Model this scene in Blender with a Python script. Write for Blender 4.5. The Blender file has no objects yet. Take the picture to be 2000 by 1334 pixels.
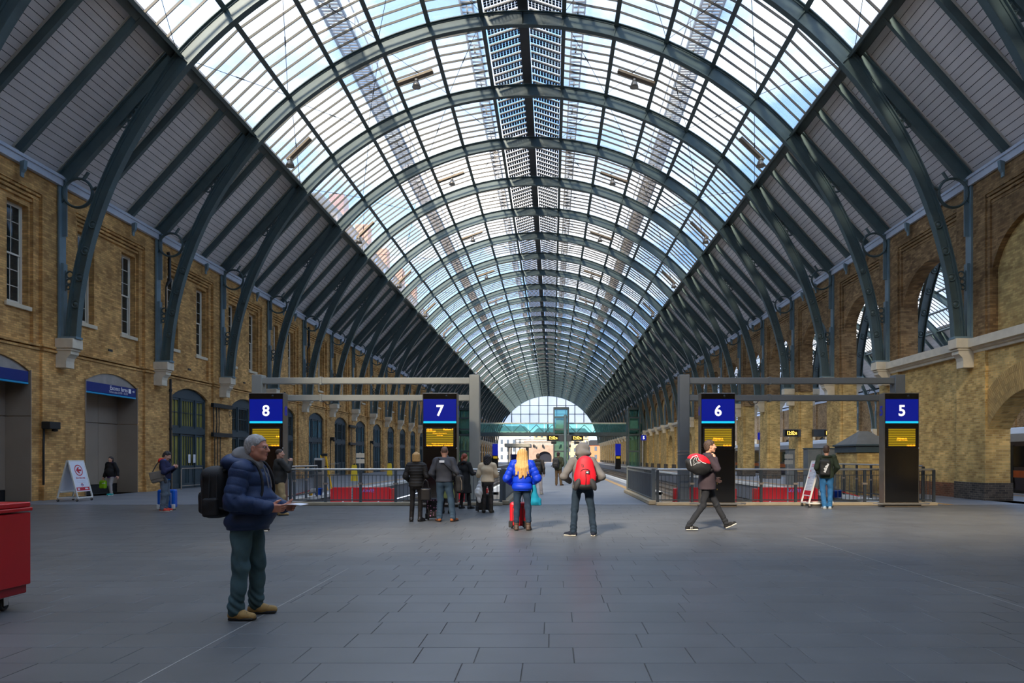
import bpy, math, random
import numpy as np
from mathutils import Vector, Matrix
from mathutils.geometry import tessellate_polygon

R = math.radians
PI = math.pi
sin, cos, sqrt = math.sin, math.cos, math.sqrt
scene = bpy.context.scene
COL = scene.collection
random.seed(7)

# ------------------------------------------------------------------ camera
CAMH = 1.53
cam_data = bpy.data.cameras.new('camera')
cam = bpy.data.objects.new('camera', cam_data)
COL.objects.link(cam)
cam.location = (0, 0, CAMH)
cam.rotation_euler = (R(90), 0, 0)
cam_data.sensor_width = 36.0
cam_data.lens = 1335 / 2000 * 36.0
cam_data.shift_x = -78 / 2000
cam_data.shift_y = 226 / 2000
cam_data.clip_end = 2000
scene.camera = cam

# ------------------------------------------------------------------ sky
world = bpy.data.worlds.new('sky')
scene.world = world
world.use_nodes = True
nt = world.node_tree
nt.nodes.clear()
out = nt.nodes.new('ShaderNodeOutputWorld')
bg = nt.nodes.new('ShaderNodeBackground')
tc = nt.nodes.new('ShaderNodeTexCoord')
mp = nt.nodes.new('ShaderNodeMapping')
mp.inputs['Scale'].default_value = (1.0, 1.0, 1.8)
mp.inputs['Location'].default_value = (3.1, 1.7, 0.4)
nz = nt.nodes.new('ShaderNodeTexNoise')
nz.inputs['Scale'].default_value = 2.3
nz.inputs['Detail'].default_value = 7
nz.inputs['Roughness'].default_value = 0.58
rp = nt.nodes.new('ShaderNodeValToRGB')
rp.color_ramp.elements[0].position = 0.49
rp.color_ramp.elements[0].color = (0.16, 0.33, 0.66, 1)
rp.color_ramp.elements[1].position = 0.66
rp.color_ramp.elements[1].color = (1.30, 1.24, 1.16, 1)
nt.links.new(tc.outputs['Generated'], mp.inputs['Vector'])
nt.links.new(mp.outputs['Vector'], nz.inputs['Vector'])
nt.links.new(nz.outputs['Fac'], rp.inputs['Fac'])
nt.links.new(rp.outputs['Color'], bg.inputs['Color'])
bg.inputs['Strength'].default_value = 1.7
nt.links.new(bg.outputs['Background'], out.inputs['Surface'])

# ------------------------------------------------------------------ sun (thin cloud, from behind and a little to the left)
sun_data = bpy.data.lights.new('sun', 'SUN')
sun_data.energy = 3.8
sun_data.angle = R(7)
sun_data.color = (1.0, 0.86, 0.68)
sun = bpy.data.objects.new('sun', sun_data)
COL.objects.link(sun)
sun.rotation_euler = Vector((0.30, 0.86, -0.62)).to_track_quat('-Z', 'Y').to_euler()

scene.view_settings.view_transform = 'Standard'
scene.view_settings.look = 'None'
scene.view_settings.gamma = 1.0
scene.view_settings.use_curve_mapping = False
scene.view_settings.exposure = 1.18
scene.cycles.transparent_max_bounces = 12
scene.cycles.max_bounces = 6
scene.cycles.diffuse_bounces = 4
scene.cycles.glossy_bounces = 3
scene.cycles.use_adaptive_sampling = True
scene.cycles.adaptive_threshold = 0.03
scene.cycles.sample_clamp_indirect = 6.0
scene.cycles.caustics_reflective = False
scene.cycles.caustics_refractive = False

# ------------------------------------------------------------------ helpers
class MB:
    """collects faces of one mesh"""
    def __init__(self):
        self.v, self.f, self.sm = [], [], []
    def add(self, vs, fs, smooth=False):
        o = len(self.v)
        self.v.extend([tuple(p) for p in vs])
        self.f.extend([tuple(i + o for i in q) for q in fs])
        self.sm.extend([smooth] * len(fs))
        return self
    def box(self, x0, x1, y0, y1, z0, z1):
        v = [(x0,y0,z0),(x1,y0,z0),(x1,y1,z0),(x0,y1,z0),(x0,y0,z1),(x1,y0,z1),(x1,y1,z1),(x0,y1,z1)]
        return self.add(v, [(0,3,2,1),(4,5,6,7),(0,1,5,4),(1,2,6,5),(2,3,7,6),(3,0,4,7)])
    def bbox(self, x0, x1, y0, y1, z0, z1, b=0.01):
        """box with chamfered edges"""
        vs, idx = [], {}
        X, Y, Z = (x0, x1), (y0, y1), (z0, z1)
        for i in (0, 1):
            for j in (0, 1):
                for k in (0, 1):
                    sx, sy, sz = 1 - 2*i, 1 - 2*j, 1 - 2*k
                    idx[i,j,k] = len(vs)
                    vs += [(X[i], Y[j]+sy*b, Z[k]+sz*b), (X[i]+sx*b, Y[j], Z[k]+sz*b), (X[i]+sx*b, Y[j]+sy*b, Z[k])]
        fs = []
        for i in (0, 1):
            a = [idx[i,0,0], idx[i,1,0], idx[i,1,1], idx[i,0,1]]
            fs.append(a if i else a[::-1])
            a = [idx[0,i,0]+1, idx[0,i,1]+1, idx[1,i,1]+1, idx[1,i,0]+1]
            fs.append(a if i else a[::-1])
            a = [idx[0,0,i]+2, idx[1,0,i]+2, idx[1,1,i]+2, idx[0,1,i]+2]
            fs.append(a if i else a[::-1])
        for i in (0, 1):
            for j in (0, 1):
                a, c = idx[i,j,0], idx[i,j,1]
                fs.append((a, c, c+1, a+1) if (i ^ j) else (a+1, c+1, c, a))
                a, c = idx[i,0,j], idx[i,1,j]
                fs.append((a, a+2, c+2, c) if (i ^ j) else (c, c+2, a+2, a))
                a, c = idx[0,i,j], idx[1,i,j]
                fs.append((a+1, c+1, c+2, a+2) if (i ^ j) else (a+2, c+2, c+1, a+1))
        for (i,j,k), a in idx.items():
            fs.append((a, a+1, a+2) if not ((i+j+k) % 2) else (a+2, a+1, a))
        return self.add(vs, fs)
    def prism(self, poly, fn, w0, w1, holes=()):
        """2D outline (with holes) extruded; fn(u,v,w)->xyz"""
        loops = [list(poly)] + [list(h) for h in holes]
        flat = [p for l in loops for p in l]
        n = len(flat)
        tris = tessellate_polygon([[Vector((p[0], p[1], 0)) for p in l] for l in loops])
        vs = [fn(p[0], p[1], w0) for p in flat] + [fn(p[0], p[1], w1) for p in flat]
        fs = [tuple(t) for t in tris] + [tuple(i + n for i in reversed(t)) for t in tris]
        o = 0
        for l in loops:
            m = len(l)
            for i in range(m):
                a, b = o + i, o + (i + 1) % m
                fs.append((a, b, b + n, a + n))
            o += m
        return self.add(vs, fs)
    def beam(self, p0, p1, w, h, up=(0, 0, 1)):
        """rectangular bar between two points"""
        p0, p1 = Vector(p0), Vector(p1)
        d = (p1 - p0).normalized()
        s = d.cross(Vector(up))
        if s.length < 1e-6:
            s = d.cross(Vector((1, 0, 0)))
        s.normalize()
        u = s.cross(d).normalized()
        s, u = s * w / 2, u * h / 2
        v = [p0-s-u, p0+s-u, p0+s+u, p0-s+u, p1-s-u, p1+s-u, p1+s+u, p1-s+u]
        return self.add(v, [(0,1,2,3),(7,6,5,4),(0,4,5,1),(1,5,6,2),(2,6,7,3),(3,7,4,0)])
    def tube(self, pts, r, n=8, closed=False, cap=True):
        pts = [Vector(p) for p in pts]
        m = len(pts)
        rs = r if isinstance(r, (list, tuple)) else [r] * m
        rings, prev = [], None
        for i in range(m):
            if closed:
                t = pts[(i+1) % m] - pts[i-1]
            else:
                t = pts[min(i+1, m-1)] - pts[max(i-1, 0)]
            t.normalize()
            if prev is None:
                a = Vector((0,0,1)) if abs(t.z) < 0.9 else Vector((1,0,0))
                s = t.cross(a).normalized()
            else:
                s = (prev - t * prev.dot(t)).normalized()
            prev = s
            u = t.cross(s)
            rings.append([pts[i] + s*rs[i]*cos(2*PI*k/n) + u*rs[i]*sin(2*PI*k/n) for k in range(n)])
        vs = [p for ring in rings for p in ring]
        fs = []
        for i in range(m if closed else m-1):
            j = (i+1) % m
            for k in range(n):
                fs.append((i*n+k, i*n+(k+1) % n, j*n+(k+1) % n, j*n+k))
        self.add(vs, fs, True)
        if cap and not closed:
            self.add(rings[0], [tuple(reversed(range(n)))])
            self.add(rings[-1], [tuple(range(n))])
        return self
    def lathe(self, prof, c=(0,0,0), n=16, fn=None):
        """profile of (radius, height) spun about a vertical axis through c"""
        vs, fs = [], []
        for r, z in prof:
            for k in range(n):
                p = (r*cos(2*PI*k/n), r*sin(2*PI*k/n), z)
                p = fn(*p) if fn else (c[0]+p[0], c[1]+p[1], c[2]+p[2])
                vs.append(p)
        for i in range(len(prof)-1):
            for k in range(n):
                fs.append((i*n+k, i*n+(k+1) % n, (i+1)*n+(k+1) % n, (i+1)*n+k))
        return self.add(vs, fs, True)
    def torus(self, c, Rr, r, axis='Y', n=24, m=8):
        pts = []
        for k in range(n):
            a = 2*PI*k/n
            if axis == 'Y': pts.append((c[0]+Rr*cos(a), c[1], c[2]+Rr*sin(a)))
            elif axis == 'X': pts.append((c[0], c[1]+Rr*cos(a), c[2]+Rr*sin(a)))
            else: pts.append((c[0]+Rr*cos(a), c[1]+Rr*sin(a), c[2]))
        return self.tube(pts, r, m, closed=True)
    def xform(self, mtx):
        self.v = [tuple(mtx @ Vector(p)) for p in self.v]
        return self
    def mesh(self, name, material):
        me = bpy.data.meshes.new(name)
        me.from_pydata(self.v, [], self.f)
        if any(self.sm):
            me.polygons.foreach_set('use_smooth', self.sm)
        if material is not None:
            me.materials.append(material)
        me.update()
        return me
    def build(self, name, material, parent=None):
        return link(name, self.mesh(name, material), parent)

def link(name, me, parent=None, loc=None, rz=None):
    o = bpy.data.objects.new(name, me)
    COL.objects.link(o)
    if parent is not None: o.parent = parent
    if loc is not None: o.location = loc
    if rz is not None: o.rotation_euler = (0, 0, rz)
    return o

def tag(o, label=None, cat=None, group=None, kind=None):
    if label: o['label'] = label
    if cat: o['category'] = cat
    if group: o['group'] = group
    if kind: o['kind'] = kind
    return o

def empty(name, loc=(0,0,0), rz=0.0, label=None, cat=None, group=None, kind=None):
    o = bpy.data.objects.new(name, None)
    COL.objects.link(o)
    o.location = loc
    o.rotation_euler = (0, 0, rz)
    o.empty_display_size = 0.2
    return tag(o, label, cat, group, kind)

def copy_tree(o, parent=None, children=None):
    c = o.copy()
    COL.objects.link(c)
    c.parent = parent
    for ch in KIDS.get(o.name, []) if children is None else children:
        copy_tree(ch, c)
    return c
KIDS = {}
def note_kids(o):
    """remember the children of a prototype so that copying does not search the scene"""
    KIDS[o.name] = list(o.children)
    for c in o.children: note_kids(c)

ORD = ['first','second','third','fourth','fifth','sixth','seventh','eighth','ninth','tenth','eleventh','twelfth','thirteenth',
       'fourteenth','fifteenth','sixteenth','seventeenth','eighteenth','nineteenth','twentieth','twenty-first','twenty-second',
       'twenty-third','twenty-fourth','twenty-fifth','twenty-sixth','twenty-seventh','twenty-eighth','twenty-ninth','thirtieth',
       'thirty-first','thirty-second','thirty-third','thirty-fourth','thirty-fifth','thirty-sixth']

def text_mesh(body, size, align='CENTER', bold=0.0, extrude=0.0, spacing=1.0):
    cu = bpy.data.curves.new('lettering', 'FONT')
    cu.body = body
    cu.size = size
    cu.align_x = align
    cu.align_y = 'CENTER'
    cu.offset = bold
    cu.extrude = extrude
    cu.space_character = spacing
    cu.resolution_u = 3
    ob = bpy.data.objects.new('lettering', cu)
    me = bpy.data.meshes.new_from_object(ob)
    bpy.data.objects.remove(ob)
    bpy.data.curves.remove(cu)
    return me

def text(body, size, loc, rot, material, parent=None, name='lettering', **k):
    """flat lettering; rot is an euler; loc in the parent's frame"""
    me = text_mesh(body, size, **k)
    me.materials.clear()
    me.materials.append(material)
    o = link(name, me, parent)
    o.location = loc
    o.rotation_euler = rot
    return o

# ------------------------------------------------------------------ materials
def M(name, col, rough=0.6, metal=0.0, var=0.12, vscale=3.0, bump=0.0, bscale=60.0, emit=0.0, spec=0.5, island=0.0, emcol=None):
    m = bpy.data.materials.new(name)
    m.use_nodes = True
    t = m.node_tree
    b = t.nodes['Principled BSDF']
    b.inputs['Roughness'].default_value = rough
    b.inputs['Metallic'].default_value = metal
    b.inputs['Specular IOR Level'].default_value = spec
    g = t.nodes.new('ShaderNodeNewGeometry')
    n = t.nodes.new('ShaderNodeTexNoise')
    n.inputs['Scale'].default_value = vscale
    n.inputs['Detail'].default_value = 5
    t.links.new(g.outputs['Position'], n.inputs['Vector'])
    r = t.nodes.new('ShaderNodeMapRange')
    r.inputs['From Min'].default_value = 0.3
    r.inputs['From Max'].default_value = 0.7
    r.inputs['To Min'].default_value = 1 - var
    r.inputs['To Max'].default_value = 1 + var
    t.links.new(n.outputs['Fac'], r.inputs['Value'])
    fac = r.outputs['Result']
    if island:
        r2 = t.nodes.new('ShaderNodeMapRange')
        r2.inputs['To Min'].default_value = 1 - island
        r2.inputs['To Max'].default_value = 1 + island
        t.links.new(g.outputs['Random Per Island'], r2.inputs['Value'])
        mu = t.nodes.new('ShaderNodeMath'); mu.operation = 'MULTIPLY'
        oi = t.nodes.new('ShaderNodeObjectInfo')
        r3 = t.nodes.new('ShaderNodeMapRange')
        r3.inputs['To Min'].default_value = 1 - island
        r3.inputs['To Max'].default_value = 1 + island
        t.links.new(oi.outputs['Random'], r3.inputs['Value'])
        mu2 = t.nodes.new('ShaderNodeMath'); mu2.operation = 'MULTIPLY'
        t.links.new(fac, mu.inputs[0]); t.links.new(r2.outputs['Result'], mu.inputs[1])
        t.links.new(mu.outputs[0], mu2.inputs[0]); t.links.new(r3.outputs['Result'], mu2.inputs[1])
        fac = mu2.outputs[0]
    mx = t.nodes.new('ShaderNodeVectorMath'); mx.operation = 'SCALE'
    mx.inputs[0].default_value = col[:3]
    t.links.new(fac, mx.inputs['Scale'])
    t.links.new(mx.outputs['Vector'], b.inputs['Base Color'])
    if bump:
        n2 = t.nodes.new('ShaderNodeTexNoise')
        n2.inputs['Scale'].default_value = bscale
        n2.inputs['Detail'].default_value = 4
        t.links.new(g.outputs['Position'], n2.inputs['Vector'])
        bp = t.nodes.new('ShaderNodeBump')
        bp.inputs['Strength'].default_value = bump
        bp.inputs['Distance'].default_value = 0.02
        t.links.new(n2.outputs['Fac'], bp.inputs['Height'])
        t.links.new(bp.outputs['Normal'], b.inputs['Normal'])
    if emit:
        b.inputs['Emission Color'].default_value = (*(emcol or col)[:3], 1)
        b.inputs['Emission Strength'].default_value = emit
    return m

def srgb(r, g, b):
    f = lambda c: ((c/255 + 0.055)/1.055)**2.4 if c/255 > 0.04045 else c/255/12.92
    return (f(r), f(g), f(b))

def brick_mat(name, c1, c2, mortar, stain=0.35, sscale=0.35, contrast=1.0, scol=(0.35, 0.30, 0.25)):
    m = bpy.data.materials.new(name)
    m.use_nodes = True
    t = m.node_tree
    b = t.nodes['Principled BSDF']
    b.inputs['Roughness'].default_value = 0.85
    b.inputs['Specular IOR Level'].default_value = 0.25
    g = t.nodes.new('ShaderNodeNewGeometry')
    s = t.nodes.new('ShaderNodeSeparateXYZ')
    t.links.new(g.outputs['Position'], s.inputs[0])
    a = t.nodes.new('ShaderNodeMath'); a.operation = 'ADD'
    t.links.new(s.outputs['X'], a.inputs[0]); t.links.new(s.outputs['Y'], a.inputs[1])
    c = t.nodes.new('ShaderNodeCombineXYZ')
    t.links.new(a.outputs[0], c.inputs['X']); t.links.new(s.outputs['Z'], c.inputs['Y'])
    br = t.nodes.new('ShaderNodeTexBrick')
    br.inputs['Scale'].default_value = 1.0
    br.inputs['Brick Width'].default_value = 0.235
    br.inputs['Row Height'].default_value = 0.078
    br.inputs['Mortar Size'].default_value = 0.006
    br.inputs['Mortar Smooth'].default_value = 0.3
    br.inputs['Bias'].default_value = -0.1
    br.inputs['Color1'].default_value = (*c1, 1)
    br.inputs['Color2'].default_value = (*c2, 1)
    br.inputs['Mortar'].default_value = (*mortar, 1)
    t.links.new(c.outputs[0], br.inputs['Vector'])
    n = t.nodes.new('ShaderNodeTexNoise')
    n.inputs['Scale'].default_value = sscale
    n.inputs['Detail'].default_value = 8
    n.inputs['Roughness'].default_value = 0.65
    t.links.new(g.outputs['Position'], n.inputs['Vector'])
    rr = t.nodes.new('ShaderNodeMapRange')
    rr.inputs['From Min'].default_value = 0.42
    rr.inputs['From Max'].default_value = 0.68
    rr.inputs['To Min'].default_value = 0.0
    rr.inputs['To Max'].default_value = stain
    t.links.new(n.outputs['Fac'], rr.inputs['Value'])
    mx = t.nodes.new('ShaderNodeMix'); mx.data_type = 'RGBA'; mx.blend_type = 'MULTIPLY'
    t.links.new(rr.outputs['Result'], mx.inputs['Factor'])
    t.links.new(br.outputs['Color'], mx.inputs['A'])
    mx.inputs['B'].default_value = (*scol, 1)
    n3 = t.nodes.new('ShaderNodeTexNoise')
    n3.inputs['Scale'].default_value = 2.2
    n3.inputs['Detail'].default_value = 6
    t.links.new(g.outputs['Position'], n3.inputs['Vector'])
    r3 = t.nodes.new('ShaderNodeMapRange')
    r3.inputs['From Min'].default_value = 0.3; r3.inputs['From Max'].default_value = 0.7
    r3.inputs['To Min'].default_value = 0.75; r3.inputs['To Max'].default_value = 1.25
    t.links.new(n3.outputs['Fac'], r3.inputs['Value'])
    sc = t.nodes.new('ShaderNodeVectorMath'); sc.operation = 'SCALE'
    t.links.new(mx.outputs['Result'], sc.inputs[0]); t.links.new(r3.outputs['Result'], sc.inputs['Scale'])
    t.links.new(sc.outputs['Vector'], b.inputs['Base Color'])
    bp = t.nodes.new('ShaderNodeBump')
    bp.inputs['Strength'].default_value = 0.5
    bp.inputs['Distance'].default_value = 0.01
    bp.invert = True
    t.links.new(br.outputs['Fac'], bp.inputs['Height'])
    t.links.new(bp.outputs['Normal'], b.inputs['Normal'])
    return m

def glass_mat(name, tint, haze, hazecol, gloss=0.08, rough=0.05):
    """clear sheet with a little dirt and reflection; lets light straight through"""
    m = bpy.data.materials.new(name)
    m.use_nodes = True
    t = m.node_tree
    t.nodes.clear()
    o = t.nodes.new('ShaderNodeOutputMaterial')
    tr = t.nodes.new('ShaderNodeBsdfTransparent')
    tr.inputs['Color'].default_value = (*tint, 1)
    df = t.nodes.new('ShaderNodeBsdfTranslucent')
    df.inputs['Color'].default_value = (*hazecol, 1)
    gl = t.nodes.new('ShaderNodeBsdfGlossy')
    gl.inputs['Roughness'].default_value = rough
    m1 = t.nodes.new('ShaderNodeMixShader'); m1.inputs['Fac'].default_value = haze
    m2 = t.nodes.new('ShaderNodeMixShader')
    lw = t.nodes.new('ShaderNodeLayerWeight'); lw.inputs['Blend'].default_value = 0.2
    mu = t.nodes.new('ShaderNodeMath'); mu.operation = 'MULTIPLY_ADD'
    mu.inputs[1].default_value = 0.5; mu.inputs[2].default_value = gloss
    t.links.new(lw.outputs['Fresnel'], mu.inputs[0])
    t.links.new(tr.outputs[0], m1.inputs[1]); t.links.new(df.outputs[0], m1.inputs[2])
    t.links.new(mu.outputs[0], m2.inputs['Fac'])
    t.links.new(m1.outputs[0], m2.inputs[1]); t.links.new(gl.outputs[0], m2.inputs[2])
    t.links.new(m2.outputs[0], o.inputs['Surface'])
    return m

mat_iron = M('iron_green_paint', srgb(82, 100, 101), 0.45, 0.0, 0.12, 2.0, 0.08, 30)
mat_iron_light = M('iron_blue_paint', srgb(112, 134, 142), 0.45, 0.0, 0.12, 2.0, 0.08, 30)
mat_purlin = M('purlin_paint', srgb(88, 100, 98), 0.45, 0.0, 0.1)
mat_bar = M('glazing_bar_alu', srgb(74, 68, 60), 0.5, 0.2, 0.1)
mat_board = M('soffit_board_paint', srgb(228, 222, 218), 0.7, 0.0, 0.06, 1.5, 0.05, 20, island=0.045)
mat_backing = M('soffit_backing', srgb(44, 45, 46), 0.9)
mat_cornice = M('cornice_paint', srgb(196, 202, 212), 0.6, 0, 0.06)
mat_stone = M('cream_stone_paint', srgb(216, 204, 180), 0.7, 0, 0.10, 3, 0.1, 40)
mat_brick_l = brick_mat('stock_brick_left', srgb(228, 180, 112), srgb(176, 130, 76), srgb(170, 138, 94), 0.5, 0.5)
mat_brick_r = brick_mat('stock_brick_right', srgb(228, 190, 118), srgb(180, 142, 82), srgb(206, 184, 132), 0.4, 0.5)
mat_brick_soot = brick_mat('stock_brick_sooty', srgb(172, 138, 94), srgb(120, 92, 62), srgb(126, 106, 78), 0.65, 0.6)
mat_brick_pale = brick_mat('stock_brick_infill', srgb(205, 175, 112), srgb(165, 132, 80), srgb(170, 148, 100), 0.3, 0.8)
mat_plinth = brick_mat('blue_brick_plinth', srgb(96, 86, 76), srgb(66, 60, 56), srgb(130, 118, 100), 0.4, 0.8)
mat_brick_red = brick_mat('red_brick_base', srgb(140, 92, 66), srgb(108, 76, 58), srgb(150, 128, 100), 0.4, 0.8)
mat_glass_roof = glass_mat('roof_glass', (0.90, 0.94, 0.95), 0.14, (0.9, 0.92, 0.95), 0.04)
mat_paving = M('honed_stone_paving', srgb(96, 97, 97), 0.40, 0.0, 0.12, 1.2, 0.03, 90, island=0.06, spec=0.5)
mat_joint = M('paving_joint', srgb(84, 80, 74), 0.8)
mat_steel = M('brushed_steel', srgb(158, 144, 128), 0.45, 0.25, 0.06, 1.0)
mat_steel_bright = M('bright_steel', srgb(215, 212, 205), 0.28, 0.9, 0.04)
mat_black = M('black_paint', srgb(34, 36, 38), 0.45)
mat_darkgreen = M('dark_green_joinery', srgb(56, 70, 76), 0.5, 0, 0.08)
mat_white = M('white_paint', srgb(228, 224, 214), 0.5, 0, 0.05)
# ================================================================== THE TRAIN SHED
XC, Z0, RI, RO = -1.33, 5.15, 16.0, 16.65
Y0, P = 25.0, 6.1
NB, NE = -5, 32                 # bays / ribs run from rib NB to rib NE
XL, XR = -18.0, 15.3            # pilaster faces
XC2 = 15.75 * 2 - XC            # centre line of the neighbouring shed
def YN(n): return Y0 + P * n
def arcp(r, a):                 # a in degrees from the crown
    return (r * sin(R(a)), Z0 + r * cos(R(a)))

def arc_strip(mb, r0, r1, y0, y1, a0, a1, n):
    vs, fs = [], []
    for i in range(n + 1):
        a = a0 + (a1 - a0) * i / n
        x0, z0 = arcp(r0(a) if callable(r0) else r0, a); x1, z1 = arcp(r1(a) if callable(r1) else r1, a)
        vs += [(x0, y0, z0), (x1, y0, z1), (x1, y1, z1), (x0, y1, z0)]
    for i in range(n):
        for k in range(4):
            fs.append((4*i+k, 4*i+(k+1) % 4, 4*(i+1)+(k+1) % 4, 4*(i+1)+k))
    fs += [(3, 2, 1, 0), (4*n, 4*n+1, 4*n+2, 4*n+3)]
    mb.add(vs, fs)

PURL = [6.5, 14.9, 23.2, 31.4, 39.8]
EDGE = 47.9
CELLS = list(zip(PURL, PURL[1:] + [EDGE]))
SPRING = 87.5

# ---------------- ribs ----------------
mb = MB()
def rout(a):                    # the arch is shallower towards its feet
    a = abs(a)
    return RO if a < 47.9 else (RO - 0.16 * (a - 47.9) / 6 if a < 53.9 else RO - .16 - .08 * min(1.0, (a - 53.9) / 22))
arc_strip(mb, RI + 0.03, lambda a: rout(a) - 0.03, -0.018, 0.018, -SPRING, SPRING, 96)
arc_strip(mb, RI, RI + 0.035, -0.13, 0.13, -SPRING, SPRING, 96)
arc_strip(mb, lambda a: rout(a) - 0.035, rout, -0.13, 0.13, -SPRING, SPRING, 96)
arc_strip(mb, lambda a: rout(a) - 0.10, lambda a: rout(a) - .02, -0.05, 0.05, -SPRING, SPRING, 96)
for a in [0] + PURL + [EDGE]:
    for s in (-1, 1):
        p, q = arcp(RI + 0.03, a * s), arcp(rout(a) - 0.03, a * s)
        mb.beam((p[0], 0, p[1]), (q[0], 0, q[1]), 0.16, 0.035, up=(-cos(R(a*s)), 0, sin(R(a*s))))
me_arch = mb.mesh('arch', mat_iron)
def rib_side(s):
    """the bracket of one haunch: rafter under the soffit, post on the wall, rings between"""
    A, B = Vector((s * 12.58, 0, 16.42)), Vector((s * 16.62, 0, 11.88))
    d = (B - A).normalized()
    nrm = Vector((-d.z * s, 0, d.x * s))
    if nrm.z > 0: nrm = -nrm
    m = MB()
    m.beam(A + nrm * 0.22, B + nrm * 0.22, 0.028, 0.44, up=nrm)
    m.beam(A, B, 0.26, 0.04, up=nrm)
    m.beam(A + nrm * 0.43 + d * 1.1, B + nrm * 0.43 - d * .1, 0.2, 0.04, up=nrm)
    # gusset plate where rafter and arch meet
    g = [arcp(RI + .3, 48), arcp(RI + .3, 54.0), (13.62, 14.58), (12.9, 15.45), (12.5, 16.2)]
    m.prism([(s * x, z) for x, z in g], lambda u, v, w: (u, w, v), -0.026, 0.026)
    raf = m.mesh('spandrel_rafter', mat_iron)
    m = MB()
    m.box(min(s*16.56, s*16.63), max(s*16.56, s*16.63), -0.17, 0.17, 5.84, 11.75)
    m.box(min(s*16.40, s*16.63), max(s*16.40, s*16.63), -0.02, 0.02, 9.6, 11.7)
    m.box(min(s*15.95, s*16.63), max(s*15.95, s*16.63), -0.18, 0.18, 5.84, 5.92)
    m.box(min(s*16.46, s*16.60), max(s*16.46, s*16.60), -0.10, 0.10, 5.92, 8.6)
    post = m.mesh('wall_post', mat_iron_light)
    m = MB()
    c = (s * 16.0, 0, 11.19)
    m.torus(c, 0.53, 0.05, 'Y', 28, 6)
    arc = []
    for k in range(28):
        a = 2*PI*k/28
        arc.append((c[0]+0.53*cos(a), 0, c[2]+0.53*sin(a)))
    for k in range(28):
        p, q = Vector(arc[k]), Vector(arc[(k+1) % 28])
        m.beam(p, q, 0.16, 0.03, up=((p+q)/2 - Vector(c)))
    m.beam(Vector(c) + Vector((s*.42, 0, .38)), (s * 16.5, 0, 11.62), 0.05, 0.10, up=(0, 1, 0))
    m.beam(Vector(c) + Vector((-s*.2, 0, .5)), (s * 15.62, 0, 11.95), 0.05, 0.12, up=(0, 1, 0))
    m.beam(Vector(c) + Vector((s*.5, 0, -.25)), (s * 16.6, 0, 10.8), 0.05, 0.12, up=(0, 1, 0))
    m.beam(Vector(c) + Vector((-s*.5, 0, .1)), (s * 15.3, 0, 11.4), 0.05, 0.12, up=(0, 1, 0))
    ring = m.mesh('spandrel_ring', mat_iron)
    m = MB()
    for x, z, r in ((14.30, 13.74, .15), (14.12, 13.97, .12), (13.97, 14.16, .095), (13.85, 14.31, .07)):
        m.torus((s * x, 0, z), r, 0.035, 'Y', 14, 6)
    m.beam((s*14.4, 0, 13.62), (s*13.7, 0, 14.5), .02, .05, up=(0, 1, 0))
    cir = m.mesh('pierced_plate', mat_iron)
    m = MB()
    for x, z, r in ((16.30, 8.2, .12), (16.33, 7.95, .095), (16.36, 7.74, .075)):
        m.torus((s * x, 0, z), r, 0.03, 'Y', 14, 6)
    m.beam((s*16.45, 0, 7.6), (s*16.45, 0, 8.35), .02, .06, up=(0, 1, 0))
    cir2 = m.mesh('pierced_bracket', mat_iron)
    bos = []
    for k, a in enumerate((72.5, 76, 79.5, 83)):
        x, z = arcp(RI + .2, a)
        m = MB()
        m.torus((s * x, -0.03, z), 0.13, 0.035, 'Y', 16, 6)
        m.lathe([(0.0, 0.05), (0.05, 0.045), (0.11, 0.0)], n=10, fn=lambda p, q, h, X=x, Z=z: (s*X + p, -(0.02 + h), Z + q))
        bos.append(('boss', m.mesh('boss', mat_iron)))
    return [('spandrel_rafter', raf), ('wall_post', post), ('spandrel_ring', ring), ('pierced_plate', cir), ('pierced_bracket', cir2)] + bos
rib_parts = rib_side(-1) + rib_side(1)
# rivets along the flanges of the nearest ribs
mb = MB()
def rivet(mb, p, nx, nz):
    t = Vector((nz, 0, -nx)); y = Vector((0, 1, 0)); nn = Vector((nx, 0, nz)); p = Vector(p)
    c = [p + t*.016*cos(k*PI/2) + y*.016*sin(k*PI/2) for k in range(4)]
    mb.add(c + [p + nn * 0.014], [(0,1,4),(1,2,4),(2,3,4),(3,0,4)])
for s in (-1, 1):
    a = 49.0
    while a < 87:
        x, z = arcp(RI, a * s)
        for y in (-0.09, 0.09):
            rivet(mb, (x, y, z), -sin(R(a*s)), -cos(R(a*s)))
        a += 0.55
me_rivets = mb.mesh('rivets', mat_iron)

RIB_LAST = NE
for n in range(-2, NE + 1):
    k = n + 2
    lab = 'dark green riveted iron arch rib, %s in line from the near end' % ORD[k]
    rib = empty('roof_rib', (XC, YN(n), 0), 0, lab, 'roof rib', 'arch ribs of the train shed roof')
    link('arch', me_arch, rib)
    for nm, me in rib_parts:
        if n > 9 and nm in ('pierced_plate', 'pierced_bracket', 'boss'): continue
        link(nm, me, rib)
    if n <= 3:
        tag(link('rivets', me_rivets, rib), kind='stuff')
for n in range(-1, 16):
    rib = empty('roof_rib', (XC2, YN(n), 0), 0, 'iron arch rib of the neighbouring shed, %s seen through the arcade' % ORD[n + 1], 'roof rib', 'arch ribs of the neighbouring shed')
    link('arch', me_arch, rib)
    for nm, me in rib_parts:
        if n > 6 and nm in ('pierced_plate', 'pierced_bracket', 'boss'): continue
        link(nm, me, rib)

# ---------------- roof covering ----------------
ceiling = tag(empty('ceiling'), 'long barrel roof of glass panes and pale boarded sides over the platforms', kind='structure')
ceiling2 = tag(empty('ceiling'), 'glazed barrel roof of the neighbouring shed beyond the arcade', kind='structure')
YB, YE = YN(NB), YN(NE)

def radial(a): return Vector((sin(R(a)), 0, cos(R(a))))
PITCH = P / 9
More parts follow.
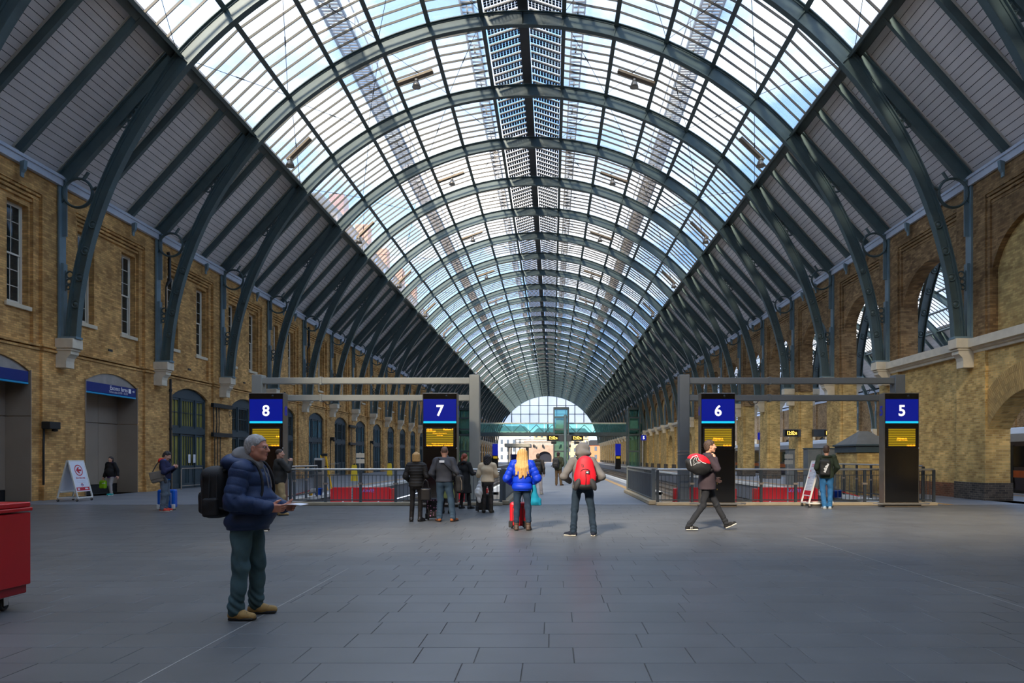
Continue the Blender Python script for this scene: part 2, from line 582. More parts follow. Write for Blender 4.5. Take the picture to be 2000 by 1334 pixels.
# long members
for xc, par, ye in ((XC, ceiling, YE), (XC2, ceiling2, YN(31))):
    for s in (-1, 1):
        for a in PURL:
            x, z = arcp(RO - 0.02, a * s)
            m = MB().beam((xc + x, YB, z), (xc + x, ye, z), 0.13, 0.20, up=radial(a * s))
            m.beam((xc + x - radial(a*s).x*.1, YB, z - radial(a*s).z*.1), (xc + x - radial(a*s).x*.1, ye, z - radial(a*s).z*.1), 0.2, 0.025, up=radial(a*s))
            m.build('purlin', mat_purlin, par)
        x, z = arcp(RO - 0.05, EDGE * s)
        m = MB().beam((xc + x, YB, z), (xc + x, ye, z), 0.10, 0.46, up=radial(EDGE * s))
        m.beam((xc + x + 0.16*s, YB, z + .02), (xc + x + .16*s, ye, z + .02), 0.42, 0.06, up=radial(EDGE * s))
        m.build('edge_girder', mat_purlin, par)
    MB().beam((xc, YB, 22.16), (xc, ye, 22.16), 0.46, 0.42).build('ridge_beam', M('ridge_paint', srgb(70, 72, 74), 0.5), par)

# glazing bars, panes
bar_me, pane_me = {}, {}
def facet(a0, a1, s, r):
    p, q = arcp(r, a0 * s), arcp(r, a1 * s)
    return Vector((p[0], 0, p[1])), Vector((q[0], 0, q[1])), radial((a0 + a1) / 2 * s)
for ci, (a0, a1) in enumerate(CELLS):
    for s in (-1, 1):
        p, q, up = facet(a0, a1, s, RO + 0.13)
        bar_me[ci, s] = MB().beam(p, q, 0.034, 0.09, up=up).mesh('glazing_bar', mat_bar)
        p, q, up = facet(a0, a1, s, RO + 0.20)
        pane_me[ci, s] = MB().beam(p, q, PITCH - 0.02, 0.012, up=up).mesh('glass_pane', mat_glass_roof)
rest_b, rest_p, rods = MB(), MB(), MB()
rest_b2, rest_p2 = MB(), MB()
for n in range(NB, NE):
    for ci, (a0, a1) in enumerate(CELLS):
        for s in (-1, 1):
            for k in range(9):
                y = YN(n) + PITCH * (k + 0.5)
                if 0 <= n <= 2:
                    link('glass_pane', pane_me[ci, s], ceiling, (XC, y, 0))
                else:
                    p, q, up = facet(a0, a1, s, RO + 0.20)
                    w = Vector((0, PITCH / 2 - 0.01, 0)); c = Vector((XC, y, 0))
                    rest_p.add([p+c-w, q+c-w, q+c+w, p+c+w], [(0, 1, 2, 3)])
                if k:
                    y = YN(n) + PITCH * k
                    if 0 <= n <= 2:
                        link('glazing_bar', bar_me[ci, s], ceiling, (XC, y, 0))
                    else:
                        p, q, up = facet(a0, a1, s, RO + 0.13)
                        c = Vector((XC, y, 0))
                        rest_b.beam(p + c, q + c, 0.034, 0.09, up=up)
            # diagonal tie rod with a turnbuckle in each bay
            p, q, up = facet(a0, a1, s, RO - 0.08)
            c0, c1 = Vector((XC, YN(n) + .2, 0)), Vector((XC, YN(n + 1) - .2, 0))
            if n < 14:
                A, B = (p + c0, q + c1) if (ci + n) % 2 else (q + c0, p + c1)
                rods.tube([A, A.lerp(B, .46)], 0.012, 4); rods.tube([A.lerp(B, .46), A.lerp(B, .54)], 0.026, 4); rods.tube([A.lerp(B, .54), B], 0.012, 4)
for n in range(-3, 31):
    for ci, (a0, a1) in enumerate(CELLS):
        for s in (-1, 1):
            p, q, up = facet(a0, a1, s, RO + 0.20)
            c0, c1 = Vector((XC2, YN(n), 0)), Vector((XC2, YN(n + 1), 0))
            rest_p2.add([p + c0, q + c0, q + c1, p + c1], [(0, 1, 2, 3)])
            for k in range(1, 9):
                c = Vector((XC2, YN(n) + PITCH * k, 0))
                p1, q1, up = facet(a0, a1, s, RO + 0.13)
                rest_b2.beam(p1 + c, q1 + c, 0.034, 0.09, up=up)
tag(rest_p.build('distant_glass_panes', mat_glass_roof, ceiling), kind='stuff')
tag(rest_b.build('distant_glazing_bars', mat_bar, ceiling), kind='stuff')
tag(rods.build('tie_rods', mat_black, ceiling), kind='stuff')
tag(rest_p2.build('distant_glass_panes', mat_glass_roof, ceiling2), kind='stuff')
tag(rest_b2.build('distant_glazing_bars', mat_bar, ceiling2), kind='stuff')

# solar-cell panels on both slopes of the ridge
def pv_mat():
    m = bpy.data.materials.new('solar_cell_glass')
    m.use_nodes = True
    t = m.node_tree; t.nodes.clear()
    o = t.nodes.new('ShaderNodeOutputMaterial')
    g = t.nodes.new('ShaderNodeNewGeometry')
    br = t.nodes.new('ShaderNodeTexBrick')
    br.offset = 0.0
    br.inputs['Scale'].default_value = 1.0
    br.inputs['Brick Width'].default_value = 0.155
    br.inputs['Row Height'].default_value = P / 9 / 4
    br.inputs['Mortar Size'].default_value = 0.013
    br.inputs['Mortar Smooth'].default_value = 0.0
    t.links.new(g.outputs['Position'], br.inputs['Vector'])
    p = t.nodes.new('ShaderNodeBsdfPrincipled')
    p.inputs['Base Color'].default_value = (*srgb(24, 38, 66), 1)
    p.inputs['Roughness'].default_value = 0.3
    tr = t.nodes.new('ShaderNodeBsdfTransparent')
    tr.inputs['Color'].default_value = (0.92, 0.95, 0.98, 1)
    mx = t.nodes.new('ShaderNodeMixShader')
    t.links.new(br.outputs['Fac'], mx.inputs['Fac'])
    t.links.new(p.outputs[0], mx.inputs[1]); t.links.new(tr.outputs[0], mx.inputs[2])
    t.links.new(mx.outputs[0], o.inputs['Surface'])
    return m
mat_pv = pv_mat()
mat_louvre = M('ridge_bar_paint', srgb(66, 62, 58), 0.5)
pv_me, pvb_me = {}, {}
for s in (-1, 1):
    b = arcp(RO + 0.15, 6.5 * s)
    A, B = Vector((b[0] - s*.14, 0, b[1] + .07)), Vector((s * 0.26, 0, 22.42))
    up = Vector((s * 0.3, 0, 1)).normalized()
    pv_me[s] = MB().beam(A, B, PITCH - 0.16, 0.012, up=up).mesh('solar_panel', mat_pv)
    pvb_me[s] = (A, B, up)
ridge_bars = MB()
rest_pv = MB()
for n in range(NB, NE):
    for k in range(9):
        for s in (-1, 1):
            A, B, up = pvb_me[s]
            y = YN(n) + PITCH * (k + .5)
            if n in range(0, 13) and n <= 12:
                link('solar_panel', pv_me[s], ceiling, (XC, y, 0))
            else:
                c = Vector((XC, y, 0)); w = Vector((0, PITCH/2 - .08, 0))
                rest_pv.add([A+c-w, B+c-w, B+c+w, A+c+w], [(0,1,2,3)])
            c = Vector((XC, y + PITCH/2, -0.05))
            ridge_bars.beam(A + c, B + c, 0.05, 0.10, up=up)
tag(rest_pv.build('distant_solar_panels', mat_pv, ceiling), kind='stuff')
tag(ridge_bars.build('ridge_bars', mat_louvre, ceiling), kind='stuff')
# walkways standing on the outside of the roof, seen through the glass
walk, walk_rail = MB(), MB()
mat_walk = M('walkway_grating', srgb(140, 122, 100), 0.7)
for s in (-1, 1):
    for a, w in ((27.6, 0.95), (8.6, 0.55)):
        p = arcp(RO + 0.85 if a > 20 else RO + 0.5, a * s)
        x, z = XC + p[0], p[1]
        for dx in (-w/2, w/2):
            walk_rail.beam((x + dx, YB, z), (x + dx, YE, z), 0.07, 0.16)
        y = YB
        while y < YN(20):
            walk.box(x - w/2, x + w/2, y, y + .10, z - .02, z + .02)
            y += 0.22 if a > 20 else .36
        for n in range(NB, NE):
            for j in (0, 3):
                q = arcp(RO + 0.1, a * s)
                walk_rail.beam((x, YN(n) + j, z), (XC + q[0], YN(n) + j, q[1]), .07, .07)
                if a > 20:
                    for dx in (-w/2, w/2):
                        walk_rail.beam((x + dx, YN(n) + j, z), (x + dx, YN(n) + j, z + 1.0), .04, .04)
        if a > 20:
            for dx in (-w/2, w/2):
                walk_rail.beam((x + dx, YB, z + 1.0), (x + dx, YE, z + 1.0), 0.05, 0.05)
tag(walk.build('walkway_grating', mat_walk, ceiling), kind='stuff')
walk_rail.build('walkway_frame', M('walkway_steel', srgb(150, 140, 126), 0.6), ceiling)

# boarded sides
SA, SB = Vector((12.62, 0, 16.53)), Vector((16.80, 0, 11.86))     # soffit line (right side)
SL = (SB - SA).length
NBD = 25
def soffit_frame(s):
    A, B = Vector((s * SA.x, 0, SA.z)), Vector((s * SB.x, 0, SB.z))
    d = (B - A).normalized()
    nrm = Vector((-d.z, 0, d.x))
    if nrm.z > 0: nrm = -nrm
    return A, B, d, nrm
board_me = {}
BW = SL / NBD
for s in (-1, 1):
    A, B, d, nrm = soffit_frame(s)
    board_me[s] = MB().beam(Vector((0, 0.0, 0)), Vector((0, P, 0)), BW - 0.022, 0.022, up=-nrm).mesh('soffit_board', mat_board)
rest_s = MB()
rest_s2 = MB()
for s in (-1, 1):
    A, B, d, nrm = soffit_frame(s)
    for n in range(NB, NE):
        for k in range(NBD):
            c = A + d * BW * (k + .5) + Vector((XC, YN(n), 0))
            if -1 <= n <= 4 and not (n == 4 and k < 6):
                link('soffit_board', board_me[s], ceiling, c)
            else:
                rest_s.beam(c, c + Vector((0, P, 0)), BW - 0.022, 0.022, up=-nrm)
    for k in range(NBD // 2):
        c = A + d * BW * 2 * (k + .5) + Vector((XC2, 0, 0))
        rest_s2.beam(c + Vector((0, YN(-3), 0)), c + Vector((0, YN(31), 0)), 2*BW - 0.02, 0.022, up=-nrm)
    for xc, par, ye in ((XC, ceiling, YE), (XC2, ceiling2, YN(31))):
        a, b = A - nrm * 0.10, B - nrm * 0.10
        mid = (a + b) / 2 + Vector((xc, 0, 0)) - d * .02
        m = MB().beam((mid.x, YB, mid.z), (mid.x, ye, mid.z), SL + 0.42, 0.14, up=-nrm)
        m.build('roof_slating', mat_backing, par)
        x0, x1 = sorted((xc + s * 16.52, xc + s * 16.92))
        m = MB().box(x0, x1, YB, ye, 11.42, 11.80)
        x0, x1 = sorted((xc + s * 16.47, xc + s * 16.7))
        m.box(x0, x1, YB, ye, 11.66, 11.76)
        m.build('cornice', mat_cornice, par)
tag(rest_s.build('distant_soffit_boards', mat_board, ceiling), kind='stuff')
tag(rest_s2.build('distant_soffit_boards', mat_board, ceiling2), kind='stuff')
# two rafters in each bay under the boards, each with a small foot bracket
raf_me, foot_me, strip_me = {}, {}, {}
mat_strip = M('cover_strip_paint', srgb(204, 196, 182), .7, 0, .05)
for s in (-1, 1):
    A, B, d, nrm = soffit_frame(s)
    m = MB().beam(A + nrm*.16 + d*.1, B + nrm*.16 - d*.15, 0.15, 0.28, up=nrm)
    strip_me[s] = MB().beam(A + nrm*.03, B + nrm*.03, 0.29, 0.03, up=nrm).mesh('cover_strip', mat_strip)
    raf_me[s] = m.mesh('soffit_rafter', mat_iron)
    x = s * 16.5
    foot_me[s] = MB().prism([(x, 11.45), (x - s*.16, 11.5), (x - s*.13, 11.2), (x - s*.05, 11.1), (x - s*.04, 10.95), (x, 10.95)],
                            lambda u, v, w: (u, w, v), -0.07, 0.07).mesh('foot_bracket', mat_iron_light)
for n in range(-2, NE):
    for j in (1, 2):
        for s in (-1, 1):
            r = link('soffit_rafter', raf_me[s], ceiling, (XC, YN(n) + P * j / 3, 0))
            if n < 14:
                link('foot_bracket', foot_me[s], r); link('cover_strip', strip_me[s], r)
    for s in (-1, 1):
        if n < 14: link('cover_strip', strip_me[s], ceiling, (XC, YN(n), 0))
for n in range(0, 10):
    for j in (1, 2):
        for s in (-1, 1):
            link('soffit_rafter', raf_me[s], ceiling2, (XC2, YN(n) + P * j / 3, 0))

# ================================================================== LEFT WALL
wall_left = tag(empty('wall_left'), 'long two-storey yellow brick wall with sash windows and arched doorways', kind='structure')
def arch_pts(y0, y1, zs, zc, n=12):
    """segmental arch from the right spring to the left one"""
    w = (y1 - y0) / 2; h = zc - zs
    r = (w*w + h*h) / (2*h); c = (y0 + y1) / 2; zz = zc - r
    a = math.asin(w / r)
    return [(c + r*sin(a - 2*a*i/n), zz + r*cos(a - 2*a*i/n)) for i in range(n + 1)]
LD0, LD1 = 1.48, 4.82
door_hole = [(LD0, 0), (LD1, 0)] + arch_pts(LD0, LD1, 4.5, 4.95)
def rect(y0, y1, z0, z1): return [(y0, z0), (y1, z0), (y1, z1), (y0, z1)]
WIN = [(1.30, 2.25), (3.98, 4.93)]
WZ = (6.77, 10.25)
fl = lambda face: (lambda u, v, w: (face - w, u, v))
m = MB()
m.prism(rect(0, P, 0, 11.8), fl(-18.25), 0, 0.65, [door_hole] + [rect(a, b, *WZ) for a, b in WIN])
me_wl_main = m.mesh('brick_bay', mat_brick_l)
m = MB()
m.prism(rect(0.84, P - .84, 0.0, 5.30), fl(-18.10), 0, 0.16, [door_hole])
me_wl_door = m.mesh('doorway_surround', mat_brick_l)
m = MB()
m.box(-18.26, -18.0, -.85, .85, 0, 11.8)
m.box(-18.26, -18.13, -1.1, 1.1, 0, 11.0)
m.box(-18.0, -17.93, -.88, .88, 0, 0.55)
me_wl_pil = m.mesh('pilaster', mat_brick_l)
m = MB()
m.box(-18.26, -18.0, .85, P - .85, 10.80, 11.8)
for i in range(3):
    m.box(-18.26, -18.05 - .06*i, .86, P - .86, 10.70 - .13*i, 10.79 - .13*i)
me_wl_top = m.mesh('corbelled_brickwork', mat_brick_l)
m = MB()
for z in (5.30, 5.44):
    m.box(-18.26, -17.94, -.88, .88, z, z + .08)
    m.box(-18.26, -18.06, .88, P - .88, z, z + .08)
me_wl_str = m.mesh('string_course', mat_brick_l)
me_wl_vent = MB().box(-18.12, -18.085, 2.9, 3.15, 5.86, 5.95).box(-18.27, -18.24, 2.95, 3.15, 11.0, 11.1).mesh('air_brick', mat_black)
CPROF = [(0, 4.79), (.38, 4.79), (.38, 5.02), (.41, 5.14), (.48, 5.22), (.55, 5.28), (.55, 5.40), (0, 5.40)]
def corbel(s, face):
    m = MB()
    m.prism([(face + s*d, z) for d, z in CPROF], lambda u, v, w: (u, w, v), -0.21, 0.21)
    a, b = sorted((face, face + s * .60)); m.bbox(a, b, -.24, .24, 5.40, 5.48, .015)
    a, b = sorted((face, face + s * .67)); m.bbox(a, b, -.27, .27, 5.48, 5.84, .02)
    return m.mesh('corbel', mat_stone)
me_corb_l = corbel(1, -18.0)
me_corb_r = corbel(-1, 15.3)
for n in range(NB, NE):
    link('brick_bay', me_wl_main, wall_left, (0, YN(n), 0))
    link('doorway_surround', me_wl_door, wall_left, (0, YN(n), 0))
    link('pilaster', me_wl_pil, wall_left, (0, YN(n), 0))
    link('corbelled_brickwork', me_wl_top, wall_left, (0, YN(n), 0))
    link('string_course', me_wl_str, wall_left, (0, YN(n), 0))
    link('corbel', me_corb_l, wall_left, (0, YN(n), 0))
    if -1 <= n < 8: link('air_brick', me_wl_vent, wall_left, (0, YN(n), 0))

MB().box(-19.7, -19.5, YB, YE, 0, 12.2).box(-19.7, -18.3, YB, YE, 11.85, 12.1).build('light_stop_slab', mat_brick_l, wall_left)  # unseen slab added behind the wall to stop sky light leaking through
# sash windows
mat_sash = M('sash_paint', srgb(222, 214, 196), 0.5, 0, 0.05)
mat_winglass = M('window_glass', srgb(40, 46, 46), 0.06, 0.0, 0.35, 2.5, spec=0.8)
mat_sill = M('stone_sill', srgb(214, 200, 172), 0.7, 0, 0.08)
PANES = []
def sash_window():
    w, h = 0.95, WZ[1] - WZ[0]
    fr = MB()
    fr.box(-.10, 0, 0, .075, 0, h); fr.box(-.10, 0, w - .075, w, 0, h)
    fr.box(-.10, 0, .075, w - .075, h - .07, h); fr.box(-.10, 0.02, .075, w - .075, 0, .09)
    up, lo = MB(), MB()
    hm = h * 0.49
    for mbx, z0, z1, x in ((up, hm, h - .07, -.05), (lo, .09, hm + .05, -.085)):
        mbx.box(x, x + .035, .075, .12, z0, z1); mbx.box(x, x + .035, w - .12, w - .075, z0, z1)
        mbx.box(x, x + .035, .12, w - .12, z1 - .05, z1); mbx.box(x, x + .035, .12, w - .12, z0, z0 + .06)
        mbx.box(x + .005, x + .03, w/2 - .012, w/2 + .012, z0 + .06, z1 - .05)
        for k in (1, 2):
            z = z0 + (z1 - z0) * k / 3
            mbx.box(x + .005, x + .03, .12, w - .12, z - .011, z + .011)
    gl = MB().box(-.075, -.07, .08, w - .08, .08, h - .07)
    for z0, z1, x in ((hm + .06, h - .12, -.034), (.15, hm, -.069)):
        for c in range(2):
            for r in range(3):
                y0 = .12 + c * (w - .24) / 2; zz = z0 + r * (z1 - z0) / 3
                PANES.append(MB().box(x, x + .004, y0 + .008, y0 + (w - .24)/2 - .008, zz + .006, zz + (z1 - z0)/3 - .006).mesh('pane', mat_winglass))
    cu = MB()
    for (a, b) in ((.10, .28), (w - .28, w - .10)):
        k = 0
        while a + .03*k < b:
            cu.tube([(-.16, a + .03*k, .12), (-.16, a + .03*k, h - .1)], .016, 5); k += 1
    sl = MB().bbox(-.10, .30, -.10, w + .10, -.15, 0, .012)
    return [('frame', fr.mesh('frame', mat_sash)), ('upper_sash', up.mesh('upper_sash', mat_sash)), ('lower_sash', lo.mesh('lower_sash', mat_sash)),
            ('glass', gl.mesh('glass', mat_winglass)), ('sill', sl.mesh('sill', mat_sill))]
sash_parts = sash_window()
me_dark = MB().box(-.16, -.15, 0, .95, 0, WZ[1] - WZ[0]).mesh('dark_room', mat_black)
wi = 0
for n in range(-1, NE - 2):
    for a, b in WIN:
        wi += 1
        w = tag(empty('window_%d' % wi, (-18.47, YN(n) + a, WZ[0])), 'tall white sash window with twelve panes set in yellow brick', kind='structure')
        for nm, me in sash_parts:
            if nm == 'glass' and n <= 3: continue
            link(nm, me, w)
        if n <= 3:
            for me in PANES: link('pane', me, w)
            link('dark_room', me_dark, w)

# arched doorways: steel-lined recesses in the two near bays, timber doors in the others
mat_doorglass_y = M('door_glass_lit', srgb(138, 132, 70), 0.25, 0, 0.3, 1.2)
mat_doorglass_t = M('door_glass_teal', srgb(112, 154, 164), 0.15, 0, 0.3, 1.2)
mat_doorglass_d = M('door_glass_dark', srgb(52, 54, 50), 0.15, 0, 0.3, 1.2)
def arched_door():
    X0, X1 = -18.34, -18.22
    fr = MB()
    hole = rect(LD0 + .12, LD1 - .12, 0.02, 4.42)
    fr.prism([(LD0, 0), (LD1, 0)] + arch_pts(LD0, LD1, 4.5, 4.95), lambda u, v, w: (X1 - w, u, v), 0, 0.12, [hole])
    ya, yb = LD0 + .98, LD1 - .98
    for y in (ya, yb):
        fr.box(X0, X1 + .02, y - .07, y + .07, 0, 4.42)
    fr.box(X0, X1 + .03, LD0 + .1, LD1 - .1, 2.68, 2.98)
    lights, leaves = [], []
    for (p, q) in ((LD0 + .12, ya - .07), (ya + .07, yb - .07), (yb + .07, LD1 - .12)):
        # upper light
        m = MB()
        m.box(X0 + .02, X1 - .03, p, p + .09, 2.98, 4.42); m.box(X0 + .02, X1 - .03, q - .09, q, 2.98, 4.42)
        m.box(X0 + .02, X1 - .03, p, q, 2.98, 3.08); m.box(X0 + .02, X1 - .03, p, q, 4.32, 4.42)
        nb = 2 if q - p < 1 else 5
        for k in range(1, nb):
            y = p + .09 + (q - p - .18) * k / nb
            m.box(X0 + .04, X1 - .04, y - .014, y + .014, 3.0, 4.36)
        m.box(X0 + .04, X1 - .04, p, q, 3.72, 3.75)
        lights.append((m.mesh('fanlight', mat_darkgreen), (p, q, 3.05, 4.36)))
        # door leaf below with a solid lower panel
        m = MB()
        m.box(X0 + .02, X1 - .03, p, p + .09, 0.02, 2.68); m.box(X0 + .02, X1 - .03, q - .09, q, 0.02, 2.68)
        m.box(X0 + .02, X1 - .03, p, q, 2.57, 2.68); m.box(X0 + .02, X1 - .03, p, q, 0.02, .25); m.box(X0 + .02, X1 - .03, p, q, .98, 1.12)
        m.box(X0 + .03, X1 - .06, p + .09, q - .09, .25, .98)
        for k in range(1, nb):
            y = p + .09 + (q - p - .18) * k / nb
            m.box(X0 + .04, X1 - (.03 if nb == 5 and k in (2, 3) else .04), y - .02, y + .02, .25 if nb == 5 and k in (2, 3) else 1.1, 2.58)
        leaves.append((m.mesh('door_leaf', mat_darkgreen), (p, q, 1.1, 2.58)))
    return fr.mesh('frame', mat_darkgreen), lights, leaves
dfr, dlights, dleaves = arched_door()
dglass = {}
for key, mt in (('y', mat_doorglass_y), ('t', mat_doorglass_t), ('d', mat_doorglass_d)):
    dglass[key] = [MB().box(-18.305, -18.295, p + .05, q - .05, z0, z1).mesh('glass', mt) for _, (p, q, z0, z1) in dlights + dleaves]
di = 0
for n in range(1, NE - 2):
    di += 1
    key = 'y' if n == 1 else ('d' if n in (2, 3, 5, 9) else 't')
    d = tag(empty('door_%d' % di, (0, YN(n), 0)), 'tall arched dark green doorway with glazed double doors', kind='structure')
    link('frame', dfr, d)
    for i, (me, _) in enumerate(dlights):
        g = link('fanlight', me, d); link('glass', dglass[key][i], g)
    for i, (me, _) in enumerate(dleaves):
        g = link('door_leaf', me, d); link('glass', dglass[key][3 + i], g)
    tag(MB().box(-18.9, -18.86, LD0 - .1, LD1 + .1, 0, 5.0).build('inner_blind', mat_black, d))

mat_signblue = M('sign_blue', srgb(20, 44, 120), 0.35, 0, 0.05)
mat_signcyan = M('sign_cyan', srgb(30, 150, 200), 0.35, 0, 0.03)
mat_signwhite = M('sign_white', srgb(240, 240, 240), 0.4, 0, 0.0)
def steel_recess(n, idx):
    d = tag(empty('door_%d' % idx, (0, YN(n), 0)), 'arched opening lined with dark brushed steel panels', kind='structure')
    DX = -18.95
    # back wall of separate panels
    ys = [LD0, 2.30, 2.42, 3.55, LD1]
    for i in range(4):
        for z0, z1 in ((0.40, 2.95), (2.97, 4.95)):
            MB().bbox(DX - .05, DX, ys[i] + .008, ys[i+1] - .008, z0, z1, .006).build('steel_panel', mat_steel, d)
    MB().box(DX - .05, DX - .03, LD0, LD1, 0, .40).build('dark_gap_strip', mat_black, d)  # black strip stands in for the dark gap below the panels
    for y0, y1 in ((LD0 - .002, LD0 + .03), (LD1 - .03, LD1 + .002)):
        for z0, z1 in ((0.0, 2.95), (2.97, 4.55)):
            MB().box(DX, -18.06, y0, y1, z0, z1).build('reveal_panel', mat_steel, d)
    ap = arch_pts(LD0, LD1, 4.5, 4.95)
    m = MB().prism([(LD0, 4.42), (LD1, 4.42)] + ap, lambda u, v, w: (-18.16 - w, u, v), 0, 0.03)
    m.build('arched_fascia', M('fascia_steel', srgb(176, 170, 162), 0.4, 0.5), d)
    return d
steel_recess(-1, di + 1)
steel_recess(0, di + 2)
for n, side in ((-1, 0), (0, 1)):
    sg = empty('fascia_sign', (-18.14, YN(n), 0), 0,
               'dark blue sign with Excess fares lettering over steel recess' if n == 0 else 'blank dark blue sign over the steel recess beside the red cart', 'sign', 'blue signs over the steel recesses')
    MB().bbox(-.05, .05, LD0 + .04, LD1 - .10, 4.12, 4.50, .01).build('panel', mat_signblue, sg)
    MB().bbox(-.05, .052, LD0 + .04, LD1 - .10, 4.05, 4.115, .005).build('cyan_strip', mat_signcyan, sg)
    if n == 0:
        rt = (R(90), 0, R(90))
        text('Excess fares', .24, (.056, 3.55, 4.37), rt, mat_signwhite, sg, bold=.003)
        text('Ticket sales 22:00 - 06:30', .12, (.056, 3.52, 4.21), rt, mat_signwhite, sg)
        MB().box(.05, .057, 4.20, 4.36, 4.26, 4.44).build('ticket_icon', mat_signwhite, sg)
        MB().box(.05, .057, 4.46, 4.60, 4.335, 4.365).prism([(4.55, 4.30), (4.63, 4.35), (4.55, 4.40)], lambda u, v, w: (w, u, v), .05, .057).build('arrow', mat_signwhite, sg)

# ================================================================== RIGHT WALL (arcade between the two sheds)
wall_right = tag(empty('wall_right'), 'long brick arcade wall with round arches and cream stone corbels', kind='structure')
fr_ = lambda face: (lambda u, v, w: (face + w, u, v))
UA0, UA1, US, URAD = 0.90, 5.20, 7.45, 2.15
def semi(c, r, zs, n=20):
    return [(c + r*cos(PI*i/n), zs + r*sin(PI*i/n)) for i in range(n + 1)]
ZSP = 5.6
up_open = [(UA0, 5.9), (UA1, 5.9)] + semi(3.05, URAD, US)
full = [(0, 0), (UA0, 0), (UA0, ZSP), (0, ZSP)]
me_r = {}
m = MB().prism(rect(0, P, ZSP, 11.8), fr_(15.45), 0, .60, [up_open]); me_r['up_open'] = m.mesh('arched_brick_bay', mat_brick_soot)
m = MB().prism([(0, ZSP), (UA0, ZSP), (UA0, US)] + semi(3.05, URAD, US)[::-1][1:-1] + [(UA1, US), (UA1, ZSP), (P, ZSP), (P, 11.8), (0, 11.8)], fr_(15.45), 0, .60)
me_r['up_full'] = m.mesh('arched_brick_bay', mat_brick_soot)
m = MB().prism(rect(0, P, ZSP, 11.8), fr_(15.45), 0, .60, [up_open]); me_r['up_blind'] = me_r['up_open']
m = MB().prism([(UA0 - .05, 5.85), (UA1 + .05, 5.85)] + semi(3.05, URAD + .05, US), fr_(15.66), 0, .15); me_r['infill'] = m.mesh('arch_infill', mat_brick_pale)
m = MB().box(15.45, 16.05, 0, P, 0, ZSP); me_r['low_solid'] = m.mesh('brick_bay', mat_brick_r)
m = MB().box(15.45, 16.05, 0, UA0, 0, ZSP).box(15.45, 16.05, UA1, P, 0, ZSP); me_r['low_open'] = m.mesh('brick_pier', mat_brick_r)
GAC, GAR, GAS = 2.9, 2.8, 1.0
ga = [(GAC - GAR, 0), (GAC + GAR, 0)] + semi(GAC, GAR, GAS, 28)
m = MB().prism(rect(0, P, 0, ZSP), fr_(15.40), 0, .80, [ga]); me_r['low_arch'] = m.mesh('brick_bay', mat_brick_r)
lo_arch = [(1.3, 0), (4.8, 0)] + semi(3.05, 1.75, 2.6)
m = MB().prism(rect(0, P, 0, ZSP), fr_(15.45), 0, .60, [lo_arch]); me_r['low_smallarch'] = m.mesh('brick_bay', mat_brick_r)
# voussoir rings of the big arch
vs = MB()
for ring in range(4):
    r0 = GAR + .004 + ring * .235; cnt = int((GAR + ring*.235) * PI / .082)
    for k in range(cnt):
        a0, a1 = PI * k / cnt + .002, PI * (k + 1) / cnt - .002
        pr = [(GAC + r*cos(a), GAS + r*sin(a)) for r, a in ((r0, a0), (r0 + .225, a0), (r0 + .225, a1), (r0, a1))]
        if max(p[1] for p in pr) > ZSP - .02 and False: continue
        if pr[0][0] < .02 or pr[0][0] > P + .4: continue
        vs.prism(pr, fr_(15.388), 0, .02)
mat_vouss = M('voussoir_brick', srgb(196, 160, 98), .85, 0, .2, 1.5, .1, 60, island=.16)
me_r['voussoirs'] = vs.mesh('voussoirs', mat_vouss)
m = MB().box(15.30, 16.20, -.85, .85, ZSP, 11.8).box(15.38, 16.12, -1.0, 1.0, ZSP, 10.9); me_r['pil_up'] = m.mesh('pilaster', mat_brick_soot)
m = MB().box(15.30, 16.20, -.85, .85, 0, ZSP); me_r['pil_low'] = m.mesh('pilaster', mat_brick_r)
m = MB().box(15.24, 16.26, -.91, .91, 0, .62); me_r['plinth'] = m.mesh('plinth', mat_plinth)
m = MB().box(15.22, 16.26, -.78, .65, 0, .62); me_r['plinth_a'] = m.mesh('plinth', mat_plinth)
m = MB().box(15.40, 16.1, .9, P - .9, 0, .55); me_r['red_base'] = m.mesh('red_brick_base', mat_brick_red)
m = MB().box(15.30, 15.5, .85, P - .85, 10.80, 11.8)
for i in range(3):
    m.box(15.35 + .04*i, 15.5, .86, P - .86, 10.70 - .13*i, 10.79 - .13*i)
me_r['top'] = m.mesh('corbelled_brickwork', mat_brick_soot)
m = MB().prism([(15.5, 5.30), (15.28, 5.30), (15.26, 5.38), (15.18, 5.42), (15.16, 5.48), (15.05, 5.50), (15.05, 5.80), (15.5, 5.86)], lambda u, v, w: (u, w, v), 0, P)
me_r['ledge'] = m.mesh('stone_ledge', mat_stone)
me_r['sill'] = MB().box(15.35, 16.2, UA0, UA1, 5.60, 5.90).mesh('arch_sill', mat_stone)
def add_r(key, n, nm=None):
    return link(nm or me_r[key].name.split('.')[0], me_r[key], wall_right, (0, YN(n), 0))
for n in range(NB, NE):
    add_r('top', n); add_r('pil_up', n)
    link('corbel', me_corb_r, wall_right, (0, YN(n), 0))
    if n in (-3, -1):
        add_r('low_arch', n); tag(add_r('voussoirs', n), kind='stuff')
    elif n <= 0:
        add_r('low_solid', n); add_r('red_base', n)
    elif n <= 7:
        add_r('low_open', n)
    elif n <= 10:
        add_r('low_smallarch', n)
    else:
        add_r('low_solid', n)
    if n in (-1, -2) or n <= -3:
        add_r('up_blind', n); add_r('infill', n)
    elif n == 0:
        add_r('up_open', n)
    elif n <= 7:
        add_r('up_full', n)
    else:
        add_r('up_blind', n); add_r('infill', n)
    if n <= 0 or n > 7: add_r('ledge', n)
    add_r('pil_low', n)
    add_r('plinth', n)
c2 = corbel(1, 16.2)
for n in range(0, 12):
    link('corbel', c2, wall_right, (0, YN(n), 0))
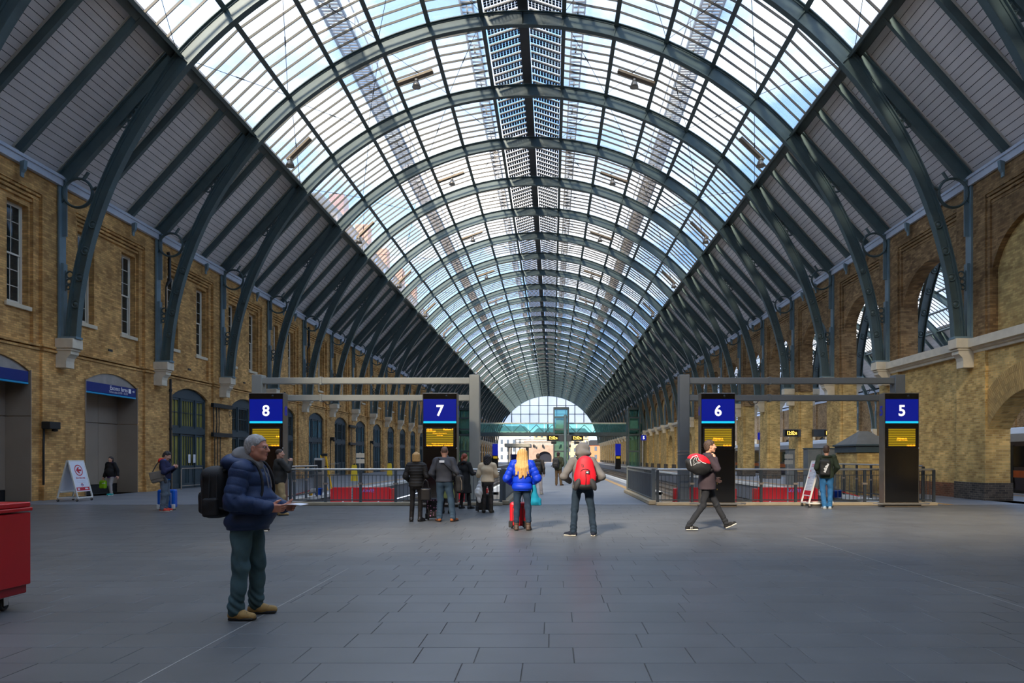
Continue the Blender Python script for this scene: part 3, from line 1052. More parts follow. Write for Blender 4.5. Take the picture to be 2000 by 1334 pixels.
# far wall of the neighbouring shed
wall_far = tag(empty('wall_far'), 'brick wall on the far side of the neighbouring shed', kind='structure')
xf = XC2 + 16.65
bl = [(1.2, 0.3), (4.9, 0.3)] + semi(3.05, 1.85, 3.4)
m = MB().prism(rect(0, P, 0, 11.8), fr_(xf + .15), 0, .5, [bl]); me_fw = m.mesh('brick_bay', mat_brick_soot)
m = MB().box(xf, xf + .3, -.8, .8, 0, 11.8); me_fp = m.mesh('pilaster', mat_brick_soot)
m = MB().box(xf + .4, xf + .45, 1.1, 5.0, .2, 5.4); me_fi = m.mesh('dark_recess', mat_darkgreen)
cf = corbel(-1, xf)
for n in range(-3, 31):
    link('brick_bay', me_fw, wall_far, (0, YN(n), 0)); link('pilaster', me_fp, wall_far, (0, YN(n), 0))
    link('dark_recess', me_fi, wall_far, (0, YN(n), 0)); link('corbel', cf, wall_far, (0, YN(n), 0))

# unseen end wall; its arched windows are cut high to aim the sun mid-floor
wall_back = tag(empty('wall_back'), 'unseen brick end wall, its two arched windows cut high to aim the sun', kind='structure')
hole = lambda c: [(c + 12.5*cos(R(25 + 130*i/24)), 7.5 + 12.5*sin(R(25 + 130*i/24))) for i in range(25)]
MB().prism([(-19, 0), (50, 0), (50, 24), (-19, 24)], lambda u, v, w: (u, YB - w, v), 0, .8, [hole(XC), hole(XC2)]).build('brickwork', mat_brick_l, wall_back)
for c in (XC, XC2):
    m = MB()
    for k in range(-5, 6):
        x = k * 2.1
        m.beam((c + x, YB - .3, 12.7), (c + x, YB - .3, 7.5 + sqrt(12.5**2 - x*x)), .14, .2, up=(0, 1, 0))
    for z in (14.0, 16.5):
        w = sqrt(12.5**2 - (z - 7.5)**2); m.beam((c - w, YB - .3, z), (c + w, YB - .3, z), .2, .1)
    m.build('window_bars', mat_iron, wall_back)

# ================================================================== FLOORS
floor = tag(empty('floor'), 'wide concourse floor of honed grey stone slabs', kind='structure')
FENCE_Y = 21.75
MB().box(-19.5, 16.3, YB, FENCE_Y + .3, -.4, -.006).build('bedding', mat_joint, floor)
rnd = random.Random(11)
stones = []
y = 3.4
RH = 0.42
while y < FENCE_Y + .05:
    xmin = max(-18.0, -1.0 * y - 1.2 if y < 17.5 else -18.0); xmax = min(15.3, .78 * y + 1.2)
    x = xmin - rnd.random() * .6
    while x < xmax:
        L = rnd.choice((.45, .6, .75, .9, .9, 1.05))
        stones.append((x, min(x + L, 15.38), y, min(y + RH, FENCE_Y + .3)))
        x += L
    y += RH
def vis(st):
    x0, x1, y0, y1 = st
    cx, cy = (x0 + x1) / 2, (y0 + y1) / 2
    px, py = 1078 + 1335 * cx / cy, 893 + 1335 * CAMH / cy
    ok = -30 < px < 2030 and py < 1360
    return (ok, (x1 - x0) / cy * (1 / y0 - 1 / y1))
order = sorted(stones, key=vis, reverse=True)
GAP = .0028
smesh = {}
rest = MB()
for i, (x0, x1, y0, y1) in enumerate(order):
    dz = rnd.uniform(-.0012, .0)
    if i < 300 and x1 < 15.2:
        key = (round(x1 - x0, 3))
        if key not in smesh:
            smesh[key] = MB().bbox(0, x1 - x0 - 2*GAP, 0, RH - 2*GAP, -.03, 0, .003).mesh('paving_slab', mat_paving)
        link('paving_slab', smesh[key], floor, (x0 + GAP, y0 + GAP, dz))
    else:
        rest.box(x0 + GAP, x1 - GAP, y0 + GAP, y1 - GAP, -.03, dz)
tag(rest.build('distant_paving_slabs', mat_paving, floor), kind='stuff')
mat_exp = M('joint_strip', srgb(150, 148, 144), .5)
for xj, ya, yb in ((-2.80, 4.3, 9.4), (4.80, 5.0, 13.0)):
    MB().box(xj - .006, xj + .006, ya, yb, -.01, .0015).build('expansion_joint', mat_exp, floor)
mat_asph = M('platform_asphalt', srgb(122, 124, 128), 0.55, 0, .12, .6, .05, 60)
mat_cope = M('coping_stone', srgb(170, 168, 165), .6, 0, .1, 1.0)
mat_edge = M('platform_edge_white', srgb(225, 222, 212), .6, 0, .1)
mat_yell = M('safety_line_buff', srgb(176, 140, 92), .7, 0, .1)
FY = FENCE_Y + .3
def platform(x0, x1, y0, y1, edges):
    MB().box(x0, x1, y0, y1, -.95, 0).build('platform_slab', mat_asph, floor)
    for (xe, s) in edges:                     # s: direction from the edge into the platform
        a, b = sorted((xe - s*.06, xe + s*.55)); MB().box(a, b, y0, y1, -.12, .006).build('edge_coping', mat_cope, floor)
        a, b = sorted((xe - s*.065, xe + s*.10)); MB().box(a, b, y0, y1, -.13, .010).build('white_edge', mat_edge, floor)
        a, b = sorted((xe + s*.95, xe + s*1.25)); MB().box(a, b, y0, y1, -.1, .006).build('safety_line', mat_yell, floor)
platform(-19.5, -9.4, FY, 215, [(-9.4, -1)])
platform(-1.55, 3.3, FY, 30, [])
platform(-2.9, 4.8, 30, 200, [(-2.9, 1), (4.8, -1)])
platform(11.7, 19.6, FY, 200, [(11.7, 1), (19.6, -1)])
platform(24.4, 33, FY, 150, [(24.4, 1)])
MB().box(16.2, 50, YB, FY, -.4, -.004).build('neighbouring_concourse', mat_asph, floor)
MB().box(33, 50, FY, 150, -.4, -.004).build('neighbouring_platform', mat_asph, floor)
MB().box(-60, 80, 215, 420, -.9, -.5).build('track_bed', M('far_ballast', srgb(150, 138, 124), .9, 0, .2, .5), floor)
MB().box(-120, 140, YB - 60, YB - .8, -.3, -.02).build('forecourt', mat_asph, floor)
mat_ballast = M('ballast', srgb(84, 78, 72), .95, 0, .4, 6, .8, 25)
tag(MB().box(-9.4, 24.4, FY, 216, -1.2, -1.0).build('ballast', mat_ballast, floor), kind='stuff')
mat_rail = M('rail_steel', srgb(150, 135, 120), .35, .7)
mat_sleep = M('sleeper', srgb(120, 110, 98), .9)
slp = MB()
for xt in (-7.2, -4.4, 6.6, 9.6, 22.0):
    for dx in (-.72, .72):
        MB().box(xt + dx - .035, xt + dx + .035, FY + 2, 216, -.98, -.82).build('rail', mat_rail, floor)
    yy = FY + 2
    while yy < 120:
        slp.box(xt - 1.3, xt + 1.3, yy, yy + .25, -1.0, -.95); yy += .65
tag(slp.build('sleepers', mat_sleep, floor), kind='stuff')

# glazed gable over the far end
gable = tag(empty('wall_end_gable', (0, 0, 0)), 'semicircular glazed screen closing the far end of the shed', kind='structure')
zb = 12.4; aa = math.degrees(math.acos((zb - Z0) / RI))
seg = [arcp(RI + .4, aa - 2*aa*i/32) for i in range(33)]
MB().prism([(XC + x, z) for x, z in seg], lambda u, v, w: (u, YE + .1 + w, v), 0, .02).build('glass', glass_mat('gable_glass', (.95, .96, .97), .65, (.95, .95, .97), .03), gable)  # heavy white haze stands in for bright cloud behind the glass
m = MB()
for k in range(-5, 6):
    x = k * 2.9
    if abs(x) < RI: 
        zt = Z0 + sqrt(RI*RI - x*x)
        if zt > zb: m.beam((XC + x, YE, zb), (XC + x, YE, zt), .25, .3, up=(0, 1, 0))
for z in (zb, 15.4, 18.2):
    w = sqrt(RI**2 - (z - Z0)**2); m.beam((XC - w, YE, z), (XC + w, YE, z), .3, .2 if z > zb else .5)
m.build('mullions', mat_iron, gable)
m = MB()
for k in range(-60, 61):
    x = k * .24
    if abs(x) < RI:
        zt = Z0 + sqrt(RI*RI - x*x)
        if zt > zb: m.box(XC + x - .02, XC + x + .02, YE + .13, YE + .17, zb, zt)
tag(m.build('fine_bars', mat_white, gable), kind='stuff')
# ================================================================== OBJECTS
def PX(px, Y): return (px - 1078) * Y / 1335
def PZ(py, Y): return CAMH + (893 - py) * Y / 1335
def fit_text(body, h, loc, rot, material, parent, w=None, name='lettering', bold=0.0, align='CENTER'):
    """lettering scaled to a real height (and optional width)"""
    me = text_mesh(body, 1.0, align=align, bold=bold)
    me.materials.clear(); me.materials.append(material)
    co = [v.co for v in me.vertices]
    hh = max(c.y for c in co) - min(c.y for c in co); y0 = (max(c.y for c in co) + min(c.y for c in co)) / 2
    ww = max(c.x for c in co) - min(c.x for c in co)
    k = h / hh
    kx = (w / ww) if w else k
    for v in me.vertices:
        v.co = (v.co.x * kx, (v.co.y - y0) * k, 0)
    o = link(name, me, parent); o.location = loc; o.rotation_euler = rot
    return o
FACE = (R(90), 0, 0)            # lettering that faces the viewer

# ---------------- hanging lamps ----------------
mat_alu = M('lamp_aluminium', srgb(128, 120, 110), .35, .6)
mat_lampglass = M('lamp_lens', srgb(190, 184, 172), .3, 0, .02)
mat_lampbox = M('lamp_bracket', srgb(120, 104, 84), .5, .2)
def lamp_proto(xr, z):
    """xr: distance of the lamp from the centre line, z: height of the dome"""
    t = empty('high_bay_lamp', (0, 0, 0))
    s = 1 if xr > 0 else -1
    a = math.degrees(math.asin(abs(xr) / 16.2))
    up = Vector((s*sin(R(a)), 0, cos(R(a))))
    lo, hi = (3.2, 3.6) if abs(xr) < 8 else (5.4, .2)
    p, q = arcp(RO - .28, (a - lo) * s), arcp(RO - .28, (a + hi) * s)
    c = Vector((xr, 0, z))
    A, B = Vector((p[0], .05, p[1])) - c, Vector((q[0], .05, q[1])) - c
    MB().beam(A, B, .30, .12, up=up).build('gear_tray', mat_lampbox, t)
    MB().beam(A + Vector((0, .22, .1)), B + Vector((0, .22, .1)), .05, .05, up=up).build('support_bar', mat_alu, t)
    MB().lathe([(.03, .62), (.03, .45), (.10, .42), (.10, .28), (.07, .26)], n=12).build('ballast_housing', mat_alu, t)
    MB().lathe([(.07, .28), (.12, .24), (.17, .12), (.20, .0), (.215, 0), (.185, .13), (.13, .27), (.07, .30)], n=18).build('reflector', mat_alu, t)
    MB().lathe([(0.0, .015), (.12, .012), (.20, .01)], n=18).build('lens', mat_lampglass, t)
    note_kids(t)
    return t
lamp_protos = [(lamp_proto(x, z), x, z) for x, z in ((-11.75, 16.05), (-5.44, 20.0), (5.44, 20.0), (11.75, 16.05))]
k = 0
for n in [1.5 + 2*i for i in range(15)]:
    for j, (pr, x, z) in enumerate(lamp_protos):
        if n == 1.5: o = pr
        else: o = copy_tree(pr)
        o.location = (XC + x, YN(n), z)
        side = ('low over the doors', 'high on the door side', 'high on the arcade side', 'low over the arcade')[j]
        tag(o, 'silver dome lamp %s, %s from the near end of its row' % (side, ORD[int((n - 1.5) / 2)]), 'lamp', 'silver dome lamps under the roof glass')

# ---------------- portal frames over the platform ends ----------------
mat_port_l = M('portal_lit_grey', srgb(168, 166, 154), .45, .1, .05)  # portal grey with the brighter light on this frame put into its colour
mat_port_r = M('portal_shaded_grey', srgb(104, 108, 110), .45, .1, .05)  # same portal grey, darkened in its colour for the less lit frame
GY = 22.6
def portal(x_post, x_stub, mt, label, zstub):
    t = empty('portal_frame', (0, GY, 0), 0, label, 'steel frame', 'steel portal frames behind the railings')
    MB().bbox(x_post - .165, x_post + .165, -.2, .2, -.98, 4.24, .012).build('column', mt, t)
    MB().bbox(x_stub - .16, x_stub + .16, -.2, .2, zstub, 4.24, .012).build('column', mt, t)
    a, b = sorted((x_post, x_stub))
    for z0, z1 in ((3.95, 4.15), (3.39, 3.58)):
        MB().bbox(a + .1, b - .1, -.11, .11, z0, z1, .01).build('crossbeam', mt, t)
        xm = a + (b - a) * .29 if x_post > x_stub else a + (b - a) * .4
        MB().bbox(xm - .04, xm + .04, -.13, .13, z0 - .03, z1 + .03, .008).build('joint_collar', mt, t)
    MB().tube([(a + (b-a)*.3, -.02, 3.39), (a + (b-a)*.315, -.02, 3.26), (a + (b-a)*.34, -.02, 3.30), (a + (b-a)*.35, -.02, 3.40)], .012, 6).build('loose_cable', mat_black, t)
    if mt is mat_port_r:
        for z in (1.72, 1.62):
            MB().box(x_post - .175, x_post + .175, -.21, .21, z, z + .02).build('strap', mat_steel_bright, t)
    return t
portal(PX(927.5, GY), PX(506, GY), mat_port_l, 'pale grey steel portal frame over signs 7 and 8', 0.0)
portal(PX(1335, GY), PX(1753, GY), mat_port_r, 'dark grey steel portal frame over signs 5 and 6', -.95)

# ---------------- platform number totems ----------------
mat_tblack = M('totem_black_glass', srgb(20, 20, 21), .12, 0, .05, spec=.6)
mat_tblue = M('totem_blue', srgb(12, 24, 110), .3, 0, .02, emit=.28, emcol=srgb(8, 26, 150))
mat_tcyan = M('totem_cyan', srgb(40, 180, 215), .3, 0, .02, emit=.6, emcol=srgb(20, 170, 205))
mat_tnum = M('totem_numeral', srgb(240, 236, 225), .3, 0, 0, emit=.6)
mat_led_row = M('led_row', srgb(120, 98, 10), .5, 0, .05, emit=.6, emcol=srgb(128, 104, 12))
mat_led_dark = M('led_gap', srgb(44, 34, 14), .5, 0, .05)
mat_led_txt = M('led_text', srgb(255, 150, 30), .5, 0, 0, emit=1.3, emcol=srgb(255, 160, 30))
mat_tframe = M('totem_frame', srgb(138, 128, 114), .4, .5)
def led_text(scr, body, h, x, z, align='LEFT', w=None):
    return fit_text(body, h, (x, -.186, z), FACE, mat_led_txt, scr, w=w, align=align, bold=.012)
def totem(num, xc, Y, lines, label, group='black platform number totems', scale=1.0):
    t = empty('platform_totem', (xc, Y, 0), 0, label, 'platform sign', group)
    W, T = .535, 3.51
    MB().bbox(-W, W, -.17, .18, .12, T, .01).build('casing', mat_tframe, t)
    MB().bbox(-W + .02, W - .02, -.178, -.16, 1.79, T - .02, .004).build('upper_glass', mat_tblack, t)
    MB().bbox(-W + .02, W - .02, -.178, -.16, .14, 1.785, .004).build('lower_glass', mat_tblack, t)
    MB().bbox(-W + .03, W - .03, -.184, -.17, 2.64, 3.316, .003).build('blue_panel', mat_tblue, t)
    MB().bbox(-W + .03, W - .03, -.185, -.17, 2.575, 2.635, .003).build('cyan_strip', mat_tcyan, t)
    fit_text(num, .345, (0, -.187, 2.965), FACE, mat_tnum, t, bold=.022, name='numeral')
    MB().bbox(-.47, .47, -.182, -.17, 1.83, 2.46, .003).build('screen_bezel', M('bezel', srgb(30, 24, 22), .5), t)
    scr = MB().bbox(-.42, .42, -.184, -.17, 1.865, 2.415, .002).build('screen', mat_led_dark, t)
    nr = 10
    for i in range(nr):
        z = 2.41 - (i + .5) * .545 / nr
        MB().box(-.415, .415, -.1855, -.18, z - .019, z + .019).build('led_row', mat_led_row, scr)
    for (body, h, x, row, al, w) in lines:
        led_text(scr, body, h, x, 2.41 - (row + .5) * .545 / nr, al, w)
    MB().box(W - .03, W - .005, -.19, -.17, 1.80, 1.825).build('status_light', mat_signwhite, t)
    MB().lathe([(.0, .02), (.03, .01), (.04, 0)], n=10, fn=lambda a, b, c: (.2 + a, -.178 - c, 3.41 + b)).build('sensor', mat_black, t)
    hexp = [(-.86, -.18), (-.66, -.34), (.66, -.34), (.86, -.18), (.86, -.10), (-.86, -.10)]
    MB().prism(hexp, lambda u, v, w: (u, v, w), .085, .125).build('base_rim', mat_steel_bright, t)
    MB().bbox(-.56, .56, -.26, .2, 0, .10, .01).build('plinth', M('plinth_steel', srgb(110, 100, 88), .5, .3), t)
    for s in (-1, 1):
        fit_text(num, .30, (s * (W + .003), .02, 2.965), (R(90), 0, R(90) * s), mat_tblue, t, bold=.02, name='side_numeral')
    return t
WELC = [('Welcome to', .045, 0, 5, 'CENTER', .30), ("King's Cross", .045, 0, 6, 'CENTER', .33), ('12:02:35', .042, .41, 9, 'RIGHT', .25)]
TY = 21.2
totem('8', PX(519.5, TY - .18), TY, [('12:02:35', .042, .41, 9, 'RIGHT', .25), ('18', .045, .30, 4, 'LEFT', .09)], 'black platform totem with the big white numeral eight on blue')
totem('7', PX(859, TY - .18), TY, [('12:22', .048, -.41, 0, 'LEFT', .16), ('Platform 7', .048, .41, 0, 'RIGHT', .30), ('Stevenage', .048, -.41, 1, 'LEFT', .29),
      ('Change at Stevenage for', .036, 0, 2.2, 'CENTER', .44), ('Cambridge', .036, 0, 3.4, 'CENTER', .19),
      ('Change at Stevenage for services to', .036, .41, 8, 'RIGHT', .66), ('Great Northern', .042, -.41, 9, 'LEFT', .50), ('12:02:35', .042, .41, 9, 'RIGHT', .26)],
      'black platform totem with the big white numeral seven on blue')
totem('6', PX(1402.5, TY - .18), TY, WELC, 'black platform totem with the big white numeral six on blue')
totem('5', PX(1761.5, TY - .18), TY, WELC, 'black platform totem with the big white numeral five on blue')

# ---------------- railings ----------------
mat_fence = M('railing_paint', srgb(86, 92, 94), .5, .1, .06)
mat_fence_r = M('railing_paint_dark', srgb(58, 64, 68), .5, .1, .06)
mat_kerb = M('kerb_stone', srgb(168, 152, 124), .7, 0, .1, 3)
def railing(p0, p1, label, mt, n_posts, end_post=False, ztop=1.14, kerb=True, pitch=.122):
    p0, p1 = Vector((*p0, 0)), Vector((*p1, 0))
    L = (p1 - p0).length
    t = empty('railing', p0, math.atan2(p1.y - p0.y, p1.x - p0.x), label, 'railing', 'railings around the track ends')
    if kerb:
        MB().bbox(-.05, L + .05, -.16, .16, 0, .10, .015).build('kerb', mat_kerb, t)
    MB().tube([(0, 0, ztop), (L, 0, ztop)], .032, 10).build('handrail', mat_steel_bright, t)
    MB().bbox(0, L, -.012, .012, ztop - .19, ztop - .165, .003).build('upper_bar', mt, t)
    MB().bbox(0, L, -.02, .02, .15, .19, .004).build('lower_bar', mt, t)
    pm = MB().bbox(-.04, .04, -.035, .035, .08 if kerb else 0, ztop - .02, .006).mesh('post', mt)
    xs = [L * i / n_posts for i in range(n_posts + 1)]
    for x in xs: link('post', pm, t, (x, 0, 0))
    cm = MB().box(-.07, .07, -.04, .04, .66, .72).mesh('clamp', mat_steel)
    for x in xs[1:-1]: link('clamp', cm, t, (x, 0, 0))
    bm_ = MB().box(-.008, .008, -.006, .006, .17, ztop - .17).mesh('baluster', mt)
    k = int(L / pitch)
    for i in range(1, k):
        x = L * i / k
        if min(abs(x - q) for q in xs) > .05: link('baluster', bm_, t, (x, 0, 0))
    return t
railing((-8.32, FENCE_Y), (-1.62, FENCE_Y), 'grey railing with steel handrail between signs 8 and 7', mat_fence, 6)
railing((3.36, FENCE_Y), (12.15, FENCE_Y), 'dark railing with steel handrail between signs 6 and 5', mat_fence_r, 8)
railing((-9.15, FENCE_Y + .2), (-9.15, 26.6), 'short grey railing running back from sign 8 along the platform edge', mat_fence, 4, ztop=1.2, kerb=False)
railing((11.95, FENCE_Y + .25), (11.95, 29.2), 'dark railing running back behind sign 5 toward the brick hut', mat_fence_r, 6, ztop=1.25, kerb=False)
def solid_rail(x, y0, y1, label, mt, mt2):
    t = empty('slatted_barrier', (x, y0, 0), 0, label, 'barrier', 'slatted barriers beside the walkway')
    L = y1 - y0
    MB().bbox(-.17, .17, -.12, L + .1, 0, .14, .02).build('kerb', mat_kerb, t)
    for y in (0, L):
        MB().bbox(-.06, .06, y - .06, y + .06, .12, 1.16, .008).build('post', mt, t)
    MB().bbox(-.035, .035, .06, L - .06, 1.10, 1.15, .006).build('handrail', mat_steel_bright, t)
    MB().bbox(-.025, .025, .06, L - .06, .97, 1.0, .004).build('middle_bar', mt, t)
    MB().bbox(-.025, .025, .06, L - .06, .16, .20, .004).build('lower_bar', mt, t)
    n = int(L / .26)
    slat = MB().bbox(-.012, .012, 0, L / n - .025, .20, .97, .003).mesh('slat', mt2)
    blk = MB().bbox(-.02, .02, 0, .06, 1.0, 1.10, .004).mesh('spacer', mt)
    for i in range(n):
        link('slat', slat, t, (0, L * i / n + .012, 0)); link('spacer', blk, t, (0, L * i / n, 0))
solid_rail(-1.55, FENCE_Y + .32, 29.5, 'grey slatted barrier running back beside the woman in blue', mat_fence, M('slat_grey', srgb(112, 118, 116), .5, .1))
solid_rail(3.28, FENCE_Y + .32, 29.5, 'dark slatted barrier running back from the portal beside sign 6', M('barrier_post', srgb(110, 114, 112), .5, .1), M('slat_dark', srgb(52, 60, 66), .5, .1))

# ---------------- buffer stops ----------------
mat_red = M('buffer_red', srgb(232, 36, 34), .4, 0, .04)
mat_blueprint = M('print_blue', srgb(150, 140, 230), .5)
def buffer_stop(xc, label, Y=24.0):
    t = empty('buffer_stop', (xc, Y, -1.0), 0, label, 'buffer stop', 'red buffer stops at the track ends')
    pl = [(-1.0, .92), (-.72, .92), (-.72, .84), (-.28, .84), (-.28, .92), (.28, .92), (.28, .84), (.66, .84), (.66, .92), (1.0, .92), (1.0, 1.47), (-1.0, 1.47)]
    pl = [(-1.0, .62), (-.80, .62), (-.80, .56), (-.28, .56), (-.28, .64), (.62, .64), (.62, .56), (.82, .56), (.82, .62), (1.0, .62), (1.0, 1.47), (-1.0, 1.47)]
    MB().prism(pl, lambda u, v, w: (u, w, v), -.06, .10).build('front_plate', mat_red, t)
    MB().bbox(1.0, 1.08, -.02, .5, .65, 1.42, .01).build('side_plate', mat_red, t)
    MB().bbox(-1.08, -1.0, -.02, .5, .65, 1.42, .01).build('side_plate', mat_red, t)
    for s in (-1, 1):
        MB().bbox(s*.72 - .1, s*.72 + .1, .0, 1.6, 0.02, .30, .01).build('rail_clamp', mat_red, t)
        MB().beam((s*.72, .08, .60), (s*.72, 1.5, .2), .12, .14).build('strut', mat_red, t)
        MB().lathe([(0, .02), (.03, .015), (.035, 0)], n=10, fn=lambda a, b, c, s=s: (s*.62 + a, -.06 - c, .96 + b)).build('bolt', mat_signwhite, t)
    fit_text('RAWIE', .11, (.22, -.063, 1.36), FACE, mat_blueprint, t, w=.50, bold=.01)
    return t
buffer_stop(-6.7, 'red buffer stop behind the railing between signs 8 and 7')
buffer_stop(-3.35, 'red buffer stop behind the woman in the long black coat')
buffer_stop(5.4, 'red buffer stop behind the dark column of sign 6')
buffer_stop(8.26, 'red buffer stop behind the railing beside the right menu board'.replace('right menu', 'tall notice'))

# sign posts bolted to the buffer stops
mat_galv = M('galvanised', srgb(172, 168, 158), .5, .4)
def marker_post(x, y, z0, z1, label, plates=2, zp=None):
    t = empty('marker_post', (x, y, z0), 0, label, 'post', 'perforated marker posts at the track ends')
    h = z1 - z0
    MB().bbox(-.022, .022, -.02, .02, 0, h, .004).build('pole', mat_galv, t)
    hm = MB().box(-.008, .008, -.0225, -.018, -.012, .012).mesh('slot', mat_black)
    z = .1
    while z < h - .05:
        link('slot', hm, t, (0, 0, z)); z += .09
    for k in range(plates):
        zc = h - .10 - k * .20
        MB().bbox(-.12, .17, -.045, -.025, zc - .075, zc + .075, .004).build('plate', M('plate_back', srgb(190, 182, 164), .5), t)
marker_post(PX(703, 23.75), 23.75, -.5, PZ(884, 23.75), 'tall perforated post with two small plates before the red buffer by sign 8')
marker_post(PX(688, 23.75), 23.75, -.5, .45, 'low perforated post standing against the red buffer by sign 8', 0)
marker_post(PX(1538.5, 23.75), 23.75, -.5, PZ(886, 23.75), 'tall perforated post with two plates before the buffer by the notice board')

# ---------------- wheeled A-boards ----------------
mat_board_w = M('notice_white', srgb(226, 228, 236), .25, 0, .02)
mat_tfl_red = M('notice_red', srgb(190, 24, 44), .35, 0, .02)
mat_tfl_blue = M('notice_blue', srgb(30, 50, 140), .35, 0, .02)
mat_grey_txt = M('notice_grey', srgb(150, 156, 170), .5)
def a_board(loc, W, spread, label, face, kind):
    """A-profile along x; the printed panel is on the side given by face (+1: +x, -1: -x)"""
    t = empty('notice_board', loc, 0, label, 'notice board', 'wheeled A-frame notice boards')
    H, zb = 1.40, .13
    for s in (-1, 1):
        for y in (0, W):
            MB().beam((s*.02, y, H), (s*spread, y, zb), .045, .035, up=(0, 1, 0)).build('leg', mat_white, t)
        MB().beam((s*spread, 0, zb), (s*spread, W, zb), .04, .04).build('base_bar', mat_white, t)
    for y in (0, W):
        MB().beam((-spread, y, zb), (spread, y, zb), .04, .04).build('base_bar', mat_white, t)
    MB().beam((0, -.02, H), (0, W + .02, H), .07, .05).build('top_bar', mat_white, t)
    for s in (-1, 1):
        for y in (0, W):
            c = empty('caster', (s*spread*.94, y, 0)); c.parent = t
            MB().torus((0, 0, .045), .03, .016, 'Y', 12, 6).build('wheel', mat_black, c)
            MB().bbox(-.02, .02, -.022, .022, .045, .12, .004).build('fork', mat_steel, c)
    for s in (-1, 1):
        a, b = Vector((s*.035, W/2, H - .02)), Vector((s*(.035 + (spread - .035) * (H - .34) / (H - zb)), W/2, .34))
        d = (b - a).normalized(); nrm = Vector((-d.z, 0, d.x)) * (1 if s < 0 else 1)
        if nrm.x * s < 0: nrm = -nrm
        pn = MB().beam(a, b, W - .04, .012, up=nrm).build('panel', mat_board_w, t)
        if s == face:
            # frame of the print: u along the width as read, v up the panel
            u = Vector((0, 1, 0)) * s; v = -d
            Mx = Matrix(((u.x, v.x, nrm.x, 0), (u.y, v.y, nrm.y, 0), (u.z, v.z, nrm.z, 0), (0, 0, 0, 1)))
            L = (b - a).length
            mid = (a + b) / 2 + nrm * .0075
            pr = empty('print'); pr.parent = t
            pr.matrix_local = Matrix.Translation(mid) @ Mx
            w2, l2 = (W - .04) / 2, L / 2
            flat = lambda x, y, z: (x, y, z)
            def fb(x0, x1, y0, y1, mt, nm): MB().box(x0, x1, y0, y1, 0, .002).build(nm, mt, pr)
            if kind == 'exit':
                n = 32
                ro, ri = .20, .165
                m = MB()
                vs = [(r*cos(2*PI*k/n), r*sin(2*PI*k/n) + .22, .002) for k in range(n) for r in (ro, ri)]
                m.add(vs, [(2*k, 2*k+1, (2*k+3) % (2*n), (2*k+2) % (2*n)) for k in range(n)]); m.build('roundel_ring', mat_tfl_red, pr)
                m = MB().prism([(-.13, .22), (-.02, .33), (.06, .33), (-.01, .255), (.13, .255), (.13, .185), (-.01, .185), (.06, .11), (-.02, .11)], flat, 0, .002)
                m.build('arrow', mat_tfl_red, pr)
                fit_text('Exit this way', .085, (0, -.06, .002), (0, 0, 0), mat_tfl_red, pr, w=.46, bold=.015)
                fb(-.22, .22, -.165, -.158, mat_grey_txt, 'text_line'); fb(-.20, .20, -.21, -.203, mat_grey_txt, 'text_line')
                m = MB(); vs = [(r*cos(2*PI*k/n), r*sin(2*PI*k/n) - .30, .002) for k in range(n) for r in (.055, .036)]
                m.add(vs, [(2*k, 2*k+1, (2*k+3) % (2*n), (2*k+2) % (2*n)) for k in range(n)]); m.build('small_ring', mat_tfl_red, pr)
                MB().box(-.065, .065, -.312, -.288, 0, .003).build('small_bar', mat_tfl_blue, pr)
                fb(-w2 + .03, w2 - .03, -l2 + .03, -l2 + .15, mat_tfl_red, 'red_band')
                MB().box(-.27, -.17, -l2 + .06, -l2 + .12, 0, .003).build('white_mark', mat_board_w, pr)
                MB().prism([(.10, -l2+.07), (.22, -l2+.07), (.27, -l2+.09), (.22, -l2+.12), (.10, -l2+.12)], flat, 0, .003).build('white_mark', mat_board_w, pr)
            else:
                mt = M('notice_pale_red', srgb(214, 120, 140), .5)
                fb(-.20, .20, l2 - .10, l2 - .07, mt, 'heading'); fb(-.20, .12, l2 - .15, l2 - .12, mt, 'heading')
                yy = l2 - .24
                for k in range(16):
                    fb(-.24, (.22, .16, .20, .05)[k % 4], yy, yy + .012, mat_grey_txt, 'text_line'); yy -= .045
                for y_ in (l2 - .30, l2 - .52): fb(-.25, -.13, y_, y_ + .03, mat_tfl_red, 'red_tab')
                fb(-w2 + .02, w2 - .02, -l2 + .03, -l2 + .17, mat_tfl_red, 'red_band')
        else:
            MB().bbox(s*.30 - .05 if s > 0 else -.35, s*.30 + .05 if s > 0 else -.25, .03, W - .03, .30, .36, .01).build('weight_tray', mat_white, t)
    return t
a_board((-16.62, 23.45, 0), .75, .35, 'white notice board with red roundel arrow by the steel recess', 1, 'exit')
a_board((8.16, 20.75, 0), .62, .36, 'white notice board with lines of small print beside the dark green jacket', -1, 'list')

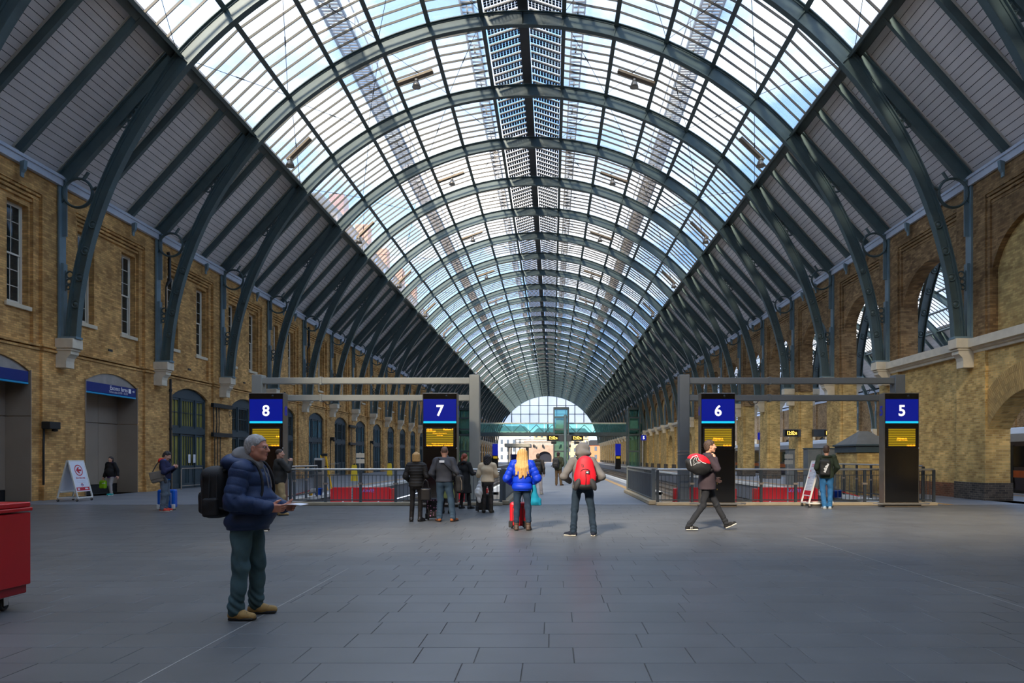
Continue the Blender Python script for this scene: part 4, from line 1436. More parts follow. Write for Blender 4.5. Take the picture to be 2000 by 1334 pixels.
# ---------------- red cart in the foreground ----------------
mat_cart = M('cart_red', srgb(190, 20, 26), .3, 0, .03, spec=.5)
cart = empty('red_cart', (-5.32, 6.98, 0), 0, 'glossy red wheeled counter cut off at the edge of the picture', 'cart')
MB().bbox(-1.5, 0, -2.2, 0, .24, .97, .008).build('body', mat_cart, cart)
MB().bbox(-1.48, -.025, -2.18, -.025, .155, .24, .006).build('plinth', M('cart_plinth', srgb(150, 16, 22), .35), cart)
MB().bbox(-1.52, .012, -2.22, .012, .985, 1.02, .006).build('lip', mat_cart, cart)
MB().bbox(-1.5, 0, -2.2, 0, 1.025, 1.075, .008).build('counter_top', mat_cart, cart)
for x, y in ((-.14, -.18), (-1.36, -.18), (-.14, -2.0), (-1.36, -2.0)):
    c = empty('caster', (x, y, 0)); c.parent = cart
    MB().torus((0, 0, .062), .044, .02, 'X', 20, 8).build('tyre', mat_black, c)
    MB().lathe([(0, .018), (.036, .016), (.036, -.016), (0, -.018)], n=14, fn=lambda a, b, h: (h, a, .062 + b)).build('hub', M('caster_hub', srgb(60, 62, 66), .5), c)
    MB().bbox(-.032, -.024, -.03, .03, .055, .15, .003).build('fork', mat_steel_bright, c)
    MB().bbox(.024, .032, -.03, .03, .055, .15, .003).build('fork', mat_steel_bright, c)
    MB().bbox(-.04, .04, -.05, .05, .145, .157, .003).build('mounting_plate', mat_steel_bright, c)
mat_paper = M('paper', srgb(236, 236, 240), .8, 0, .02)
lf = empty('leaflet_stack', (-5.9, 6.6, 1.076), .3, 'stack of pale leaflets lying on the red cart', 'leaflets')
for i in range(5):
    o = MB().bbox(-.11, .11, -.15, .15, 0, .004, .001).build('leaflet', mat_paper, lf); o.location = (random.uniform(-.01, .01), random.uniform(-.01, .01), i * .0042); o.rotation_euler = (0, 0, random.uniform(-.1, .1))

# ---------------- clocks ----------------
mat_clock_txt = M('clock_digits', srgb(255, 205, 90), .5, 0, 0, emit=1.2, emcol=srgb(255, 200, 90))
mat_clockbox = M('clock_box', srgb(62, 66, 68), .5)
def clock_box(par, x0, x1, z0, z1, y):
    MB().bbox(x0, x1, y - .12, y + .12, z0, z1, .015).build('housing', mat_clockbox, par)
    MB().bbox(x0 + .06, x1 - .06, y - .13, y - .11, z0 + .05, z1 - .05, .004).build('display', mat_tblack, par)
    w = x1 - x0; xc = (x0 + x1) / 2; zc = (z0 + z1) / 2
    fit_text('12:02', (z1 - z0) * .52, (xc - w*.08, y - .133, zc), FACE, mat_clock_txt, par, w=w*.48, bold=.015, name='time')
    fit_text('36', (z1 - z0) * .36, (xc + w*.27, y - .133, zc - (z1-z0)*.05), FACE, mat_clock_txt, par, w=w*.16, bold=.01, name='seconds')
cp = empty('clock_post', (PX(1104, 47.5), 47.5, 0), 0, 'dark pole on the middle platform carrying two digital clocks', 'clock')
MB().lathe([(.11, 0), (.11, 4.45), (.0, 4.5)], n=16).build('pole', mat_iron, cp)
MB().lathe([(.118, .01), (.118, .42), (.11, .43)], n=16).build('steel_sleeve', mat_steel_bright, cp)
for s, x0, x1 in ((-1, -1.28, -.42), (1, .38, 1.26)):
    MB().bbox(min(s*.1, s*.45), max(s*.1, s*.45), -.1, .1, 2.62, 3.08, .01).build('arm', mat_clockbox, cp)
    g = empty('clock', (0, 0, 0)); g.parent = cp
    clock_box(g, x0, x1, 2.66, 3.08, 0)
    MB().bbox(s*.8 - .18, s*.8 + .18, -.1, .1, 2.45, 2.63, .02).build('speaker', mat_black, cp)
for lab, xa, xb, ba, bb in (('digital clock on the near face of an arcade pier', 14.30, 15.22, 15.2, 15.32), ('digital clock on the far side of the same arcade pier', 16.72, 17.55, 16.1, 16.74)):
    t = empty('wall_clock', (0, 42.2, 0), 0, lab, 'clock', 'digital clocks on the arcade')
    MB().bbox(ba, bb, -.14, .6 if ba < 16 else .14, 2.80, 3.25, .01).build('bracket', mat_clockbox, t)
    clock_box(t, xa, xb, 2.80, 3.25, 0)

# ---------------- things on the left platform ----------------
def bucket(x, y, z, r, h, mt, label, lid=None, cat='bucket', name='bucket'):
    t = empty(name, (x, y, z), 0, label, cat)
    MB().lathe([(0, .005), (r*.82, 0), (r, h), (r*1.06, h), (r*1.06, h*.93), (r*.94, h*.96), (r*.78, .02), (0, .02)], n=18).build('tub', mt, t)
    pts = [(r*1.02*cos(a), r*1.02*sin(a)*.25, h*.95 + (-.35*r if False else 0) + r*.5*sin(a)) for a in [PI*k/10 for k in range(11)]]
    MB().tube(pts, .008, 5).build('handle', mat_steel, t)
    return t
mat_bblue = M('bucket_blue', srgb(16, 92, 205), .4); mat_byel = M('bucket_yellow', srgb(250, 190, 20), .4)
YB1 = 27.6
bucket(PX(622, YB1), YB1, 0, .17, .28, mat_bblue, 'blue plastic bucket standing by the platform edge near sign 8')
bucket(PX(612, YB1 - .1) , YB1 - .4, 0, .08, .10, mat_byel, 'small yellow tub beside the blue bucket')
t = empty('mop', (PX(590, 27), 27.0, 0), 0, 'red-handled mop lying on the platform beside the blue bucket', 'mop')
MB().tube([(-.35, 0, .03), (.42, -.05, .24)], .018, 6).build('handle', mat_red, t)
MB().bbox(.36, .56, -.12, .08, .16, .30, .04).build('mop_head', mat_white, t)
# service cabinet, ladder, bottles by the doors
t = empty('service_cabinet', (PX(624, 30), 30.0, 0), .15, 'grey round-topped steel cabinet behind the railing left of the yellow trestle'.replace(' left of', ' beside'), 'cabinet')
cb = [(-.28, 0), (.28, 0), (.28, 1.40), (.22, 1.50), (-.22, 1.50), (-.28, 1.40)]
MB().prism(cb, lambda u, v, w: (w, u, v), -.17, .17).build('body', M('cabinet_steel', srgb(146, 140, 130), .45, .4), t)
MB().bbox(-.14, .14, -.286, -.27, .9, 1.4, .006).build('recess', mat_black, t)
MB().bbox(-.16, .16, -.29, -.27, .1, .8, .006).build('door', M('cabinet_door', srgb(120, 116, 108), .45, .4), t)
t = empty('yellow_trestle', (PX(638, 31.2), 31.2, 0), 0, 'folded yellow trestle leaning beside the grey cabinet', 'trestle')
for dx in (-.10, .12):
    MB().beam((dx - .16, 0, 1.62), (dx + .12, 0, 0.02), .05, .10, up=(0, 1, 0)).build('leg', mat_byel, t)
MB().bbox(-.24, .03, -.06, .06, 1.58, 1.70, .01).build('hinge_cap', mat_black, t)
MB().beam((-.11, .01, 1.1), (.10, .01, 1.1), .04, .05).build('spreader', mat_black, t)
mat_yel2 = M('hydrant_yellow', srgb(240, 200, 20), .5)
for i, (px, Yh) in enumerate(((761, 56.0), (692, 44.0))):
    t = empty('caution_sign', (PX(px, Yh), Yh, 0), .3, ('yellow folding floor sign standing far along by the arched doors', 'yellow folding floor sign by the hoop barrier at the doors')[i], 'floor sign', 'yellow floor signs')
    MB().prism([(-.22, 0), (.22, 0), (.16, 1.0), (.06, 1.08), (-.06, 1.08), (-.16, 1.0)], lambda u, v, w: (u, w - .18 * (1 - v), v), -.012, .012).build('front_leaf', mat_yel2, t)
    MB().prism([(-.22, 0), (.22, 0), (.16, 1.0), (.06, 1.08), (-.06, 1.08), (-.16, 1.0)], lambda u, v, w: (u, w + .18 * (1 - v) + .03, v), -.012, .012).build('back_leaf', mat_yel2, t)
    MB().bbox(-.06, .06, -.02, .05, 1.04, 1.12, .01).build('carry_grip', mat_black, t)
def hoop(y0, y1, label, x=-17.35):
    t = empty('hoop_barrier', (x, y0, 0), 0, label, 'barrier', 'steel hoop barriers before the doors')
    L = y1 - y0
    MB().tube([(0, 0, 0), (0, 0, .94), (0, .06, 1.0), (0, L - .06, 1.0), (0, L, .94), (0, L, 0)], .024, 8).build('hoop', mat_steel, t)
    MB().tube([(0, 0, .18), (0, L, .18)], .018, 6).build('lower_bar', mat_steel, t)
hoop(32.0, 33.95, 'steel hoop barrier in front of the yellow-lit door')
hoop(34.5, 36.0, 'steel hoop barrier beside the wall brackets')
hoop(52.2, 55.2, 'steel hoop barrier far along by the teal-glazed doors', -17.2)

# fittings on the left wall
def wall_box(n, dy, z, label, pipe=True):
    t = empty('wall_speaker', (-17.95, YN(n) + dy, z), 0, label, 'speaker', 'black wall speakers between the doorways')
    MB().bbox(-.05, .28, -.30, .22, 0, .26, .02).build('case', mat_black, t)
    MB().lathe([(.09, 0), (.10, -.07), (.0, -.09)], n=12, fn=lambda a, b, h: (.15 + a, .10 + b, h)).build('grille', mat_black, t)
    if pipe:
        MB().tube([(-.02, -.2, 0), (-.02, -.22, -.5), (-.02, -.22, -z + 0.5), (-.02, -.05, -z + .25), (-.02, -.05, -z)], .035, 8).build('conduit', mat_black, t)
wall_box(0, -.62, 2.53, 'black wall speaker on a conduit beside the notice board')
wall_box(5, .2, 2.9, 'black wall speaker on the pier beyond the teal doors')
wall_box(7, .2, 2.9, 'black wall speaker on the pier nearest the yellow floor sign')
def wall_bracket(n, label):
    t = empty('cable_bracket', (-17.95, YN(n), 0), 0, label, 'bracket', 'black cable brackets on the wall')
    for z in (4.18, 2.62):
        MB().bbox(-.04, .12, -1.15, 1.0, z, z + .22, .01).build('arm', mat_black, t)
    for k, y in enumerate((-1.05, -.72, -.45)):
        MB().tube([(.04, y, 4.2), (.04, y + .05, 3.4), (.04, y, 2.75)], .025, 6).build('cable', mat_black, t)
        MB().tube([(.04, y + .15, 2.65), (.04, y + .15, .02)], .022, 6).build('cable', mat_black, t)
    MB().torus((.10, .75, 3.95), .16, .015, 'X', 16, 5).build('cable_coil', mat_black, t)
wall_bracket(2, 'pair of black cable brackets on the wall beside sign 8')
wall_bracket(6, 'pair of black cable brackets on the wall far behind the railing')
t = empty('drainpipe', (-17.9, YN(1) + .98, 0), 0, 'black drainpipe running down beside the yellow-lit door', 'pipe')
MB().tube([(0, 0, 0.02), (0, 0, 5.2)], .055, 10).build('downpipe', mat_black, t)
for z in (1.0, 2.8, 4.6): MB().lathe([(.075, z), (.075, z + .12)], n=10).build('collar', mat_black, t)
for n in (1, 4):
    t = empty('soil_pipe', (-17.88, YN(n) + .55, 0), 0, 'black bent pipe on the wall behind the %s iron ring' % ('near' if n == 1 else 'far'), 'pipe', 'bent pipes behind the iron rings')
    MB().tube([(0, 0, 6.0), (0, 0, 9.4), (.06, .05, 9.6), (.06, .2, 9.75), (.06, .2, 10.8), (.06, .14, 10.95), (.06, .08, 11.05)], [.03, .03, .07, .07, .07, .07, .07], 10).build('pipe', mat_black, t)
    MB().lathe([(.10, 9.7), (.10, 9.85)], c=(.06, .2, 0), n=10).build('collar', mat_black, t)
# paper notices on the lit door
for y, w in ((3.05, .20), (3.52, .22)):
    t = empty('door_poster', (-18.17, YN(1) + y, 1.25), 0, 'white printed sheet on the yellow-lit door, %s of two' % ('first' if y < 3.2 else 'second'), 'poster', 'sheets on the lit door')
    MB().bbox(-.004, .004, 0, w, 0, .42, .001).build('sheet', mat_paper, t)
    for k in range(5): MB().box(.004, .0055, .03, w - .03, .06 + .07*k, .075 + .07*k).build('print_line', mat_grey_txt, t)

# ---------------- right platform: hut, cabinets, tub ----------------
hx0, hx1, hy0, hy1 = 12.32, 13.75, 27.6, 29.6
t = empty('brick_hut', (0, 0, 0), 0, 'small yellow brick hut with dark pyramid roof behind sign 5', 'hut')
t.location = ((hx0 + hx1)/2, (hy0 + hy1)/2, 0)
a, b = (hx1 - hx0)/2, (hy1 - hy0)/2
MB().box(-a, a, -b, b, 0, 1.72).build('brick_walls', mat_brick_pale, t)
MB().bbox(-a - .06, a + .06, -b - .06, b + .06, 1.72, 1.98, .01).build('fascia', mat_darkgreen, t)
MB().bbox(-a - .13, a + .13, -b - .13, b + .13, 1.98, 2.06, .015).build('cornice', mat_darkgreen, t)
MB().add([(-a - .05, -b - .05, 2.06), (a + .05, -b - .05, 2.06), (a + .05, b + .05, 2.06), (-a - .05, b + .05, 2.06), (-.2, 0, 2.62), (.2, 0, 2.62)],
         [(0, 1, 5, 4), (1, 2, 5), (2, 3, 4, 5), (3, 0, 4), (3, 2, 1, 0)]).build('roof', M('lead_roof', srgb(96, 98, 98), .6), t)
mat_cabgrey = M('cabinet_grey', srgb(92, 98, 102), .5)
for i, (px0, px1, py, Yc, lab) in enumerate(((1573, 1601, 877, 33.0, 'dark grey equipment cabinet beside the brick hut'), (1601, 1628, 877, 33.0, 'dark grey equipment cabinet close against its twin'), (1537, 1549, 879, 38.0, 'narrow grey cabinet standing before an arcade pier'))):
    x0, x1, z = PX(px0, Yc), PX(px1, Yc), PZ(py, Yc)
    t = empty('equipment_cabinet', ((x0 + x1)/2, Yc, 0), 0, lab, 'cabinet', 'grey equipment cabinets')
    w = (x1 - x0)/2 - .005
    MB().bbox(-w, w, -.3, .3, 0, z, .015).build('body', mat_cabgrey, t)
    MB().bbox(-w + .04, w - .04, -.315, -.29, .1, z - .1, .006).build('door', mat_cabgrey, t)
    MB().bbox(-w - .02, w + .02, -.33, .33, z, z + .05, .01).build('cap', mat_darkgreen, t)
bucket(PX(1633, 26.0), 26.0, 0, .22, .26, M('tub_blue', srgb(10, 70, 170), .4), 'blue round tub standing behind the railing by the notice board', cat='tub', name='tub')
t = empty('mop', (PX(1655, 26.3), 26.3, 0), 0, 'red-handled mop lying behind the railing near sign 5', 'mop')
MB().tube([(-.3, 0, .22), (.5, .1, .02)], .02, 6).build('handle', mat_red, t)
MB().bbox(-.45, -.25, -.08, .08, 0, .24, .03).build('mop_head', mat_red, t)

# ---------------- trains in the neighbouring shed ----------------
mat_train = M('train_dark', srgb(58, 50, 62), .3, 0, .05); mat_trainwin = M('train_window', srgb(16, 18, 20), .06, 0, .1, spec=.7)
mat_trainor = M('train_orange', srgb(214, 100, 30), .35); mat_trainroof = M('train_roof', srgb(190, 190, 192), .4, 0, .06)
def carriage(yc):
    t = empty('train_carriage', (21.35, yc, 0), 0, None, 'train', 'carriages at the next platform')
    L = 9.95
    prof = [(-1.38, .12), (1.38, .12), (1.42, 1.0), (1.38, 2.2), (-1.38, 2.2), (-1.42, 1.0)]
    MB().prism(prof, lambda u, v, w: (u, w, v), -L, L).build('body', mat_train, t)
    rf = [(-1.38, 2.2), (1.38, 2.2), (1.25, 2.55), (.85, 2.8), (0, 2.9), (-.85, 2.8), (-1.25, 2.55)]
    MB().prism(rf, lambda u, v, w: (u, w, v), -L, L).build('roof', mat_trainroof, t)
    MB().box(-1.44, -1.40, -L, L, .66, .96).build('orange_band', mat_trainor, t)
    MB().box(-1.36, 1.36, -L + .1, L - .1, -.8, .12).build('underframe', mat_black, t)
    for k in range(6):
        y = -L + .5 + k * 3.2
        MB().bbox(-1.435, -1.38, y, y + 2.6, 1.12, 2.0, .006).build('window', mat_trainwin, t)
    for k in range(2):
        y = -3.9 + k * 6.4
        MB().bbox(-1.445, -1.39, y, y + .5, .2, 2.05, .006).build('door', mat_black, t)
    MB().box(-1.4455, -1.44, -L + 1.3, -L + 2.1, 1.03, 1.06).build('fleet_mark', mat_signwhite, t)
    note_kids(t)
    return t
tr0 = carriage(33.4)
tag(tr0, 'dark carriage with orange stripe seen through the big brick arch')
for k in range(1, 4):
    o = copy_tree(tr0); o.location = (21.35, 33.4 + 20.3 * k, 0)
    tag(o, 'dark carriage with orange stripe beyond the arcade, %s of the train' % ORD[k])

# ---------------- footbridge ----------------
BY = 115.0
mat_bridge = M('bridge_steel', srgb(74, 84, 84), .5); mat_bglass = glass_mat('bridge_glass', (.74, .93, .90), .10, (.6, .85, .8), .08)
t = empty('footbridge', (0, BY, 0), 0, 'glazed steel footbridge crossing the platforms in the distance', 'footbridge')
z0, z1, z2 = PZ(851.5, BY), PZ(844.5, BY), PZ(827, BY)
MB().box(-17.6, 14.8, -.05, 2.9, z0, z1).build('deck', mat_bridge, t)
for y in (0, 2.8):
    for k in range(12):
        a = -17.8 + 33 * k / 12
        if a < .3 < a + 2.75 or a < 3 < a + 2.75: pass
        MB().box(a + .03, a + 2.72, y - .02, y + .02, z1, z2).build('glass_panel', mat_bglass, t)
    MB().box(-17.9, 15.2, y - .06, y + .06, z2, z2 + .12).build('handrail', M('bridge_rail', srgb(214, 206, 186), .5), t)
for k in range(12):
    a = -17.8 + 33 * k / 12
    MB().beam((a, 2.7, z1), (a + 1.37, 2.7, z2 - .1), .08, .1).build('truss_bar', mat_bridge, t)
    MB().beam((a + 1.37, 2.7, z2 - .1), (a + 2.75, 2.7, z1), .08, .1).build('truss_bar', mat_bridge, t)
def lift_tower(x0, x1, zt, y, label):
    t = empty('lift_tower', ((x0 + x1)/2, y, 0), 0, label, 'lift tower', 'glazed lift towers of the footbridge')
    w = (x1 - x0)/2
    for sx in (-1, 1):
        for sy in (0, 2.4):
            MB().box(sx*w - .12, sx*w + .12, sy - .12, sy + .12, 0, zt).build('corner_post', mat_bridge, t)
    for z in (2.4, z0, z1 + .3, zt - 1.6, zt - .2):
        for sy in (0, 2.4): MB().box(-w, w, sy - .09, sy + .09, z, z + .22).build('crossbar', mat_bridge, t)
    for sy in (0, 2.4): MB().box(-w + .1, w - .1, sy - .015, sy + .015, 0, zt).build('glass_wall', mat_bglass, t)
    for sx in (-1, 1): MB().box(sx*w - .015, sx*w + .015, .1, 2.3, 0, zt).build('glass_wall', mat_bglass, t)
    MB().box(-w - .1, w + .1, -.15, 2.55, zt, zt + .15).build('roof', mat_bridge, t)
    MB().box(-w*.75, w*.75, .4, 2.0, z1 + .1, z1 + 2.4).build('lift_car', M('lift_car', srgb(206, 206, 190), .5), t)
lift_tower(PX(1082, BY - .5), PX(1109.5, BY - .5), PZ(799, BY), BY - 2.6, 'glazed lift tower rising through the footbridge on the middle platform')
lift_tower(-15.4, -13.3, PZ(801, BY), BY - 2.6, 'glazed lift tower at the doorway end of the footbridge')
lift_tower(12.6, 14.4, PZ(800, BY), BY - 2.6, 'glazed lift tower at the arcade end of the footbridge')

# small far signs
for (px, py, Yf, num, lab) in ((1257, 855, 85.0, '5', 'small blue number 5 sign on a pole by the arcade'), (1487, 852, 60.0, '2', 'small blue number 2 sign seen between arcade piers')):
    x, z = PX(px, Yf), PZ(py, Yf)
    t = empty('number_sign', (x, Yf, 0), 0, lab, 'sign', 'small blue number signs')
    MB().tube([(-.1, .1, 0), (-.1, .1, z + .5)], .09, 8).build('pole', mat_galv, t)
    MB().bbox(-.32, .32, -.06, .06, z - .32, z + .32, .02).build('panel', mat_tblue, t)
    fit_text(num, .36, (0, -.065, z), FACE, mat_tnum, t, bold=.02, name='numeral')
for (px, Yf, num, lab) in ((967.5, 88.0, '8', 'distant blue and black platform totem by the arched doors'), (1207, 88.0, '5', 'distant blue and black platform totem beside the arcade')):
    t = empty('distant_totem', (PX(px, Yf), Yf, 0), 0, lab, 'platform sign', 'distant platform totems')
    MB().bbox(-.36, .36, -.15, .15, 0, 2.3, .02).build('casing', mat_tblack, t)
    MB().bbox(-.36, .36, -.17, -.14, 1.75, 3.25, .01).build('blue_panel', mat_tblue, t).scale = (1, 1, 1)
    MB().bbox(-.26, .26, -.17, -.14, 1.35, 1.65, .01).build('screen', mat_led_row, t)
t = empty('platform_canopy', (PX(1010, 150), 150, 0), 0, 'flat pale canopy over the far end of the doorway platform', 'canopy')
MB().bbox(-2.8, 2.8, 0, 14, PZ(873, 150), PZ(867, 150) + .1, .05).build('roof', M('canopy', srgb(190, 182, 164), .6), t)
for x in (-2.0, 2.0):
    for y in (1, 7, 13): MB().box(x - .12, x + .12, y, y + .24, 0, PZ(873, 150)).build('column', mat_galv, t)
MB().box(-1.6, 1.2, 3, 5, 0, 2.2).build('blue_shelter', mat_tfl_blue, t)

# ---------------- beyond the station ----------------
mat_bld_y = M('stone_yellow', srgb(222, 188, 130), .8, 0, .08); mat_bld_w = M('stone_white', srgb(228, 216, 196), .8, 0, .08); mat_bld_r = M('brick_orange', srgb(196, 120, 80), .85, 0, .1)
mat_bwin = M('far_window', srgb(90, 100, 108), .2); mat_tun = M('tunnel_dark', srgb(14, 20, 34), .8)
def building(x0, x1, y0, y1, h, mt, label, rows, cols, roofm, front=True, side=0, zbase=-.5):
    t = empty('building', ((x0 + x1)/2, y0, zbase), 0, label, 'building')
    w = (x1 - x0)/2; d = y1 - y0
    MB().box(-w, w, 0, d, 0, h).build('walls', mt, t)
    MB().prism([(-w - .3, h), (w + .3, h), (w - 2, h + 2.2), (-w + 2, h + 2.2)], lambda u, v, ww: (u, ww, v), -.3, d + .3).build('roof', roofm, t)
    if front:
        wm = MB().box(-.55, .55, -.08, .05, -.95, .95).mesh('window', mat_bwin)
        for r in range(rows):
            for c in range(cols):
                link('window', wm, t, (-w + 2*w*(c + .5)/cols, 0, h*(r + .6)/rows))
    if side:
        wm = MB().box(-.08*side, .05*side, -.7, .7, -1.0, 1.0).mesh('window', mat_bwin)
        n = int(d / 5)
        for r in range(rows):
            for c in range(n): link('window', wm, t, (side*w, d*(c + .5)/n, h*(r + .6)/rows))
    return t
mat_roofblue = M('roof_slate', srgb(96, 120, 134), .6)
building(-34, -10, 300, 330, 13.5, mat_bld_w, 'white stone building beyond the platform end', 4, 9, mat_roofblue)
building(-9, 18, 335, 360, 14.0, mat_bld_y, 'long yellow building with a row of windows above the tunnel', 4, 10, mat_roofblue)
building(14, 34, 285, 310, 7.0, mat_bld_r, 'low orange brick building beside the tracks on the arcade side', 2, 7, mat_backing)
tb = building(-52, -27, 86, 150, 33, M('terrace_brick', srgb(150, 128, 112), .85, 0, .12), 'tall terrace with chimneys seen through the roof glass', 9, 6, mat_backing, side=1)
for k in range(5):
    MB().bbox(9.5, 11.5, 6 + 12*k, 8.2 + 12*k, 33, 37.5, .05).build('chimney', mat_bld_r, tb)
t = empty('tunnel_portal', (PX(1064, 290), 290, -.6), 0, 'stone tunnel portal with a dark mouth at the end of the tracks', 'tunnel portal')
hole = [(-2.9, 0), (2.9, 0)] + [(2.9*cos(PI*k/16), 2.0 + 2.6*sin(PI*k/16)) for k in range(17)]
MB().prism([(-9, 0), (9, 0), (9, 9), (-9, 9)], lambda u, v, w: (u, w, v), 0, 1.5, [hole]).build('stonework', M('portal_stone', srgb(150, 126, 106), .85, 0, .2, .6), t)
MB().box(-3.2, 3.2, 1.4, 1.6, 0, 5).build('dark_mouth', mat_tun, t)
MB().box(-9.3, 9.3, -.2, 1.6, 9, 9.5).build('coping', mat_bld_w, t)
for i, Yg in enumerate((226.0, 244.0, 268.0)):
    t = empty('catenary_gantry', (0, Yg, -.6), 0, 'steel catenary gantry over the tracks, %s beyond the shed' % ORD[i], 'gantry', 'catenary gantries beyond the shed')
    for x in (-12, 12):
        MB().box(x - .18, x + .18, -.18, .18, 0, 8.2).build('mast', mat_bld_w, t)
    MB().box(-12, 12, -.12, .12, 7.9, 8.15).build('top_boom', mat_galv, t)
    MB().box(-12, 12, -.12, .12, 6.9, 7.1).build('lower_boom', mat_galv, t)
    for k in range(12):
        MB().beam((-12 + 2*k, 0, 7.0), (-11 + 2*k, 0, 8.0), .08, .08).build('lattice_bar', mat_galv, t)
        MB().beam((-11 + 2*k, 0, 8.0), (-10 + 2*k, 0, 7.0), .08, .08).build('lattice_bar', mat_galv, t)
    for x in (-6, -3, 3, 6):
        MB().box(x - .25, x + .25, -.2, .2, 5.3, 6.3).build('signal_head', mat_black, t)
        MB().box(x - .05, x + .05, -.05, .05, 6.3, 6.9).build('drop_rod', mat_galv, t)
# ================================================================== SOFT SHAPES (distance fields turned into smooth meshes)
def V3(*a): return np.array(a if len(a) == 3 else a[0], dtype=np.float32)
class Sdf:
    def __init__(self): self.ops = []
    def cone(self, a, b, ra, rb, k=.03): self.ops.append(('c', V3(a), V3(b), ra, rb, k)); return self
    def ell(self, c, r, k=.03, rot=None): self.ops.append(('e', V3(c), V3(r), rot, k)); return self
    def box(self, c, h, rad=.02, k=.02, rot=None): self.ops.append(('b', V3(c), V3(h), rad, rot, k)); return self
    def sub(self, c, r, k=.02, rot=None): self.ops.append(('s', V3(c), V3(r), rot, k)); return self
    def cut(self, p, n): n = V3(n); self.ops.append(('p', V3(p), n / np.linalg.norm(n))); return self
    def ripple(self, fn): self.ops.append(('r', fn)); return self
    def chain(self, pts, rs, k=.02):
        for i in range(len(pts) - 1): self.cone(pts[i], pts[i+1], rs[i], rs[i+1], k)
        return self
    def mesh(self, res):
        lo, hi = np.full(3, 1e9), np.full(3, -1e9)
        for o in self.ops:
            if o[0] == 'c':
                for q, r in ((o[1], o[3]), (o[2], o[4])): lo = np.minimum(lo, q - r); hi = np.maximum(hi, q + r)
            elif o[0] in 'eb':
                r = np.linalg.norm(o[2]) if o[3 if o[0] == 'e' else 4] is not None else o[2]
                lo = np.minimum(lo, o[1] - r); hi = np.maximum(hi, o[1] + r)
        lo -= 2.5 * res + .012; hi += 2.5 * res + .012
        n = np.ceil((hi - lo) / res).astype(int) + 1
        ax = [(lo[i] + res * np.arange(n[i])).astype(np.float32) for i in range(3)]
        D = np.full(n, 1.0, np.float32)
        def win(c0, c1, m):
            s = []
            for i in range(3):
                a = max(0, int((c0[i] - m - lo[i]) / res)); b = min(n[i], int((c1[i] + m - lo[i]) / res) + 2)
                s.append(slice(a, max(a + 1, b)))
            return tuple(s)
        def grid(s): return np.meshgrid(ax[0][s[0]], ax[1][s[1]], ax[2][s[2]], indexing='ij', sparse=True)
        def loc(s, c, rot):
            X, Y, Z = grid(s)
            X, Y, Z = X - c[0], Y - c[1], Z - c[2]
            if rot is not None:
                m = np.array(rot.transposed(), np.float32)
                X, Y, Z = (m[0,0]*X + m[0,1]*Y + m[0,2]*Z, m[1,0]*X + m[1,1]*Y + m[1,2]*Z, m[2,0]*X + m[2,1]*Y + m[2,2]*Z)
            return X, Y, Z
        def ellip(s, c, r, rot):
            X, Y, Z = loc(s, c, rot)
            k0 = np.sqrt((X/r[0])**2 + (Y/r[1])**2 + (Z/r[2])**2) + 1e-6
            k1 = np.sqrt((X/r[0]**2)**2 + (Y/r[1]**2)**2 + (Z/r[2]**2)**2) + 1e-6
            return k0 * (k0 - 1) / k1
        for o in self.ops:
            t = o[0]
            if t == 'c':
                a, b, ra, rb, k = o[1:]
                m = max(ra, rb) + k + .03
                s = win(np.minimum(a, b), np.maximum(a, b), m)
                X, Y, Z = grid(s)
                ab = b - a; L2 = float(ab @ ab) + 1e-9
                px, py, pz = X - a[0], Y - a[1], Z - a[2]
                u = np.clip((px*ab[0] + py*ab[1] + pz*ab[2]) / L2, 0, 1)
                d = np.sqrt((px - ab[0]*u)**2 + (py - ab[1]*u)**2 + (pz - ab[2]*u)**2) - (ra + (rb - ra) * u)
            elif t == 'e':
                c, r, rot, k = o[1:]
                R_ = np.full(3, np.linalg.norm(r)) if rot is not None else r
                s = win(c - R_, c + R_, k + .03)
                d = ellip(s, c, r, rot)
            elif t == 'b':
                c, h, rad, rot, k = o[1:]
                R_ = np.full(3, np.linalg.norm(h)) if rot is not None else h
                s = win(c - R_, c + R_, k + .03)
                X, Y, Z = loc(s, c, rot)
                qx, qy, qz = np.abs(X) - h[0] + rad, np.abs(Y) - h[1] + rad, np.abs(Z) - h[2] + rad
                d = np.sqrt(np.maximum(qx, 0)**2 + np.maximum(qy, 0)**2 + np.maximum(qz, 0)**2) + np.minimum(np.maximum(qx, np.maximum(qy, qz)), 0) - rad
            elif t == 's':
                c, r, rot, k = o[1:]
                R_ = np.full(3, np.linalg.norm(r)) if rot is not None else r
                s = win(c - R_, c + R_, k + .03)
                d = -ellip(s, c, r, rot)
                A = D[s]
                h = np.clip(.5 - .5 * (d - A) / -k, 0, 1) if False else np.maximum(k - np.abs(A - d), 0) / k
                D[s] = np.maximum(A, d) + h * h * k * .25
                continue
            elif t == 'p':
                X, Y, Z = grid((slice(None),) * 3)
                d = (X - o[1][0]) * o[2][0] + (Y - o[1][1]) * o[2][1] + (Z - o[1][2]) * o[2][2]
                D = np.maximum(D, d)
                continue
            else:
                ix = np.nonzero(np.abs(D) < .05)
                D[ix] += o[1](ax[0][ix[0]], ax[1][ix[1]], ax[2][ix[2]])
                continue
            A = D[s]
            h = np.maximum(k - np.abs(A - d), 0) / k
            D[s] = np.minimum(A, d) - h * h * k * .25
        return nets(D, lo, res)

